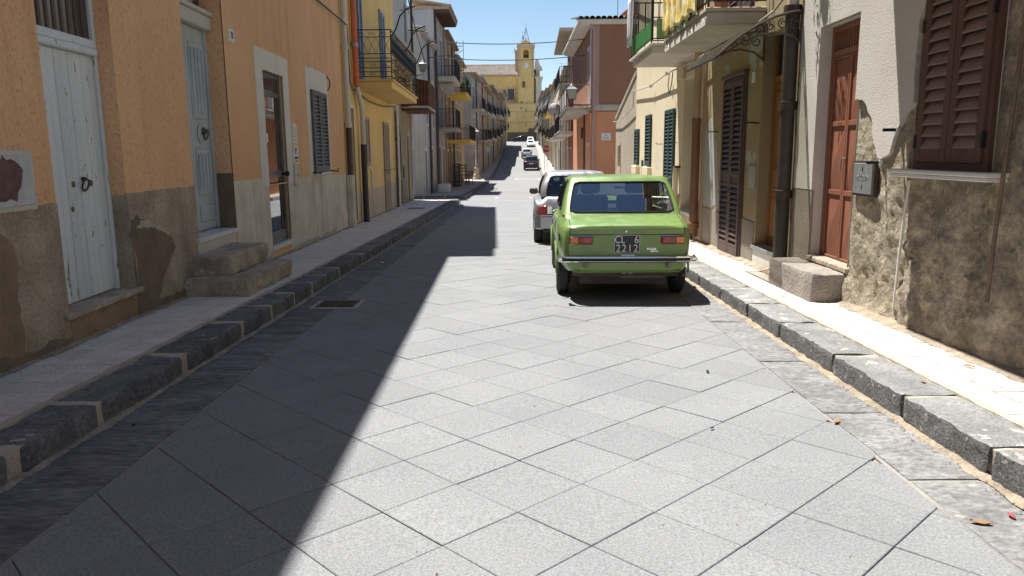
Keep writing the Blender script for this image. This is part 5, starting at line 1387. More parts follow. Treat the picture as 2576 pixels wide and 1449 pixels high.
for s in (35.3, 38, 40.8, 43.55): mb.tube([(1.08, s, 3.42), (1.08, s, 4.4)], .02, 6)
mb.build('railing', 'iron_rust', b5)
for k in range(7): B(1.05, 1.065, 35.4+k*1.16, 36.35+k*1.16, 3.52, 4.25, R5).build('balcony_panel', ('zinc', 'surround')[k % 2], b5)
pipe(r5, ident, [(rx(35)+.12, 34.92, -.8), (rx(35)+.12, 34.92, 6.7), (rx(35)-.05, 34.85, 6.95)], .065, 'pink', n=10)
pipe(r5, R5, [(.09, 38.0, -.8), (.09, 38.0, 3.2)], .05, 'pipe_brown', n=8)
mb = MB(R5); mb.lathe([(.0, 0), (.28, 0), (.28, .12), (.0, .14)], (.05, 38.9, 2.35), 'x', 16); mb.build('vent_cowl', 'iron_rust', r5)
bh = thing('brick_gable_house', 'red brick gable rising behind the tiled roof of the salmon house', 'house', (11, 52, zr(52)))
MB().box(6.6, 12, 49, 56, -1.5, 9.6).build('wall', 'brick_red', bh); MB().prism([(6.3, 9.602), (12.3, 9.602), (9.3, 12.0)], 48.7, 56.3, 1).build('roof', 'brick_red', bh)
# street name plate
sg = thing('street_name_sign', 'white street name plate reading Via Savoia on the salmon side wall', 'sign', (4.05, 34.99, 1.9))
pl = MB().cbox(3.78, 4.22, 34.972, 34.998, 1.93, 2.26, .006).build('plate', 'paper', sg)
text('lettering', 'Via', .095, 'ink', pl, (4.0, 34.970, 2.155), (R(90), 0, 0), .001); text('lettering', 'Savoia', .095, 'ink', pl, (4.0, 34.970, 2.04), (R(90), 0, 0), .001)
# --- right: the row beyond
T4 = [('brick_red_house', 'brick red house with wide dark eave behind the salmon house', 46.4, 58.0, 9.2, 'brick_red', 'slab_white', 1.0),
      ('cream_front_house', 'pale narrow house with round street lantern on the right', 58.0, 70.0, 8.4, 'far_beige', 'slab_white', .3),
      ('white_shop_house', 'white fronted house behind the stop sign', 70.0, 84.0, 8.6, 'white_stone', 'slab_white', .3),
      ('pale_yellow_house', 'pale yellow house with box balconies past the stop sign', 84.0, 100.0, 9.4, 'cream', 'awning_yellow', .35),
      ('brown_house', 'brown house halfway up the hill on the right', 100.0, 118.0, 9.6, 'rubble_wall', 'slab_grey', .35),
      ('grey_hill_house', 'grey house near the top of the hill on the right', 118.0, 140.0, 9.8, 'far_grey', 'slab_grey', .35),
      ('beige_hill_house', 'last house on the right beside the white church front', 140.0, 172.0, 9.6, 'far_beige', 'slab_white', .35)]
for k, (nm, lb_, a, b, h, mt, sm, ov) in enumerate(T4):
    w = []; L = b-a; n = max(2, int(L/3.8)); rnd = random.Random(170+k); bl = []
    for i in range(n):
        c = a+L*(i+.5)/n
        w.append((c-.55, c+.55, 0, 2.4, rnd.choice(['brown_wood', 'dark_frame', 'white_stone', 'green_shutter'])))
        for z in ((3.5, 6.3) if h > 9 else (3.5,)):
            w.append((c-.45, c+.45, z, z+2.0, rnd.choice(['grey_shutter', 'green_shutter', 'surround', 'brown_wood'])))
    for z in ((3.45, 6.25) if h > 9 else (3.45,)):
        bl.append((a+.8, a+.8+L*rnd.uniform(.35, .5), 1.0, z, sm, 'bars', 1.0))
        if rnd.random() < .75: bl.append((a+L*.62, b-.6, 1.0, z, sm, 'bars', 1.0))
    far_house(nm, lb_, R_, a, b, h, mt, w, bl, pipe_at=[(a+.4, rnd.choice(['pipe_tan', 'pipe_darkbrown', 'pipe_white']))], core=mt, ov=ov)
aw = thing('balcony_awning', 'plain beige cloth awning hanging over a balcony on the right', 'awning', (rx(52)-1.0, 52, 5.2))
mb = MB(R_); mb.grid([[(.9+.25*j/6, 47.0+i*.5, 5.5-1.35*j/6+.03*math.sin(i*1.3+j)) for j in range(7)] for i in range(15)]); o = mb.build('cloth', 'beige_panel', aw); so = o.modifiers.new('thick', 'SOLIDIFY'); so.thickness = .012
MB(R_).tube([(.9, 46.8, 5.5), (.9, 54.3, 5.5)], .03, 6).build('roller', 'iron', aw)
dish = thing('satellite_dish', 'grey satellite dish on a balcony right of the road', 'satellite dish', (rx(49)-1.2, 49, 3.8))
MB(R_).lathe([(.0, .0), (.18, .02), (.32, .07), (.40, .13), (.41, .13), (.33, .05), (.0, -.02)], (1.25, 47.6, 3.95), 'y', 20).build('reflector', 'satellite', dish); MB(R_).tube([(1.25, 47.6, 3.95), (1.25, 47.3, 3.75)], .02, 6).build('arm', 'iron', dish); MB(R_).tube([(1.25, 47.62, 3.3), (1.25, 47.62, 3.95)], .025, 6).build('mast', 'iron', dish)
# roof aerials
for k, (x, y, z, hh, lb_) in enumerate(((5.2, 41.0, 8.4, 2.6, 'thin television aerial on the tiled roof of the salmon house'), (5.4, 96.0, 9.9, 2.2, 'small television aerial above the pale yellow house'), (5.3, 84.5, 8.1, 2.0, 'television aerial beside the white fronted house'))):
    t = thing('roof_aerial', lb_, 'aerial', (x, y, z), 'roof aerials')
    MB().tube([(x, y, z-.6), (x, y, z+hh)], .022, 5).build('mast', 'dull_metal', t); mb = MB(); mb.tube([(x-.7, y, z+hh-.1), (x+.7, y, z+hh-.1)], .014, 5)
    for q in range(5): mb.tube([(x-.6+q*.28, y-.28, z+hh-.1), (x-.6+q*.28, y+.28, z+hh-.1)], .009, 4)
    mb.build('elements', 'dull_metal', t)

# ================================================================== the church on the hill
ch = thing('church', 'ochre church with clock tower closing the street', 'church', (0, 184, zr(184)))
CG = zr(184)
mb = MB(); mb.box(-30, .3, 185, 200, 0, 18.95); mb.build('nave_wall', 'church', ch)
mb = MB(); mb.box(-30.2, .2, 184.7, 185.05, 18.951, 19.25); mb.build('eave_cornice', 'church_trim', ch)
mb = MB(); mb.face([(-30.3, 184.5, 19.26), (.1, 184.5, 19.26), (.1, 192, 22.3), (-30.3, 192, 22.3)]); mb.face([(-30.3, 199.5, 19.26), (.1, 199.5, 19.26), (.1, 192, 22.3), (-30.3, 192, 22.3)]); mb.face([(.1, 184.5, 19.26), (.1, 199.5, 19.26), (.1, 192, 22.3)]); rf = mb.build('nave_roof', 'church_roof', ch)
for k in range(100):
    x = -30.1+k*.30; MB().tube([(x, 184.42, 19.30), (x, 192, 22.38)], .095, 6).build('tile_course', 'church_roof', rf)
MB().tube([(-30.3, 192, 22.4), (.1, 192, 22.4)], .16, 8).build('ridge', 'church_trim', rf)
# lower stage, wider than the tower
mb = MB(); mb.box(-2.3, 4.4, 182.6, 184.9, 0, 12.45); mb.build('lower_stage', 'church', ch)
mb = MB(); mb.box(-2.4, 4.5, 182.5, 184.95, 12.452, 12.62); mb.build('stage_cornice', 'church_trim', ch)
mb = MB(); mb.box(-2.35, 4.45, 182.5, 182.62, 3.6, 6.0); mb.build('plinth', 'bare_brown', ch)
for x0_, z0_, z1_ in ((1.98, 10.7, 11.5), (1.93, 7.3, 8.0)): B(x0_, x0_+.16, 182.56, 182.61, z0_, z1_).build('slit', 'dark_frame', ch)
patch(ch, 'bare_patch', 'bare_brown', lambda n_, s, z: Vector((s, 182.6-n_, z)), [(2.4, 5.7), (2.5, 6.7), (3.2, 7.0), (4.1, 6.9), (4.2, 5.3), (3.3, 5.2)], -.02, .03, .08, .3, 5)
B(-2.2, -.7, 184.80, 184.99, 13.6, 16.1).build('nave_window', 'dark_frame', ch); 
for a, b, c, d_ in ((-2.45, -.45, 16.1, 16.35), (-2.45, -2.2, 13.4, 16.1), (-.7, -.45, 13.4, 16.1), (-2.45, -.45, 13.35, 13.6)): B(a, b, 184.75, 184.97, c, d_).build('window_surround', 'church_trim', ch)
# tower shaft with belfry opening
tw_ = MB(); hx0, hx1, hz0, hz1 = 1.5, 2.75, 22.85, 24.2
def tower_face(mb, y):
    arch = [(2.125+.625*math.cos(math.pi*k/10), 24.2+.5*math.sin(math.pi*k/10)) for k in range(11)]
    for q in ([(.3, 12.63), (hx0, 12.63), (hx0, 25.5), (.3, 25.5)], [(hx1, 12.63), (3.92, 12.63), (3.92, 25.5), (hx1, 25.5)], [(hx0, 12.63), (hx1, 12.63), (hx1, hz0), (hx0, hz0)]): mb.face([(x, y, z) for x, z in q])
    for p, q in zip(arch, arch[1:]): mb.face([(p[0], y, p[1]), (q[0], y, q[1]), (q[0], y, 25.5), (p[0], y, 25.5)])
tower_face(tw_, 182.8); tw_.face([(.3, 184.2, 12.63), (3.92, 184.2, 12.63), (3.92, 184.2, 25.5), (.3, 184.2, 25.5)])
tw_.face([(.3, 182.8, 12.63), (.3, 186.4, 12.63), (.3, 186.4, 25.5), (.3, 182.8, 25.5)]); tw_.face([(3.92, 182.8, 12.63), (3.92, 186.4, 12.63), (3.92, 186.4, 25.5), (3.92, 182.8, 25.5)])
tw_.face([(hx0, 182.8, hz0), (hx1, 182.8, hz0), (hx1, 186.4, hz0), (hx0, 186.4, hz0)])
tower = tw_.build('tower', 'church', ch, recalc=False)
for x0_, x1_ in ((.24, .78), (3.44, 3.98)): B(x0_, x1_, 182.70, 182.79, 18.6, 25.0).build('pilaster', 'church_trim', tower)
B(.15, 4.07, 182.6, 186.5, 25.02, 25.55).build('entablature', 'church_trim', tower)
MB().prism([(.1, 25.56), (4.12, 25.56), (2.11, 26.75)], 182.65, 186.4, 1).build('pediment', 'church', tower)
mb = MB(); mb.prism([(.0, 25.58), (.1, 25.50), (2.11, 26.72), (4.12, 25.50), (4.22, 25.58), (2.11, 26.88)], 182.5, 186.5, 1); mb.build('pediment_coping', 'church_trim', tower)
for x in (.18, 4.02): MB().lathe([(.16, 0), (.16, .5), (.2, .55), (.1, .75), (.05, 1.15), (0, 1.2)], (x, 182.8, 25.56), 'z', 8).build('pinnacle', 'white_stone', tower)
cf = MB().lathe([(.0, 0), (.60, .0), (.60, -.08), (.0, -.09)], (2.11, 182.74, 21.2), 'y', 28).build('clock_face', 'clock_white', tower)
B(1.55, 2.14, 182.62, 182.645, 21.17, 21.23).build('minute_hand', 'ink', cf); B(2.08, 2.14, 182.62, 182.644, 21.18, 21.52).build('hour_hand', 'ink', cf)
for k in range(12):
    a = 2*math.pi*k/12; B(2.11+.5*math.cos(a)-.03, 2.11+.5*math.cos(a)+.03, 182.63, 182.648, 21.2+.5*math.sin(a)-.03, 21.2+.5*math.sin(a)+.03).build('hour_mark', 'ink', cf)
for x, r_ in ((1.75, .20), (2.45, .24)): MB().lathe([(.05, .35), (r_*.6, .3), (r_*.75, .1), (r_, -.1), (r_*1.05, -.14), (0, -.1)], (x, 183.4, 23.05), 'z', 12).build('bell', 'bell', tower)
B(1.45, 2.8, 183.3, 183.5, 23.42, 23.52).build('bell_beam', 'brown_wood', tower)
B(1.2, 1.9, 182.72, 182.79, 16.2, 17.6).build('blocked_window', 'bare_brown', tower)
for (x, zt_, w_) in ((2.15, 30.0, .95), (1.45, 28.3, .55)):
    mb = MB()
    for dx, dy in ((-1, -1), (1, -1), (1, 1), (-1, 1), (0, -1)): mb.tube([(x+dx*w_, 185+dy*w_, 26.0), (x, 185, zt_)], .05, 5)
    for f in (.35, .7):
        ww = w_*(1-f); z_ = 26.0+(zt_-26.0)*f; mb.tube([(x-ww, 185-ww, z_), (x+ww, 185-ww, z_), (x+ww, 185+ww, z_), (x-ww, 185+ww, z_)], .03, 4, closed=True)
    mb.tube([(x, 185, zt_-.1), (x, 185, zt_+.9)], .03, 4); mb.tube([(x-.25, 185, zt_+.55), (x+.25, 185, zt_+.55)], .03, 4)
    mb.build('iron_spire', 'blue_shutter', tower)
# second gable behind the tower and white front on the right
B(-.45, .28, 187.0, 190.5, 18.9, 24.9).build('rear_belfry', 'church_trim', ch); MB().prism([(-.6, 24.9), (.3, 24.9), (.3, 25.5)], 186.8, 190.6, 1).build('rear_gable', 'church', ch); MB().lathe([(.14, 0), (.14, .4), (.04, .9), (0, .95)], (-.5, 187, 24.9), 'z', 8).build('pinnacle', 'white_stone', ch)
B(4.40, 5.75, 183.6, 196, 0, 18.3).build('front_wall', 'white_stone', ch); B(4.2, 6.05, 183.4, 196, 18.302, 18.75).build('front_cornice', 'white_stone', ch)
B(4.45, 5.35, 184.0, 195, 18.752, 20.3).build('attic', 'church_trim', ch); MB().prism([(4.2, 20.302), (6.0, 20.302), (5.8, 20.9), (5.3, 21.6), (5.0, 22.6), (4.4, 22.8), (4.2, 22.0)], 184.2, 186.5, 1).build('scroll_gable', 'white_stone', ch)
B(3.93, 4.7, 185.0, 190, 12.6, 20.2).build('transept_wall', 'church', ch); MB().prism([(3.9, 20.2), (4.75, 20.2), (4.75, 19.2), (3.9, 21.0)], 184.9, 190, 1).build('transept_roof', 'church_roof', ch)

# ================================================================== cars  (own axes: x right, y forward from the rear bumper, z up)
def catmull(tab, y, k):
    n = len(tab)
    if y <= tab[0][0]: return tab[0][k]
    if y >= tab[-1][0]: return tab[-1][k]
    for i in range(n-1):
        if tab[i][0] <= y <= tab[i+1][0]:
            a, b = tab[i], tab[i+1]; h = b[0]-a[0]; t = (y-a[0])/h
            m0 = (b[k]-tab[i-1][k])/(b[0]-tab[i-1][0]) if i else (b[k]-a[k])/h
            m1 = (tab[i+2][k]-a[k])/(tab[i+2][0]-a[0]) if i+2 < n else (b[k]-a[k])/h
            d = (b[k]-a[k])/h
            if d == 0: m0 = m1 = 0
            else:
                m0 = max(min(m0, 3*d), 0) if d > 0 else min(max(m0, 3*d), 0); m1 = max(min(m1, 3*d), 0) if d > 0 else min(max(m1, 3*d), 0)
            t2, t3 = t*t, t*t*t
            return (2*t3-3*t2+1)*a[k]+(t3-2*t2+t)*h*m0+(-2*t3+3*t2)*b[k]+(t3-t2)*h*m1
def half_section(ST, y, arches):
    w, tw, zb, zs, zt = [catmull(ST, y, k) for k in (1, 2, 3, 4, 5)]
    pts = [(0, zb), (.72*w, zb), (.90*w, zb+.025), (.965*w, zb+.10), (.992*w, zb+.45*(zs-zb)), (w, zb+.68*(zs-zb)), (.99*w, zs-.05), (.965*w, zs-.012), (tw+.6*(.965*w-tw), zs+.004), (tw, zt-.012), (tw*.8, zt-.004), (tw*.4, zt), (0, zt)]
    for (yc, zc, ra) in arches:
        if abs(y-yc) < ra:
            zarc = zc+math.sqrt(ra*ra-(y-yc)**2)
            for i in range(1, 6):
                x, z = pts[i]
                if z < zarc: pts[i] = (x, min(zarc, zs-.06)+.002*i)
    return pts
def car_shell(ST, arches, cabin, ystep=.03):
    y0, y1 = ST[0][0], ST[-1][0]; ys = set(yrange(y0, y1, ystep))
    for s in ST: ys.add(s[0])
    for (yc, zc, ra) in arches: ys.update([yc-ra+.002, yc+ra-.002, yc-ra-.002, yc+ra+.002, yc-ra*.97, yc+ra*.97, yc-ra*.9, yc+ra*.9])
    ys = sorted(y for y in ys if y0 <= y <= y1); ys = [ys[0]]+[b for a, b in zip(ys, ys[1:]) if b-a > .0015]
    mb = MB(); secs = []
    for y in ys:
        h = half_section(ST, y, arches)
        secs.append([(-x, y, z) for x, z in reversed(h)]+[(x, y, z) for x, z in h[1:-1]])
    n = len(secs[0]); pts = [p for s in secs for p in s]; idx = []
    for i in range(len(secs)-1):
        ym = (ys[i]+ys[i+1])/2
        for k in range(n):
            j = (k+1) % n
            xm = abs((secs[i][k][0]+secs[i][j][0])/2); zm = (secs[i][k][2]+secs[i][j][2])/2
            kk = min(k, n-1-k) if k < n//2 else n-1-k
            if cabin and cabin[0] < ym < cabin[1] and (k in (0, 1, 2, n-1, n-2, n-3)): continue
            idx.append([i*n+k, i*n+j, (i+1)*n+j, (i+1)*n+k])
    mb.faces(pts, idx, True)
    mb.faces(secs[0], [list(range(n))[::-1]]); mb.faces(secs[-1], [list(range(n))])
    return mb
def ring_pts(yr, yf, w, rc, rf):
    """horizontal rounded rectangle, fixed point layout: rear (left to right), right side, front, left side"""
    P = []; nr = 10
    for i in range(nr+1): P.append((-(w-rc)+2*(w-rc)*i/nr, yr-.035*math.cos((i/nr-.5)*math.pi)))
    for i in range(1, 5):
        a = -math.pi/2+math.pi/2*i/5; P.append((w-rc+rc*math.cos(a), yr+rc+rc*math.sin(a)))
    fr_ = [0, .06, .12, .22, .34, .44, .475, .505, .62, .76, .88, .94, 1.0]
    side = [(w, yr+rc+(yf-rf-yr-rc)*f) for f in fr_]
    P += side; a1 = len(P)
    for i in range(1, 5):
        a = math.pi/2*i/5; P.append((w-rf+rf*math.cos(a), yf-rf+rf*math.sin(a)))
    for i in range(nr+1): P.append(((w-rf)-2*(w-rf)*i/nr, yf+.06*math.cos((i/nr-.5)*math.pi)))
    for i in range(1, 5):
        a = math.pi/2+math.pi/2*i/5; P.append((-(w-rf)+rf*math.cos(a), yf-rf+rf*math.sin(a)))
    P += [(-x, y) for x, y in reversed(side)]
    for i in range(1, 5):
        a = math.pi+math.pi/2*i/5; P.append((-(w-rc)+rc*math.cos(a), yr+rc+rc*math.sin(a)))
    return P
def greenhouse(root, G, paint_mat, glass_mat, rubber='rubber', gasket=.012):
    """G: z0 z1 dome; yr0 yf0 w0 rc0 ; yr1 yf1 w1 rc1 ; win=(t0, t1); side windows as fraction index ranges"""
    T = sorted(set([0, .05, G['win'][0], .2, .35, .5, .65, .8, G['win'][1], .95, 1.0])); lv = []
    bul = G.get('bulge', .02)
    for t in T:
        e = lambda a, b: a+(b-a)*t
        P = ring_pts(e(G['yr0'], G['yr1'])-bul*math.sin(math.pi*t), e(G['yf0'], G['yf1'])+bul*math.sin(math.pi*t), e(G['w0'], G['w1'])+bul*math.sin(math.pi*t), e(G['rc0'], G['rc1']), e(.14, .12))
        lv.append([(x, y, e(G['z0'], G['z1'])) for x, y in P])
    n = len(lv[0])
    rear = set(range(0, 10)); rs = 14; sr = lambda a, b: set(range(rs+a, rs+b))
    s_rear = sr(*G.get('sw_rear', (2, 6))); s_front = sr(*G.get('sw_front', (7, 11)))
    fs = rs+13+4; front = set(range(fs, fs+10)); ls = fs+11+4
    mirror = lambda S: set(ls+12-1-(k-rs) for k in S)
    W = {'rear_window': rear, 'windscreen': front, 'side_window_rear_right': s_rear, 'side_window_front_right': s_front, 'side_window_rear_left': mirror(s_rear), 'side_window_front_left': mirror(s_front)}
    if G.get('van'): W = {'windscreen': front, 'side_window_front_right': s_front, 'side_window_front_left': mirror(s_front), 'rear_window': rear}
    i0, i1 = T.index(G['win'][0]), T.index(G['win'][1])
    owner = {}
    for nm, S in W.items():
        for k in S: owner[k] = nm
    mb = MB(); pts = [p for l in lv for p in l]; idx = []
    for i in range(len(T)-1):
        for k in range(n):
            if i0 <= i < i1 and k in owner: continue
            j = (k+1) % n; idx.append([i*n+k, i*n+j, (i+1)*n+j, (i+1)*n+k])
    # roof skin
    cx = 0; cyc = (G['yr1']+G['yf1'])/2; top = lv[-1]; rings = [len(lv)-1]; base = len(pts)
    for sc, dz in ((.975, .018), (.90, .030), (.7, G['dome']*.8), (.4, G['dome']*.97), (.15, G['dome'])):
        pts += [(x*sc, cyc+(y-cyc)*sc, G['z1']+dz) for x, y, z in top]
    m = 0
    prev = (len(lv)-1)*n
    for q in range(5):
        cur = base+q*n
        for k in range(n): idx.append([prev+k, prev+(k+1) % n, cur+(k+1) % n, cur+k])
        prev = cur
    idx.append([prev+k for k in range(n)])
    mb.faces(pts, idx, True); roof = mb.build('roof', paint_mat, root)
    panes = {}
    for nm, S in W.items():
        ks = sorted(S); mb = MB(); rows = []
        c = Vector((0, cyc, (G['z0']+G['z1'])/2))
        for i in range(i0, i1+1):
            rows.append([tuple(Vector(lv[i][k])+(c-Vector(lv[i][k])).normalized()*.006) for k in ks+[(ks[-1]+1) % n]])
        mb.grid(rows); pane = mb.build(nm.split('_rear_')[0].split('_front_')[0] if nm.startswith('side') else nm, glass_mat, root)
        kk = ks+[(ks[-1]+1) % n]; lo = [Vector(lv[i0][k]) for k in kk]; hi = [Vector(lv[i1][k]) for k in kk]
        lf = [Vector(lv[i][kk[0]]) for i in range(i0, i1+1)]; rt = [Vector(lv[i][kk[-1]]) for i in range(i0, i1+1)]
        path = [lo[0].lerp(lo[1], .5)]+lo[1:-1]+[lo[-1].lerp(lo[-2], .5), rt[0].lerp(rt[1], .5)]+rt[1:-1]+[rt[-1].lerp(rt[-2], .5), hi[-1].lerp(hi[-2], .5)]+hi[1:-1][::-1]+[hi[0].lerp(hi[1], .5), lf[-1].lerp(lf[-2], .5)]+lf[1:-1][::-1]+[lf[0].lerp(lf[1], .5)]
        MB().tube([tuple(p) for p in path], gasket, 6, closed=True).build('seal', rubber, pane)
        panes[nm] = pane
    return roof, panes, lv
def wheel(root, x, y, r, w, rim_mat='rim', hub=.6, spokes=0):
    sg = 1 if x > 0 else -1
    prof = [(hub*r, -w*.5), (r*.90, -w*.5), (r*.975, -w*.40), (r, -w*.30), (r, -w*.1), (r*.992, -.002), (r, w*.1), (r, w*.30), (r*.975, w*.40), (r*.90, w*.5), (hub*r, w*.5)]
    t = MB().lathe(prof, (x, y, r), 'x', 36).build('wheel', 'tyre', root)
    o = sg*w*.5
    MB().lathe([(hub*r*1.02, o*.92), (hub*r*.98, o*1.02), (hub*r*.9, o*.8), (hub*r*.5, o*.7), (hub*r*.35, o*1.0), (0, o*1.02)], (x, y, r), 'x', 28).build('rim', rim_mat, t)
    gr_ = MB()
    for q in (-.28, -.09, .09, .28):
        gr_.lathe([(r*1.001, q*w-.004), (r*1.0015, q*w-.003), (r*1.0015, q*w+.003), (r*1.001, q*w+.004)], (x, y, r), 'x', 36)
    gr_.build('tread_groove', 'plastic_black', t)
    if spokes:
        for k in range(spokes):
            a = 2*math.pi*k/spokes; c, s = math.cos(a), math.sin(a)
            MB().prism([(y+c*hub*r*.25-s*.02, r+s*hub*r*.25+c*.02), (y+c*hub*r*.95-s*.03, r+s*hub*r*.95+c*.03), (y+c*hub*r*.95+s*.03, r+s*hub*r*.95-c*.03), (y+c*hub*r*.25+s*.02, r+s*hub*r*.25-c*.02)], x+o*.98, x+o*1.04, 0).build('spoke', 'rim', t)
    return t
def sweep_bar(path, z0, z1, th, ch=.008):
    """bar along a plan path, th = thickness inward"""
    mb = MB(); P = [Vector((p[0], p[1])) for p in path]; rows = []
    for i, p in enumerate(P):
        t = (P[min(i+1, len(P)-1)]-P[max(i-1, 0)]).normalized(); nn = Vector((-t.y, t.x))
        q = p+nn*th
        rows.append([(p.x, p.y, z0+ch), (p.x, p.y, z1-ch), (p.x+nn.x*ch, p.y+nn.y*ch, z1), (q.x, q.y, z1), (q.x, q.y, z0), (p.x+nn.x*ch, p.y+nn.y*ch, z0)])
    mb.grid(rows, smooth=False, close_u=True); mb.face(rows[0]); mb.face(rows[-1]); return mb
def seat(root, x, y, z, w, h, mat, head=True, ring_head=False):
    s = MB().cbox(x-w/2, x+w/2, y-.06, y+.07, z, z+h, .03).build('seat', mat, root)
    MB().cbox(x-w/2, x+w/2, y+.06, y+.50, z-.02, z+.14, .04).build('cushion', mat, s)
    if ring_head:
        MB().tube([(x+.115*math.cos(2*math.pi*k/20), y, z+h+.14+.10*math.sin(2*math.pi*k/20)) for k in range(20)], .05, 8, closed=True).build('headrest', mat, s)
    elif head: MB().cbox(x-.12, x+.12, y-.045, y+.045, z+h+.02, z+h+.19, .03).build('headrest', mat, s)
    return s
def interior(root, y0, y1, w, zf, zb, mat='seat', ring=False):
    MB().box(-w, w, y0, y1, zf, zf+.03).build('cabin_floor', 'plastic_black', root)
    MB().cbox(-w, w, y1-.28, y1, zf+.1, zb+.02, .04).build('dashboard', 'plastic_black', root)
    seat(root, -w*.5, y0+(y1-y0)*.48, zf+.08, .44, zb-zf+.10, mat, ring_head=ring); seat(root, w*.5, y0+(y1-y0)*.48, zf+.08, .44, zb-zf+.10, mat, ring_head=ring)
    MB().cbox(-w*.92, w*.92, y0+.05, y0+.2, zf+.05, zb+.03, .04).build('rear_seat', mat, root)
    MB().tube([(-w*.5+.17*math.cos(2*math.pi*k/18), y1-.42+.05*math.sin(2*math.pi*k/18), zb+.02+.16*math.sin(2*math.pi*k/18)) for k in range(18)], .013, 6, closed=True).build('steering_wheel', 'plastic_black', root)
def basic_car(name, label, loc, rotz, P):
    root = local_thing(name, label, 'car', loc, rotz, 'cars parked along the street')
    shell = car_shell(P['ST'], P['arch'], P['cabin']).build('body', P['paint'], root)
    roof, panes, lv = greenhouse(root, P['G'], P['paint'], P['glass'], gasket=P.get('gasket', .012))
    for x in (-P['track'], P['track']):
        for (yc, zc, ra) in P['arch']: wheel(root, x, yc, P['r'], P['tw'], P.get('rim', 'rim'), P.get('hub', .62), P.get('spokes', 0))
    L = P['ST'][-1][0]; ww = P['ST'][2][1]
    MB().box(-ww*.7, ww*.7, .25, L-.25, P['r']*.62, P['r']*1.15).build('underbody', 'underbody', root)
    interior(root, P['cabin'][0], P['cabin'][1], ww*.82, P['r']*1.2, P['G']['z0'], P.get('seat', 'seat'), P.get('ring', False))
    if 'mirror' in P:
        y, z, mt = P['mirror']
        for sg in (-1, 1):
            o = MB().cbox(sg*(P['G']['w0']+.12)-.09, sg*(P['G']['w0']+.12)+.09, y-.03, y+.07, z, z+.13, .035).build('mirror', mt, root)
            MB().tube([(sg*(P['G']['w0']-.02), y+.05, z+.03), (sg*(P['G']['w0']+.08), y+.03, z+.04)], .02, 6).build('mirror_arm', mt, o)
            MB().box(sg*(P['G']['w0']+.12)-.07, sg*(P['G']['w0']+.12)+.07, y-.034, y-.031, z+.025, z+.11).build('mirror_glass', 'dark_glass', o)
    return root, shell, panes
def lamp(root, name, mat, x0, x1, y0, y1, z0, z1, ch=.01): return MB().cbox(x0, x1, y0, y1, z0, z1, ch).build(name, mat, root)

# ------------------------------------------------------------------ the old green saloon
PG = dict(
    ST=[(0.0, .605, .55, .335, .785, .805), (.02, .640, .575, .318, .797, .818), (.10, .668, .60, .305, .806, .835), (.30, .700, .62, .30, .822, .880), (.55, .715, .625, .28, .838, .908), (1.2, .722, .63, .26, .847, .908), (2.2, .722, .63, .26, .842, .905), (2.70, .715, .62, .27, .825, .885), (3.2, .695, .60, .30, .79, .835), (3.52, .665, .57, .33, .74, .775), (3.60, .62, .53, .36, .66, .70)],
    arch=[(.72, .265, .315), (3.0, .265, .315)], cabin=(.62, 2.62),
    G=dict(z0=.893, z1=1.275, dome=.050, yr0=.47, yr1=.855, yf0=2.70, yf1=2.02, w0=.655, w1=.560, rc0=.085, rc1=.065, win=(.08, .92), bulge=.012),
    paint='paint_green', glass='car_glass', track=.645, r=.265, tw=.135, hub=.64, seat='seat', gasket=.011)
gc, shell, panes = basic_car('green_saloon_car', 'old green boxy saloon car parked at the right kerb seen from behind', (1.152, 8.01, zr(8.7)+.004), R(-1.3), PG)
gc.rotation_euler = (math.atan(-.0193), 0, R(-1.3)); gc.scale = (1.018, 1.018, 1.018); gc.location.z = zr(8.01)+.004
# boot lid with its shut lines
def deck(y, x):
    h = half_section(PG['ST'], y, []); ax = abs(x)
    for (xa, za), (xb, zb_) in zip(h[7:], h[8:]):
        if xb <= ax <= xa: return zb_+(za-zb_)*(ax-xb)/max(1e-6, xa-xb)
    return h[7][1]
rows = []
for y in [.004, .02, .05, .1, .16, .22, .28, .34, .40]:
    rows.append([(x, y, deck(y, x)+.0045) for x in [-.585+1.17*i/20 for i in range(21)]])
rear_row = [[(x, -.0065, z) for x in [-.585+1.17*i/20 for i in range(21)]] for z in (.722, .76, .785)]
edge = [(x, -.003, deck(.004, x)-.004) for x in [-.585+1.17*i/20 for i in range(21)]]
lid = MB().grid(rear_row+[edge]+rows).build('boot_lid', 'paint_green', gc)
mb = MB(); mb.tube([(-.592, -.002, .718), (.592, -.002, .718)], .0045, 5)
for sg in (-1, 1): mb.tube([(sg*.590, -.002, .716), (sg*.590, .0, .785)]+[(sg*.590, y, deck(y, .59)+.003) for y in (.02, .06, .12, .2, .3, .40)], .0038, 5)
mb.tube([(x, .405, deck(.405, x)+.002) for x in [-.585+1.17*i/12 for i in range(13)]], .0035, 5)
mb.build('shut_line', 'plastic_black', lid)
MB().tube([(-.585, -.008, .7865), (.585, -.008, .7865)], .0022, 4).build('lid_crease', 'paint_green', lid)
MB().lathe([(.0, 0), (.017, 0), (.015, -.014), (.006, -.016), (0, -.012)], (-.01, -.006, .757), 'y', 16).build('boot_lock', 'chrome', lid)
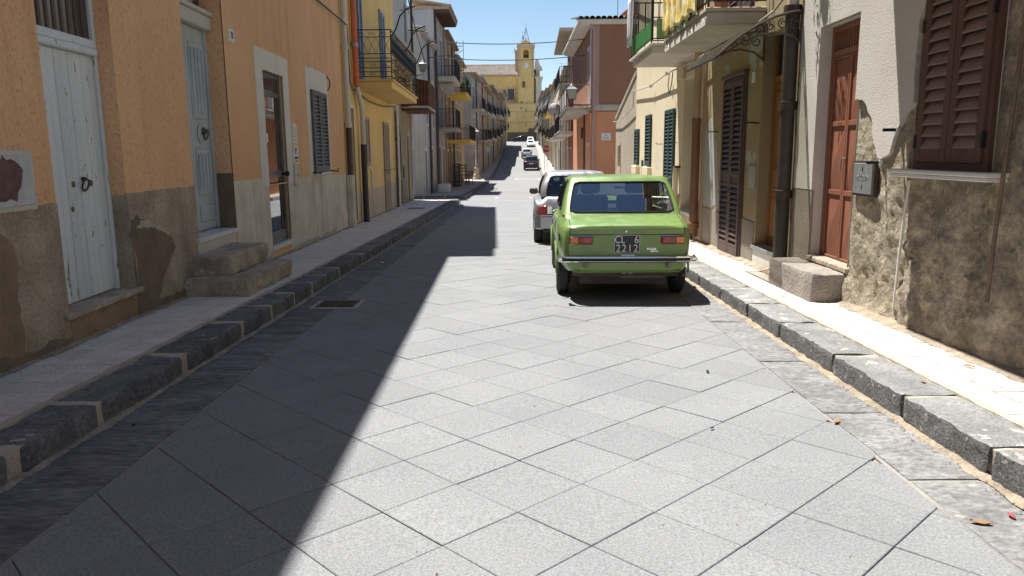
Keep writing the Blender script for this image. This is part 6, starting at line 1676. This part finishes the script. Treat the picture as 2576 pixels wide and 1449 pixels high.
# rear lamps
for sg in (-1, 1):
    a, b = (-.600, -.352) if sg < 0 else (.352, .600)
    fr = lamp(gc, 'rear_lamp', 'chrome', a, b, -.012, .005, .617, .708, .006); lamp(fr, 'lamp_seat', 'plastic_black', a+.006, b-.006, -.016, -.010, .623, .702, .004)
    o0, o1 = (a+.010, a+.098) if sg < 0 else (b-.098, b-.010); r0_, r1_ = (a+.099, b-.010) if sg < 0 else (a+.010, b-.099)
    lamp(fr, 'amber_lens', 'lens_amber', o0, o1, -.030, -.012, .627, .698, .006); lamp(fr, 'red_lens', 'lens_red', r0_, r1_, -.030, -.012, .627, .698, .006)
    q = (r0_, r0_+.045) if sg < 0 else (r1_-.045, r1_); lamp(fr, 'reflector', 'lens_dark_red', q[0]+.001, q[1], -.036, -.0305, .640, .686, .004)
# number plate
pl = lamp(gc, 'number_plate', 'plate_white', -.135, .135, -.012, -.001, .528, .716, .004); lamp(pl, 'plate_field', 'plate_black', -.128, .128, -.0145, -.0115, .535, .709, .002)
for body, x, z in (('CL', -.075, .668), ('6', .098, .668), ('2212', .0, .578)):
    text('lettering', body, .108, 'plate_white', pl, (x, -.0152, z-.004), (R(90), 0, 0), .0008, sx=.92 if len(body) > 2 else .85, space=1.22 if len(body) > 2 else 1.0)
lamp(gc, 'plate_lamp', 'chrome', -.065, .085, -.030, -.002, .497, .512, .004)
bd = lamp(gc, 'maker_badge', 'chrome', .205, .305, -.006, -.001, .558, .582, .002)
text('lettering', 'FIAT', .027, 'plastic_black', bd, (.255, -.0068, .570), (R(90), 0, 0), .0006, space=1.25, shear=.25)
bd2 = lamp(gc, 'model_badge', 'chrome', .245, .320, -.006, -.001, .534, .556, .002); text('lettering', '128', .026, 'plastic_black', bd2, (.282, -.0068, .545), (R(90), 0, 0), .0006, space=1.25, shear=.25)
# bumper
path = [(-.725, .10), (-.722, .02), (-.700, -.045), (-.640, -.082), (-.50, -.097), (0, -.105), (.50, -.097), (.640, -.082), (.700, -.045), (.722, .02), (.725, .10)]
bp = sweep_bar(path, .438, .498, .022, .010).build('bumper', 'chrome', gc)
sweep_bar([(x, y-.004) for x, y in path[3:-3]], .447, .488, .012, .008).build('rubber_strip', 'rubber', bp)
for sg in (-1, 1): MB().cbox(sg*.695-.03, sg*.695+.03, -.06, .03, .443, .493, .012).build('bumper_end', 'chrome', bp)
for sg in (-1, 1): lamp(gc, 'bumper_bracket', 'dirty_metal', sg*.43-.018, sg*.43+.018, -.075, .01, .375, .437, .006)
MB().tube([(-.56, .002, .332), (-.3, -.002, .332), (.3, -.002, .332), (.56, .002, .332)], .010, 6).build('valance_lip', 'paint_green', gc)
MB().tube([(-.05, .03, .330), (-.045, .0, .315), (-.02, -.005, .312), (.0, .0, .330)], .006, 5).build('tow_eye', 'dull_metal', gc); MB().tube([(.02, .03, .330), (.025, .0, .315), (.05, -.005, .312), (.07, .0, .330)], .006, 5).build('tow_eye', 'dull_metal', gc)
# exhaust, silencer and axle
ex = MB().lathe([(.0, -.26), (.055, -.25), (.065, -.22), (.065, .22), (.055, .25), (0, .26)], (.20, .30, .265), 'x', 16).build('silencer', 'dirty_metal', gc)
MB().tube([(.42, .30, .265), (.50, .22, .27), (.575, .10, .285), (.590, -.01, .292)], .019, 10).build('tailpipe', 'iron_rust', ex)
MB().tube([(-.60, .72, .265), (.60, .72, .265)], .04, 8).build('axle', 'underbody', gc)
MB().box(-.56, .56, .10, .16, .27, .335).build('rear_crossmember', 'underbody', gc)
for sg in (-1, 1): MB().box(sg*.63-.07, sg*.63+.07, .50, .508, .14, .30).build('mud_flap', 'rubber', gc)
# side trim
for sg in (-1, 1):
    for yc in (.72, 3.0):
        MB().tube([(sg*.722*1.0, yc+.318*math.cos(a), .265+.318*math.sin(a)) for a in [math.pi*k/16 for k in range(17)]], .012, 6).build('arch_lip', 'paint_green', gc)
    for y in (1.22, 1.98): lamp(gc, 'door_handle', 'chrome', sg*.722-.018, sg*.722+.018, y-.06, y+.06, .765, .785, .005)
    mb = MB()
    for y in (.98, 1.50, 2.42): mb.tube([(sg*.7235, y, .31), (sg*.726, y, .6), (sg*.716, y, .80), (sg*.67, y, .855)], .0035, 5)
    mb.build('door_gap', 'plastic_black', gc)
    MB().tube([(sg*.7265, .35, .66), (sg*.7285, 1.2, .665), (sg*.7285, 2.2, .66), (sg*.71, 3.2, .62)], .004, 5).build('side_crease', 'paint_green', gc)
    lamp(gc, 'air_vent', 'plastic_black', sg*.698-.006, sg*.698+.008, .16, .20, .64, .72, .002)
for sg in (-1, 1): MB().tube([(sg*.578, .92, 1.274), (sg*.574, 1.4, 1.280), (sg*.570, 2.0, 1.276)], .008, 6).build('drip_rail', 'paint_green', gc)
o = MB().cbox(-.800, -.715, 2.28, 2.33, .785, .905, .02).build('mirror', 'plastic_black', gc); MB().box(-.790, -.725, 2.277, 2.2795, .80, .892).build('mirror_glass', 'chrome', o); MB().tube([(-.70, 2.36, .80), (-.68, 2.34, .86), (-.72, 2.31, .84)], .012, 6).build('mirror_arm', 'chrome', o)
MB().cbox(-.56, .56, .60, .78, .895, .905, .003).build('parcel_shelf', 'plastic_black', gc)
ch_ = MB().cbox(-.14, -.02, .63, .70, .905, .955, .01).build('tissue_box', 'paper', gc)
MB().cbox(.1, .3, 2.30, 2.33, 1.13, 1.18, .008).build('rear_view_mirror', 'plastic_black', gc)

# ------------------------------------------------------------------ the silver hatchback
PS = dict(
    ST=[(0.0, .60, .46, .36, .70, .80), (.03, .70, .52, .30, .76, .88), (.12, .765, .56, .27, .80, .915), (.4, .785, .60, .25, .835, .93), (1.2, .79, .63, .24, .85, .93), (2.3, .785, .62, .24, .84, .915), (2.8, .77, .58, .25, .80, .88), (3.3, .73, .52, .27, .70, .78), (3.55, .62, .44, .32, .60, .66)],
    arch=[(.60, .285, .335), (2.90, .285, .335)], cabin=(.35, 2.6),
    G=dict(z0=.90, z1=1.335, dome=.06, yr0=.10, yr1=.30, yf0=2.75, yf1=1.80, w0=.655, w1=.545, rc0=.11, rc1=.12, win=(.05, .88), bulge=.035),
    paint='paint_silver', glass='car_glass_green', track=.70, r=.285, tw=.17, hub=.66, seat='seat', ring=True, mirror=(2.1, .89, 'plastic_black'), spokes=5)
sc_, sh, pn = basic_car('silver_hatchback_car', 'silver grey hatchback parked just ahead of the green saloon', (1.085, 14.25, zr(15)+.004), R(-.8), PS)
sc_.rotation_euler = (math.atan(-.0193), 0, R(-.8))
for sg in (-1, 1):
    mb = MB(); mb.prism([(sg*.66, .56), (sg*.42, .57), (sg*.45, .66), (sg*.56, .74), (sg*.70, .72), (sg*.745, .62)], -.025, .10, 1); mb.build('rear_lamp', 'lens_red', sc_, bevel=.012)
sweep_bar([(-.79, .30), (-.77, .08), (-.66, -.02), (-.3, -.05), (.3, -.05), (.66, -.02), (.77, .08), (.79, .30)], .30, .545, .04, .02).build('bumper', 'paint_silver', sc_)
sweep_bar([(-.792, .30), (-.772, .08), (-.66, -.024), (-.3, -.054), (.3, -.054), (.66, -.024), (.772, .08), (.792, .30)], .545, .565, .02, .004).build('bumper_trim', 'chrome', sc_)
lamp(sc_, 'number_plate', 'plate_white', -.23, .23, -.062, -.05, .40, .50, .004); MB().tube([(-.30, .12, .935), (.05, .10, .985)], .009, 5).build('rear_wiper', 'plastic_black', sc_)
lamp(sc_, 'lower_bumper', 'plastic_black', -.62, .62, -.03, .1, .23, .302, .02)
# ------------------------------------------------------------------ the cars up the hill
def hill_tilt(y): return math.atan((zr(y+1.5)-zr(y-1.5))/3)
PD = dict(ST=[(0.0, .70, .58, .42, .88, .96), (.04, .84, .66, .34, .95, 1.03), (.2, .90, .70, .30, .99, 1.06), (1.2, .92, .74, .28, 1.0, 1.06), (3.0, .92, .72, .28, 1.0, 1.05), (3.5, .90, .70, .30, .95, 1.02), (4.2, .84, .62, .32, .82, .92), (4.45, .70, .5, .40, .70, .78)],
    arch=[(.85, .34, .40), (3.5, .34, .40)], cabin=(.4, 3.2), G=dict(z0=1.03, z1=1.58, dome=.06, yr0=.10, yr1=.50, yf0=3.35, yf1=2.3, w0=.79, w1=.62, rc0=.12, rc1=.10, win=(.10, .82), bulge=.02),
    paint='paint_dark', glass='car_glass_dark', track=.80, r=.34, tw=.22, mirror=(2.6, 1.02, 'paint_dark'), gasket=.016)
def place(y, x): return (x, y, zr(y+2)+.004)
def modern_rear(root, w, zl, zp, col='lens_red', dz=.14):
    for sg in (-1, 1): lamp(root, 'rear_lamp', col, sg*w*.80-.14, sg*w*.80+.13, -.02, .12, zl, zl+dz, .03)
    lamp(root, 'number_plate', 'plate_white', -.26, .26, -.03, .0, zp, zp+.11, .006)
    lamp(root, 'bumper', 'plastic_black', -w*.92, w*.92, -.04, .2, .36, .58, .05)
dk, sh, pn = basic_car('dark_suv_car', 'dark grey tall car parked nearest on the hill', place(88.5, 1.56), R(-2), PD); dk.rotation_euler = (hill_tilt(91), 0, R(-2)); modern_rear(dk, .9, .86, .70)
lamp(dk, 'skid_plate', 'dull_metal', -.35, .35, -.06, .1, .30, .36, .02)
PW = dict(ST=[(0.0, .62, .50, .42, .80, .90), (.04, .78, .60, .33, .88, .97), (.2, .85, .66, .28, .93, 1.0), (1.2, .875, .68, .26, .95, 1.0), (2.6, .87, .68, .26, .94, 1.0), (3.1, .86, .64, .28, .88, .96), (3.8, .80, .56, .30, .76, .84), (4.0, .66, .46, .38, .66, .72)],
    arch=[(.72, .31, .36), (3.2, .31, .36)], cabin=(.35, 2.9), G=dict(z0=.97, z1=1.44, dome=.05, yr0=.08, yr1=.42, yf0=3.05, yf1=2.0, w0=.74, w1=.58, rc0=.12, rc1=.10, win=(.10, .82), bulge=.02),
    paint='paint_white', glass='car_glass_dark', track=.75, r=.31, tw=.2, mirror=(2.35, .96, 'plastic_black'), gasket=.016)
wh, sh, pn = basic_car('white_hatchback_car', 'white hatchback with red tail lamps parked behind the dark tall car', place(119.0, 1.42), R(-1), PW); wh.rotation_euler = (hill_tilt(121), 0, R(-1)); modern_rear(wh, .85, .76, .62, 'lens_dark_red', .22)
PF = dict(PW); PF['paint'] = 'paint_white'
fr_, sh, pn = basic_car('white_car', 'white car facing downhill with its bonnet towards the camera', (2.75, 160.5, zr(158.5)+.004), R(180), PF); fr_.rotation_euler = (-hill_tilt(158), 0, R(180))
for sg in (-1, 1): lamp(fr_, 'headlamp', 'lens_clear', sg*.62-.14, sg*.62+.13, 3.80, 4.0, .62, .76, .03)
lamp(fr_, 'grille', 'plastic_black', -.45, .45, 3.93, 4.02, .40, .56, .02); lamp(fr_, 'number_plate', 'plate_white', -.26, .26, 4.0, 4.03, .46, .56, .004)
PV = dict(PW); PV['G'] = dict(PW['G'], z1=1.72, yr1=.2, van=True); 
vn, sh, pn = basic_car('white_van', 'tall white van parked behind the white car facing downhill', (2.8, 168.0, zr(166)+.004), R(180), PV); vn['category'] = 'van'; vn.rotation_euler = (-hill_tilt(166), 0, R(180))
PB = dict(ST=[(0.0, .66, .52, .40, .86, .96), (.05, .80, .62, .32, .93, 1.02), (.3, .87, .68, .28, .97, 1.03), (1.2, .90, .70, .26, .98, 1.02), (3.0, .90, .70, .26, .96, 1.0), (3.5, .88, .66, .28, .88, .95), (4.4, .80, .56, .30, .74, .80), (4.6, .62, .44, .38, .62, .68)],
    arch=[(.9, .32, .37), (3.6, .32, .37)], cabin=(.6, 3.2), G=dict(z0=.98, z1=1.42, dome=.05, yr0=.35, yr1=1.2, yf0=3.3, yf1=2.2, w0=.76, w1=.60, rc0=.12, rc1=.10, win=(.10, .82), bulge=.02),
    paint='paint_black', glass='car_glass_dark', track=.78, r=.32, tw=.2, gasket=.016, rim='rim')
bk, sh, pn = basic_car('black_saloon_car', 'black car parked crosswise in front of the church', (3.1, 177.5, zr(177.5)+.004), R(90), PB)

# ================================================================== street furniture and small things
# stop sign on two thin posts
ssx, ssy = 3.22, 87.0; ssz = zr(ssy)+PAV
ss = thing('stop_sign', 'red octagonal STOP sign on two thin grey posts at the right pavement', 'sign', (ssx, ssy, ssz))
oc = [(ssx+.46*math.cos(R(22.5+45*k)), ssz+2.35+.46*math.sin(R(22.5+45*k))) for k in range(8)]
p_ = MB().prism(oc, ssy-.012, ssy+.012, 1).build('plate', 'stop_white', ss)
MB().prism([(ssx+.432*math.cos(R(22.5+45*k)), ssz+2.35+.432*math.sin(R(22.5+45*k))) for k in range(8)], ssy-.018, ssy-.0125, 1).build('field', 'stop_red', p_)
text('lettering', 'STOP', .345, 'stop_white', p_, (ssx, ssy-.020, ssz+2.35), (R(90), 0, 0), .002, sx=.88)
for dx in (-.20, .10): MB().tube([(ssx+dx, ssy+.04, ssz-.1), (ssx+dx, ssy+.04, ssz+2.3)], .03, 8).build('post', 'post_grey', ss)
MB().cbox(ssx-.08, ssx+.08, ssy-.02, ssy+.02, ssz+2.78, ssz+3.0, .01).build('top_cap', 'awning_yellow', ss)
# parking sign on the left pavement
px_, py_ = -3.1, 84.0; pz_ = zr(py_)+PAV
ps = thing('small_road_sign', 'small pale sign on a thin post on the left pavement', 'sign', (px_, py_, pz_))
MB().tube([(px_, py_, pz_-.1), (px_, py_, pz_+2.9)], .03, 6).build('post', 'post_grey', ps); MB().cbox(px_-.3, px_+.02, py_-.03, py_-.01, pz_+2.1, pz_+2.7, .01).build('plate', 'paper', ps)
# lanterns
def lantern(par, c, s=1.0):
    x, y, z = c; a = MB(); w0, w1, h = .15*s, .23*s, .42*s
    rows = [[(x-w0, y-w0, z), (x+w0, y-w0, z), (x+w0, y+w0, z), (x-w0, y+w0, z)], [(x-w1, y-w1, z+h), (x+w1, y-w1, z+h), (x+w1, y+w1, z+h), (x-w1, y+w1, z+h)]]
    for k in range(4):
        j = (k+1) % 4; MB().face([rows[0][k], rows[0][j], rows[1][j], rows[1][k]]); mb = MB(); mb.face([rows[0][k], rows[0][j], rows[1][j], rows[1][k]]); mb.build('pane', 'lamp_glass', par)
        a.tube([rows[0][k], rows[1][k]], .012*s, 5); a.tube([rows[0][k], rows[0][j]], .012*s, 5); a.tube([rows[1][k], rows[1][j]], .014*s, 5)
    a.build('frame', 'iron', par)
    b = MB(); cap = [rows[1], [(x-w1*1.1, y-w1*1.1, z+h+.01), (x+w1*1.1, y-w1*1.1, z+h+.01), (x+w1*1.1, y+w1*1.1, z+h+.01), (x-w1*1.1, y+w1*1.1, z+h+.01)], [(x-w1*.45, y-w1*.45, z+h*1.33), (x+w1*.45, y-w1*.45, z+h*1.33), (x+w1*.45, y+w1*.45, z+h*1.33), (x-w1*.45, y+w1*.45, z+h*1.33)]]
    b.grid(cap, smooth=False, close_u=True); b.face(cap[2]); b.lathe([(w1*.35, 0), (w1*.45, .03*s), (w1*.3, .07*s), (.02*s, .13*s), (0, .14*s)], (x, y, z+h*1.33), 'z', 10); b.build('cap', 'lamp_cap', par)
def wall_lantern(lb_, wx, y, x, z, s=1.0):
    t = thing('wall_lantern', lb_, 'street lamp', (x, y, z), 'lanterns on wall brackets')
    lantern(t, (x, y, z), s); mb = MB()
    for dx in (-.06, .06): mb.tube([(x+dx*s, y, z), (x+dx*s, y, z-.26*s)], .012*s, 6)
    mb.tube([(x-.08*s, y, z-.22*s), (wx, y, z-.22*s)], .016*s, 6); mb.tube([(wx, y, z-.6*s), (wx, y, z+.02*s)], .016*s, 6)
    d = (wx-x); q = [(x+d*.15, y, z-.24*s), (x+d*.45, y, z-.30*s), (x+d*.75, y, z-.42*s), (wx, y, z-.60*s)]; mb.tube(q, .011*s, 6)
    for k, (f, zz_, r_) in enumerate(((.45, -.26, .035), (.62, -.29, .045), (.80, -.33, .06))): scroll(mb, (x+d*f, z+zz_*s), r_*s, 1.3, .008*s, 'nz', y, 1, 0)
    mb.build('bracket', 'iron', t)
wall_lantern('square glass lantern on scrolled bracket at the salmon house corner', rx(34.9)-.02, 34.75, 2.42, 3.72)
wall_lantern('smaller distant lantern on a bracket above the right pavement', rx(60)-.02, 60.0, 2.95, 3.05)
wall_lantern('dark lantern hanging beside the pole near the rusty balcony', lx(31)+.02, 31.05, -3.72, 4.62, .62)
# stone lamp post on the corner
lp = thing('lamp_post', 'ornate stone coloured lamp post on the sunny left corner', 'street lamp', (-3.55, 66.5, zr(66.5)+PAV))
z0 = zr(66.5)+PAV
MB().lathe([(.40, -.2), (.40, .12), (.30, .16), (.28, .42), (.21, .48), (.19, .95), (.23, 1.0), (.12, 1.06), (.16, 1.14), (.10, 1.2), (.14, 1.32), (.09, 1.4), (.07, 2.6), (.05, 3.6), (0, 3.62)], (-3.55, 66.5, z0), 'z', 12).build('shaft', 'old_stone', lp)
lantern(lp, (-3.55, 66.5, z0+3.6), 1.1)
strip('corner_pavement', 'concrete_walk', 64.02, 67.6, K(-5.0), lambda y: -2.9, PAV, .9, skirt=.3)
# utility pole by the grey wall
up = thing('utility_pole', 'thin iron pole with crossbars rising beside the grey upper wall', 'pole', (-3.95, 31.2, zr(31)+PAV))
MB().tube([(-4.12, 31.12, 3.3), (-4.12, 31.12, 10.5)], .05, 8).build('mast', 'iron_rust', up)
for z in (7.55, 6.2, 8.6): MB().tube([(-4.5, 31.12, z), (-3.65, 31.12, z-.05)], .03, 6).build('crossbar', 'iron', up)
# overhead cables
def span(lb_, a, b, sag, r_=.022, grp='overhead cables'):
    a, b = Vector(a), Vector(b); pts = []
    for k in range(25):
        t = k/24; p = a.lerp(b, t); p.z -= sag*4*t*(1-t); pts.append(tuple(p))
    o = MB().tube(pts, r_, 6).build('overhead_cable', 'cable', None, loc=tuple(a)); tag(o, lb_, 'cable', grp); return o
span('upper overhead cable crossing the street between grey and salmon houses', (-4.3, 38.0, 6.75), (3.75, 38.0, 6.8), .22)
span('lower overhead cable crossing the street below the upper one', (-4.3, 38.6, 6.05), (3.75, 38.6, 6.1), .20)
span('thin far cable strung across the street before the church', (-3.3, 112.0, 7.6), (4.5, 112.0, 7.6), .5, .03)
span('lowest far cable strung across the street before the church', (-3.2, 116.0, 6.2), (4.5, 116.0, 6.4), .6, .03)
span('slack cable running from the upper grey wall along the left houses', (-4.05, 27.2, 8.4), (-4.1, 36.0, 5.2), .3, .02)
span('short black cable dropping to the roof edge above the cream house', (2.6, 16.0, 5.9), (3.3, 24.0, 5.4), .3, .02)
# chairs and crates outside the shop
def chair(lb_, x, y, rz, s=1.0):
    t = local_thing('wooden_chair', lb_, 'chair', (x, y, zr(y)+PAV), rz, 'chairs outside the shop')
    MB().cbox(-.2*s, .2*s, -.2*s, .2*s, .43*s, .46*s, .008).build('seat', 'chair_wood', t)
    for dx in (-1, 1):
        MB().tube([(dx*.17*s, .18*s, 0), (dx*.17*s, .17*s, .44*s)], .02*s, 6).build('leg', 'chair_wood', t); MB().tube([(dx*.17*s, -.2*s, 0), (dx*.17*s, -.18*s, .45*s), (dx*.17*s, -.23*s, .92*s)], .02*s, 6).build('leg', 'chair_wood', t)
    for z in (.60, .74, .88): MB().cbox(-.17*s, .17*s, -.235*s, -.20*s, z*s, (z+.05)*s, .005).build('back_slat', 'chair_wood', t)
    for z in (.15, .28): MB().tube([(-.17*s, .18*s, z*s), (.17*s, .18*s, z*s)], .012*s, 5).build('stretcher', 'chair_wood', t)
chair('tall dark wooden chair back against the yellow shop wall', -3.85, 55.0, R(200), 1.5)
chair('small dark wooden chair on the pavement edge of the shop front', -3.45, 54.2, R(150), 1.0)
for k in range(5):
    y = 50.5; z = zr(y)+PAV+k*.30
    cr = thing('stacked_crate', ('lowest', 'second', 'middle', 'fourth', 'topmost')[k]+' dark plastic crate of the stack outside the shop', 'crate', (-4.0, y, z), 'crates stacked outside the shop')
    MB().cbox(-4.22, -3.78, y-.3, y+.3, z+.005, z+.03, .006).build('base', 'crate_dark', cr)
    for a, b, c, d_ in ((-4.22, -4.20, y-.3, y+.3), (-3.80, -3.78, y-.3, y+.3), (-4.198, -3.802, y-.3, y-.28), (-4.198, -3.802, y+.28, y+.3)):
        for zz_ in (.06, .20): MB().box(a, b, c, d_, z+zz_, z+zz_+.07).build('side_slat', 'crate_dark', cr)
    for a in (-4.21, -3.79):
        for b in (y-.29, y+.29): MB().box(a-.015, a+.015, b-.015, b+.015, z+.03, z+.29).build('corner_post', 'crate_dark', cr)
st = stone('stone_block', 'white_stone', None, gm, -4.15, -3.55, 39.6, 40.9, PAV-.02, PAV+.42, amp=.03, bev=.06, cuts=(2, 3, 2), seed=77); tag(st, 'pale stone block on the pavement before the grey white house', 'stone block')
# drain covers
dr = thing('drain_grate', 'rectangular iron drain grate in the shaded left gutter', 'drain cover', (-1.95, 8.02, zr(8.02)))
hole = MB(gm); hole.cbox(-2.20, -1.70, 7.78, 8.27, -.006, .010, .003); hole.build('frame', 'grey_cement', dr)
MB(gm).box(-2.15, -1.745, 7.83, 8.22, .0105, .0125).build('pit', 'plastic_black', dr)
for k in range(9): MB(gm).cbox(-2.145, -1.75, 7.84+k*.042, 7.862+k*.042, .0127, .019, .002).build('bar', 'iron_rust', dr)
for k in range(3): MB(gm).cbox(-2.14+k*.185, -2.115+k*.185, 7.835, 8.215, .0192, .0215, .001).build('cross_bar', 'iron_rust', dr)
for lb_, x, y, w, h in (('pale concrete rimmed drain cover in the road near the side street', -.2, 35.9, .85, .5), ('faint rectangular manhole cover far up the road', .9, 70.0, 1.1, .8)):
    t = thing('manhole_cover', lb_, 'drain cover', (x, y, zr(y)))
    MB(gm).box(x-w, x+w, y-h, y+h, .004, .008).build('rim', 'surround', t); MB(gm).box(x-w*.86, x+w*.86, y-h*.72, y+h*.72, .0085, .0115).build('lid', 'asphalt', t)
t = thing('pavement_hatch', 'thin dark hatch in the pavement before the yellow house', 'drain cover', (-3.3, 24.6, zr(24.6)+PAV)); MB(pm).box(-3.55, -3.0, 24.3, 24.9, .004, .008).build('frame', 'iron', t); MB(pm).box(-3.52, -3.03, 24.34, 24.86, .0082, .0105).build('lid', 'asphalt', t)
# litter and leaves
def leaf(lb_, x, y, s, mat, m=gm, seed=0, nm='dry_leaf', cat='leaf', grp='leaves on the ground'):
    r_ = random.Random(seed); a = r_.uniform(0, 6.28); mb = MB(m); rows = []
    for i in range(6):
        u = i/5-.5; wd = .36*s*math.cos(u*math.pi)**.7*.5+.002; c, sn = math.cos(a), math.sin(a); row = []
        for q in (-1, 0, 1):
            lx_, ly_ = u*s, q*wd; row.append((x+lx_*c-ly_*sn, y+lx_*sn+ly_*c, .008+.10*s*abs(q)*r_.uniform(.3, 1)+.15*s*abs(u)*r_.uniform(0, 1)))
        rows.append(row)
    o = mb.grid(rows).build(nm, mat, None, loc=tuple(m(x, y, 0))); tag(o, lb_, cat, grp); sm_ = o.modifiers.new('thick', 'SOLIDIFY'); sm_.thickness = .0015
leaf('curled brown leaf on the right gutter edge', 1.80, 4.12, .075, 'leaf_dry', seed=1); leaf('flat brown leaf near the right bottom corner', 1.87, 2.88, .085, 'leaf_dry', seed=2); leaf('small red petal on the right gutter stones', 2.03, 2.94, .05, 'leaf_red', seed=3)
leaf('dark scrap on the sunlit slabs before the green car', 1.336, 5.21, .05, 'rubber', seed=4, nm='litter_scrap', cat='litter', grp='scraps on the ground'); leaf('small dark scrap further down the sunlit slabs', 1.07, 4.03, .035, 'rubber', seed=5, nm='litter_scrap', cat='litter', grp='scraps on the ground'); leaf('black scrap in the shaded left gutter', -2.21, 4.13, .04, 'rubber', seed=6, nm='litter_scrap', cat='litter', grp='scraps on the ground')
leaf('crumpled white paper scrap by the left kerb', -2.1, 11.6, .14, 'paper', seed=7, nm='litter_scrap', cat='litter', grp='scraps on the ground'); leaf('brown leaf on the right kerb top', 2.42, 4.4, .05, 'leaf_dry', pm, 8); leaf('brown leaf on the sunny right tiles by the wall', 2.9, 4.75, .07, 'leaf_dry', pm, 9); leaf('brown leaf on the right tiles near the stone step', 2.62, 7.4, .06, 'leaf_dry', pm, 10)
# fine debris: nobody could count it
mb = MB(); rnd = random.Random(99)
def bit(x, y, z, s):
    a = rnd.uniform(0, 6.28); p = [(x+s*rnd.uniform(.4, 1)*math.cos(a+k*2.1), y+s*rnd.uniform(.4, 1)*math.sin(a+k*2.1), z+rnd.uniform(0, .3)*s) for k in range(3)]
    mb.face(p); mb.faces(p+[(x, y, z+s*.6)], [(0, 1, 3), (1, 2, 3), (2, 0, 3)])
for k in range(1500):
    y = 2.2+abs(rnd.gauss(0, 1))*6
    side = rnd.random()
    if side < .40: x = 2.165-abs(rnd.gauss(0, .05)); z = zr(y)+.008
    elif side < .62: x = rx(y)-abs(rnd.gauss(0, .16)); z = zr(y)+PAV+.003
    elif side < .80: x = -2.37+abs(rnd.gauss(0, .04)); z = zr(y)+.008
    elif side < .92: x = lx(y)+abs(rnd.gauss(0, .12)); z = zr(y)+PAV+.003
    else: x = rnd.uniform(-1.9, 1.8); z = zr(y)+.002
    bit(x, y, z, rnd.uniform(.003, .011))
o = mb.build('gravel_debris', 'leaf_dry', None); o['kind'] = 'stuff'; o['label'] = 'fine grit and leaf bits along the gutters and wall feet'; o['category'] = 'debris'
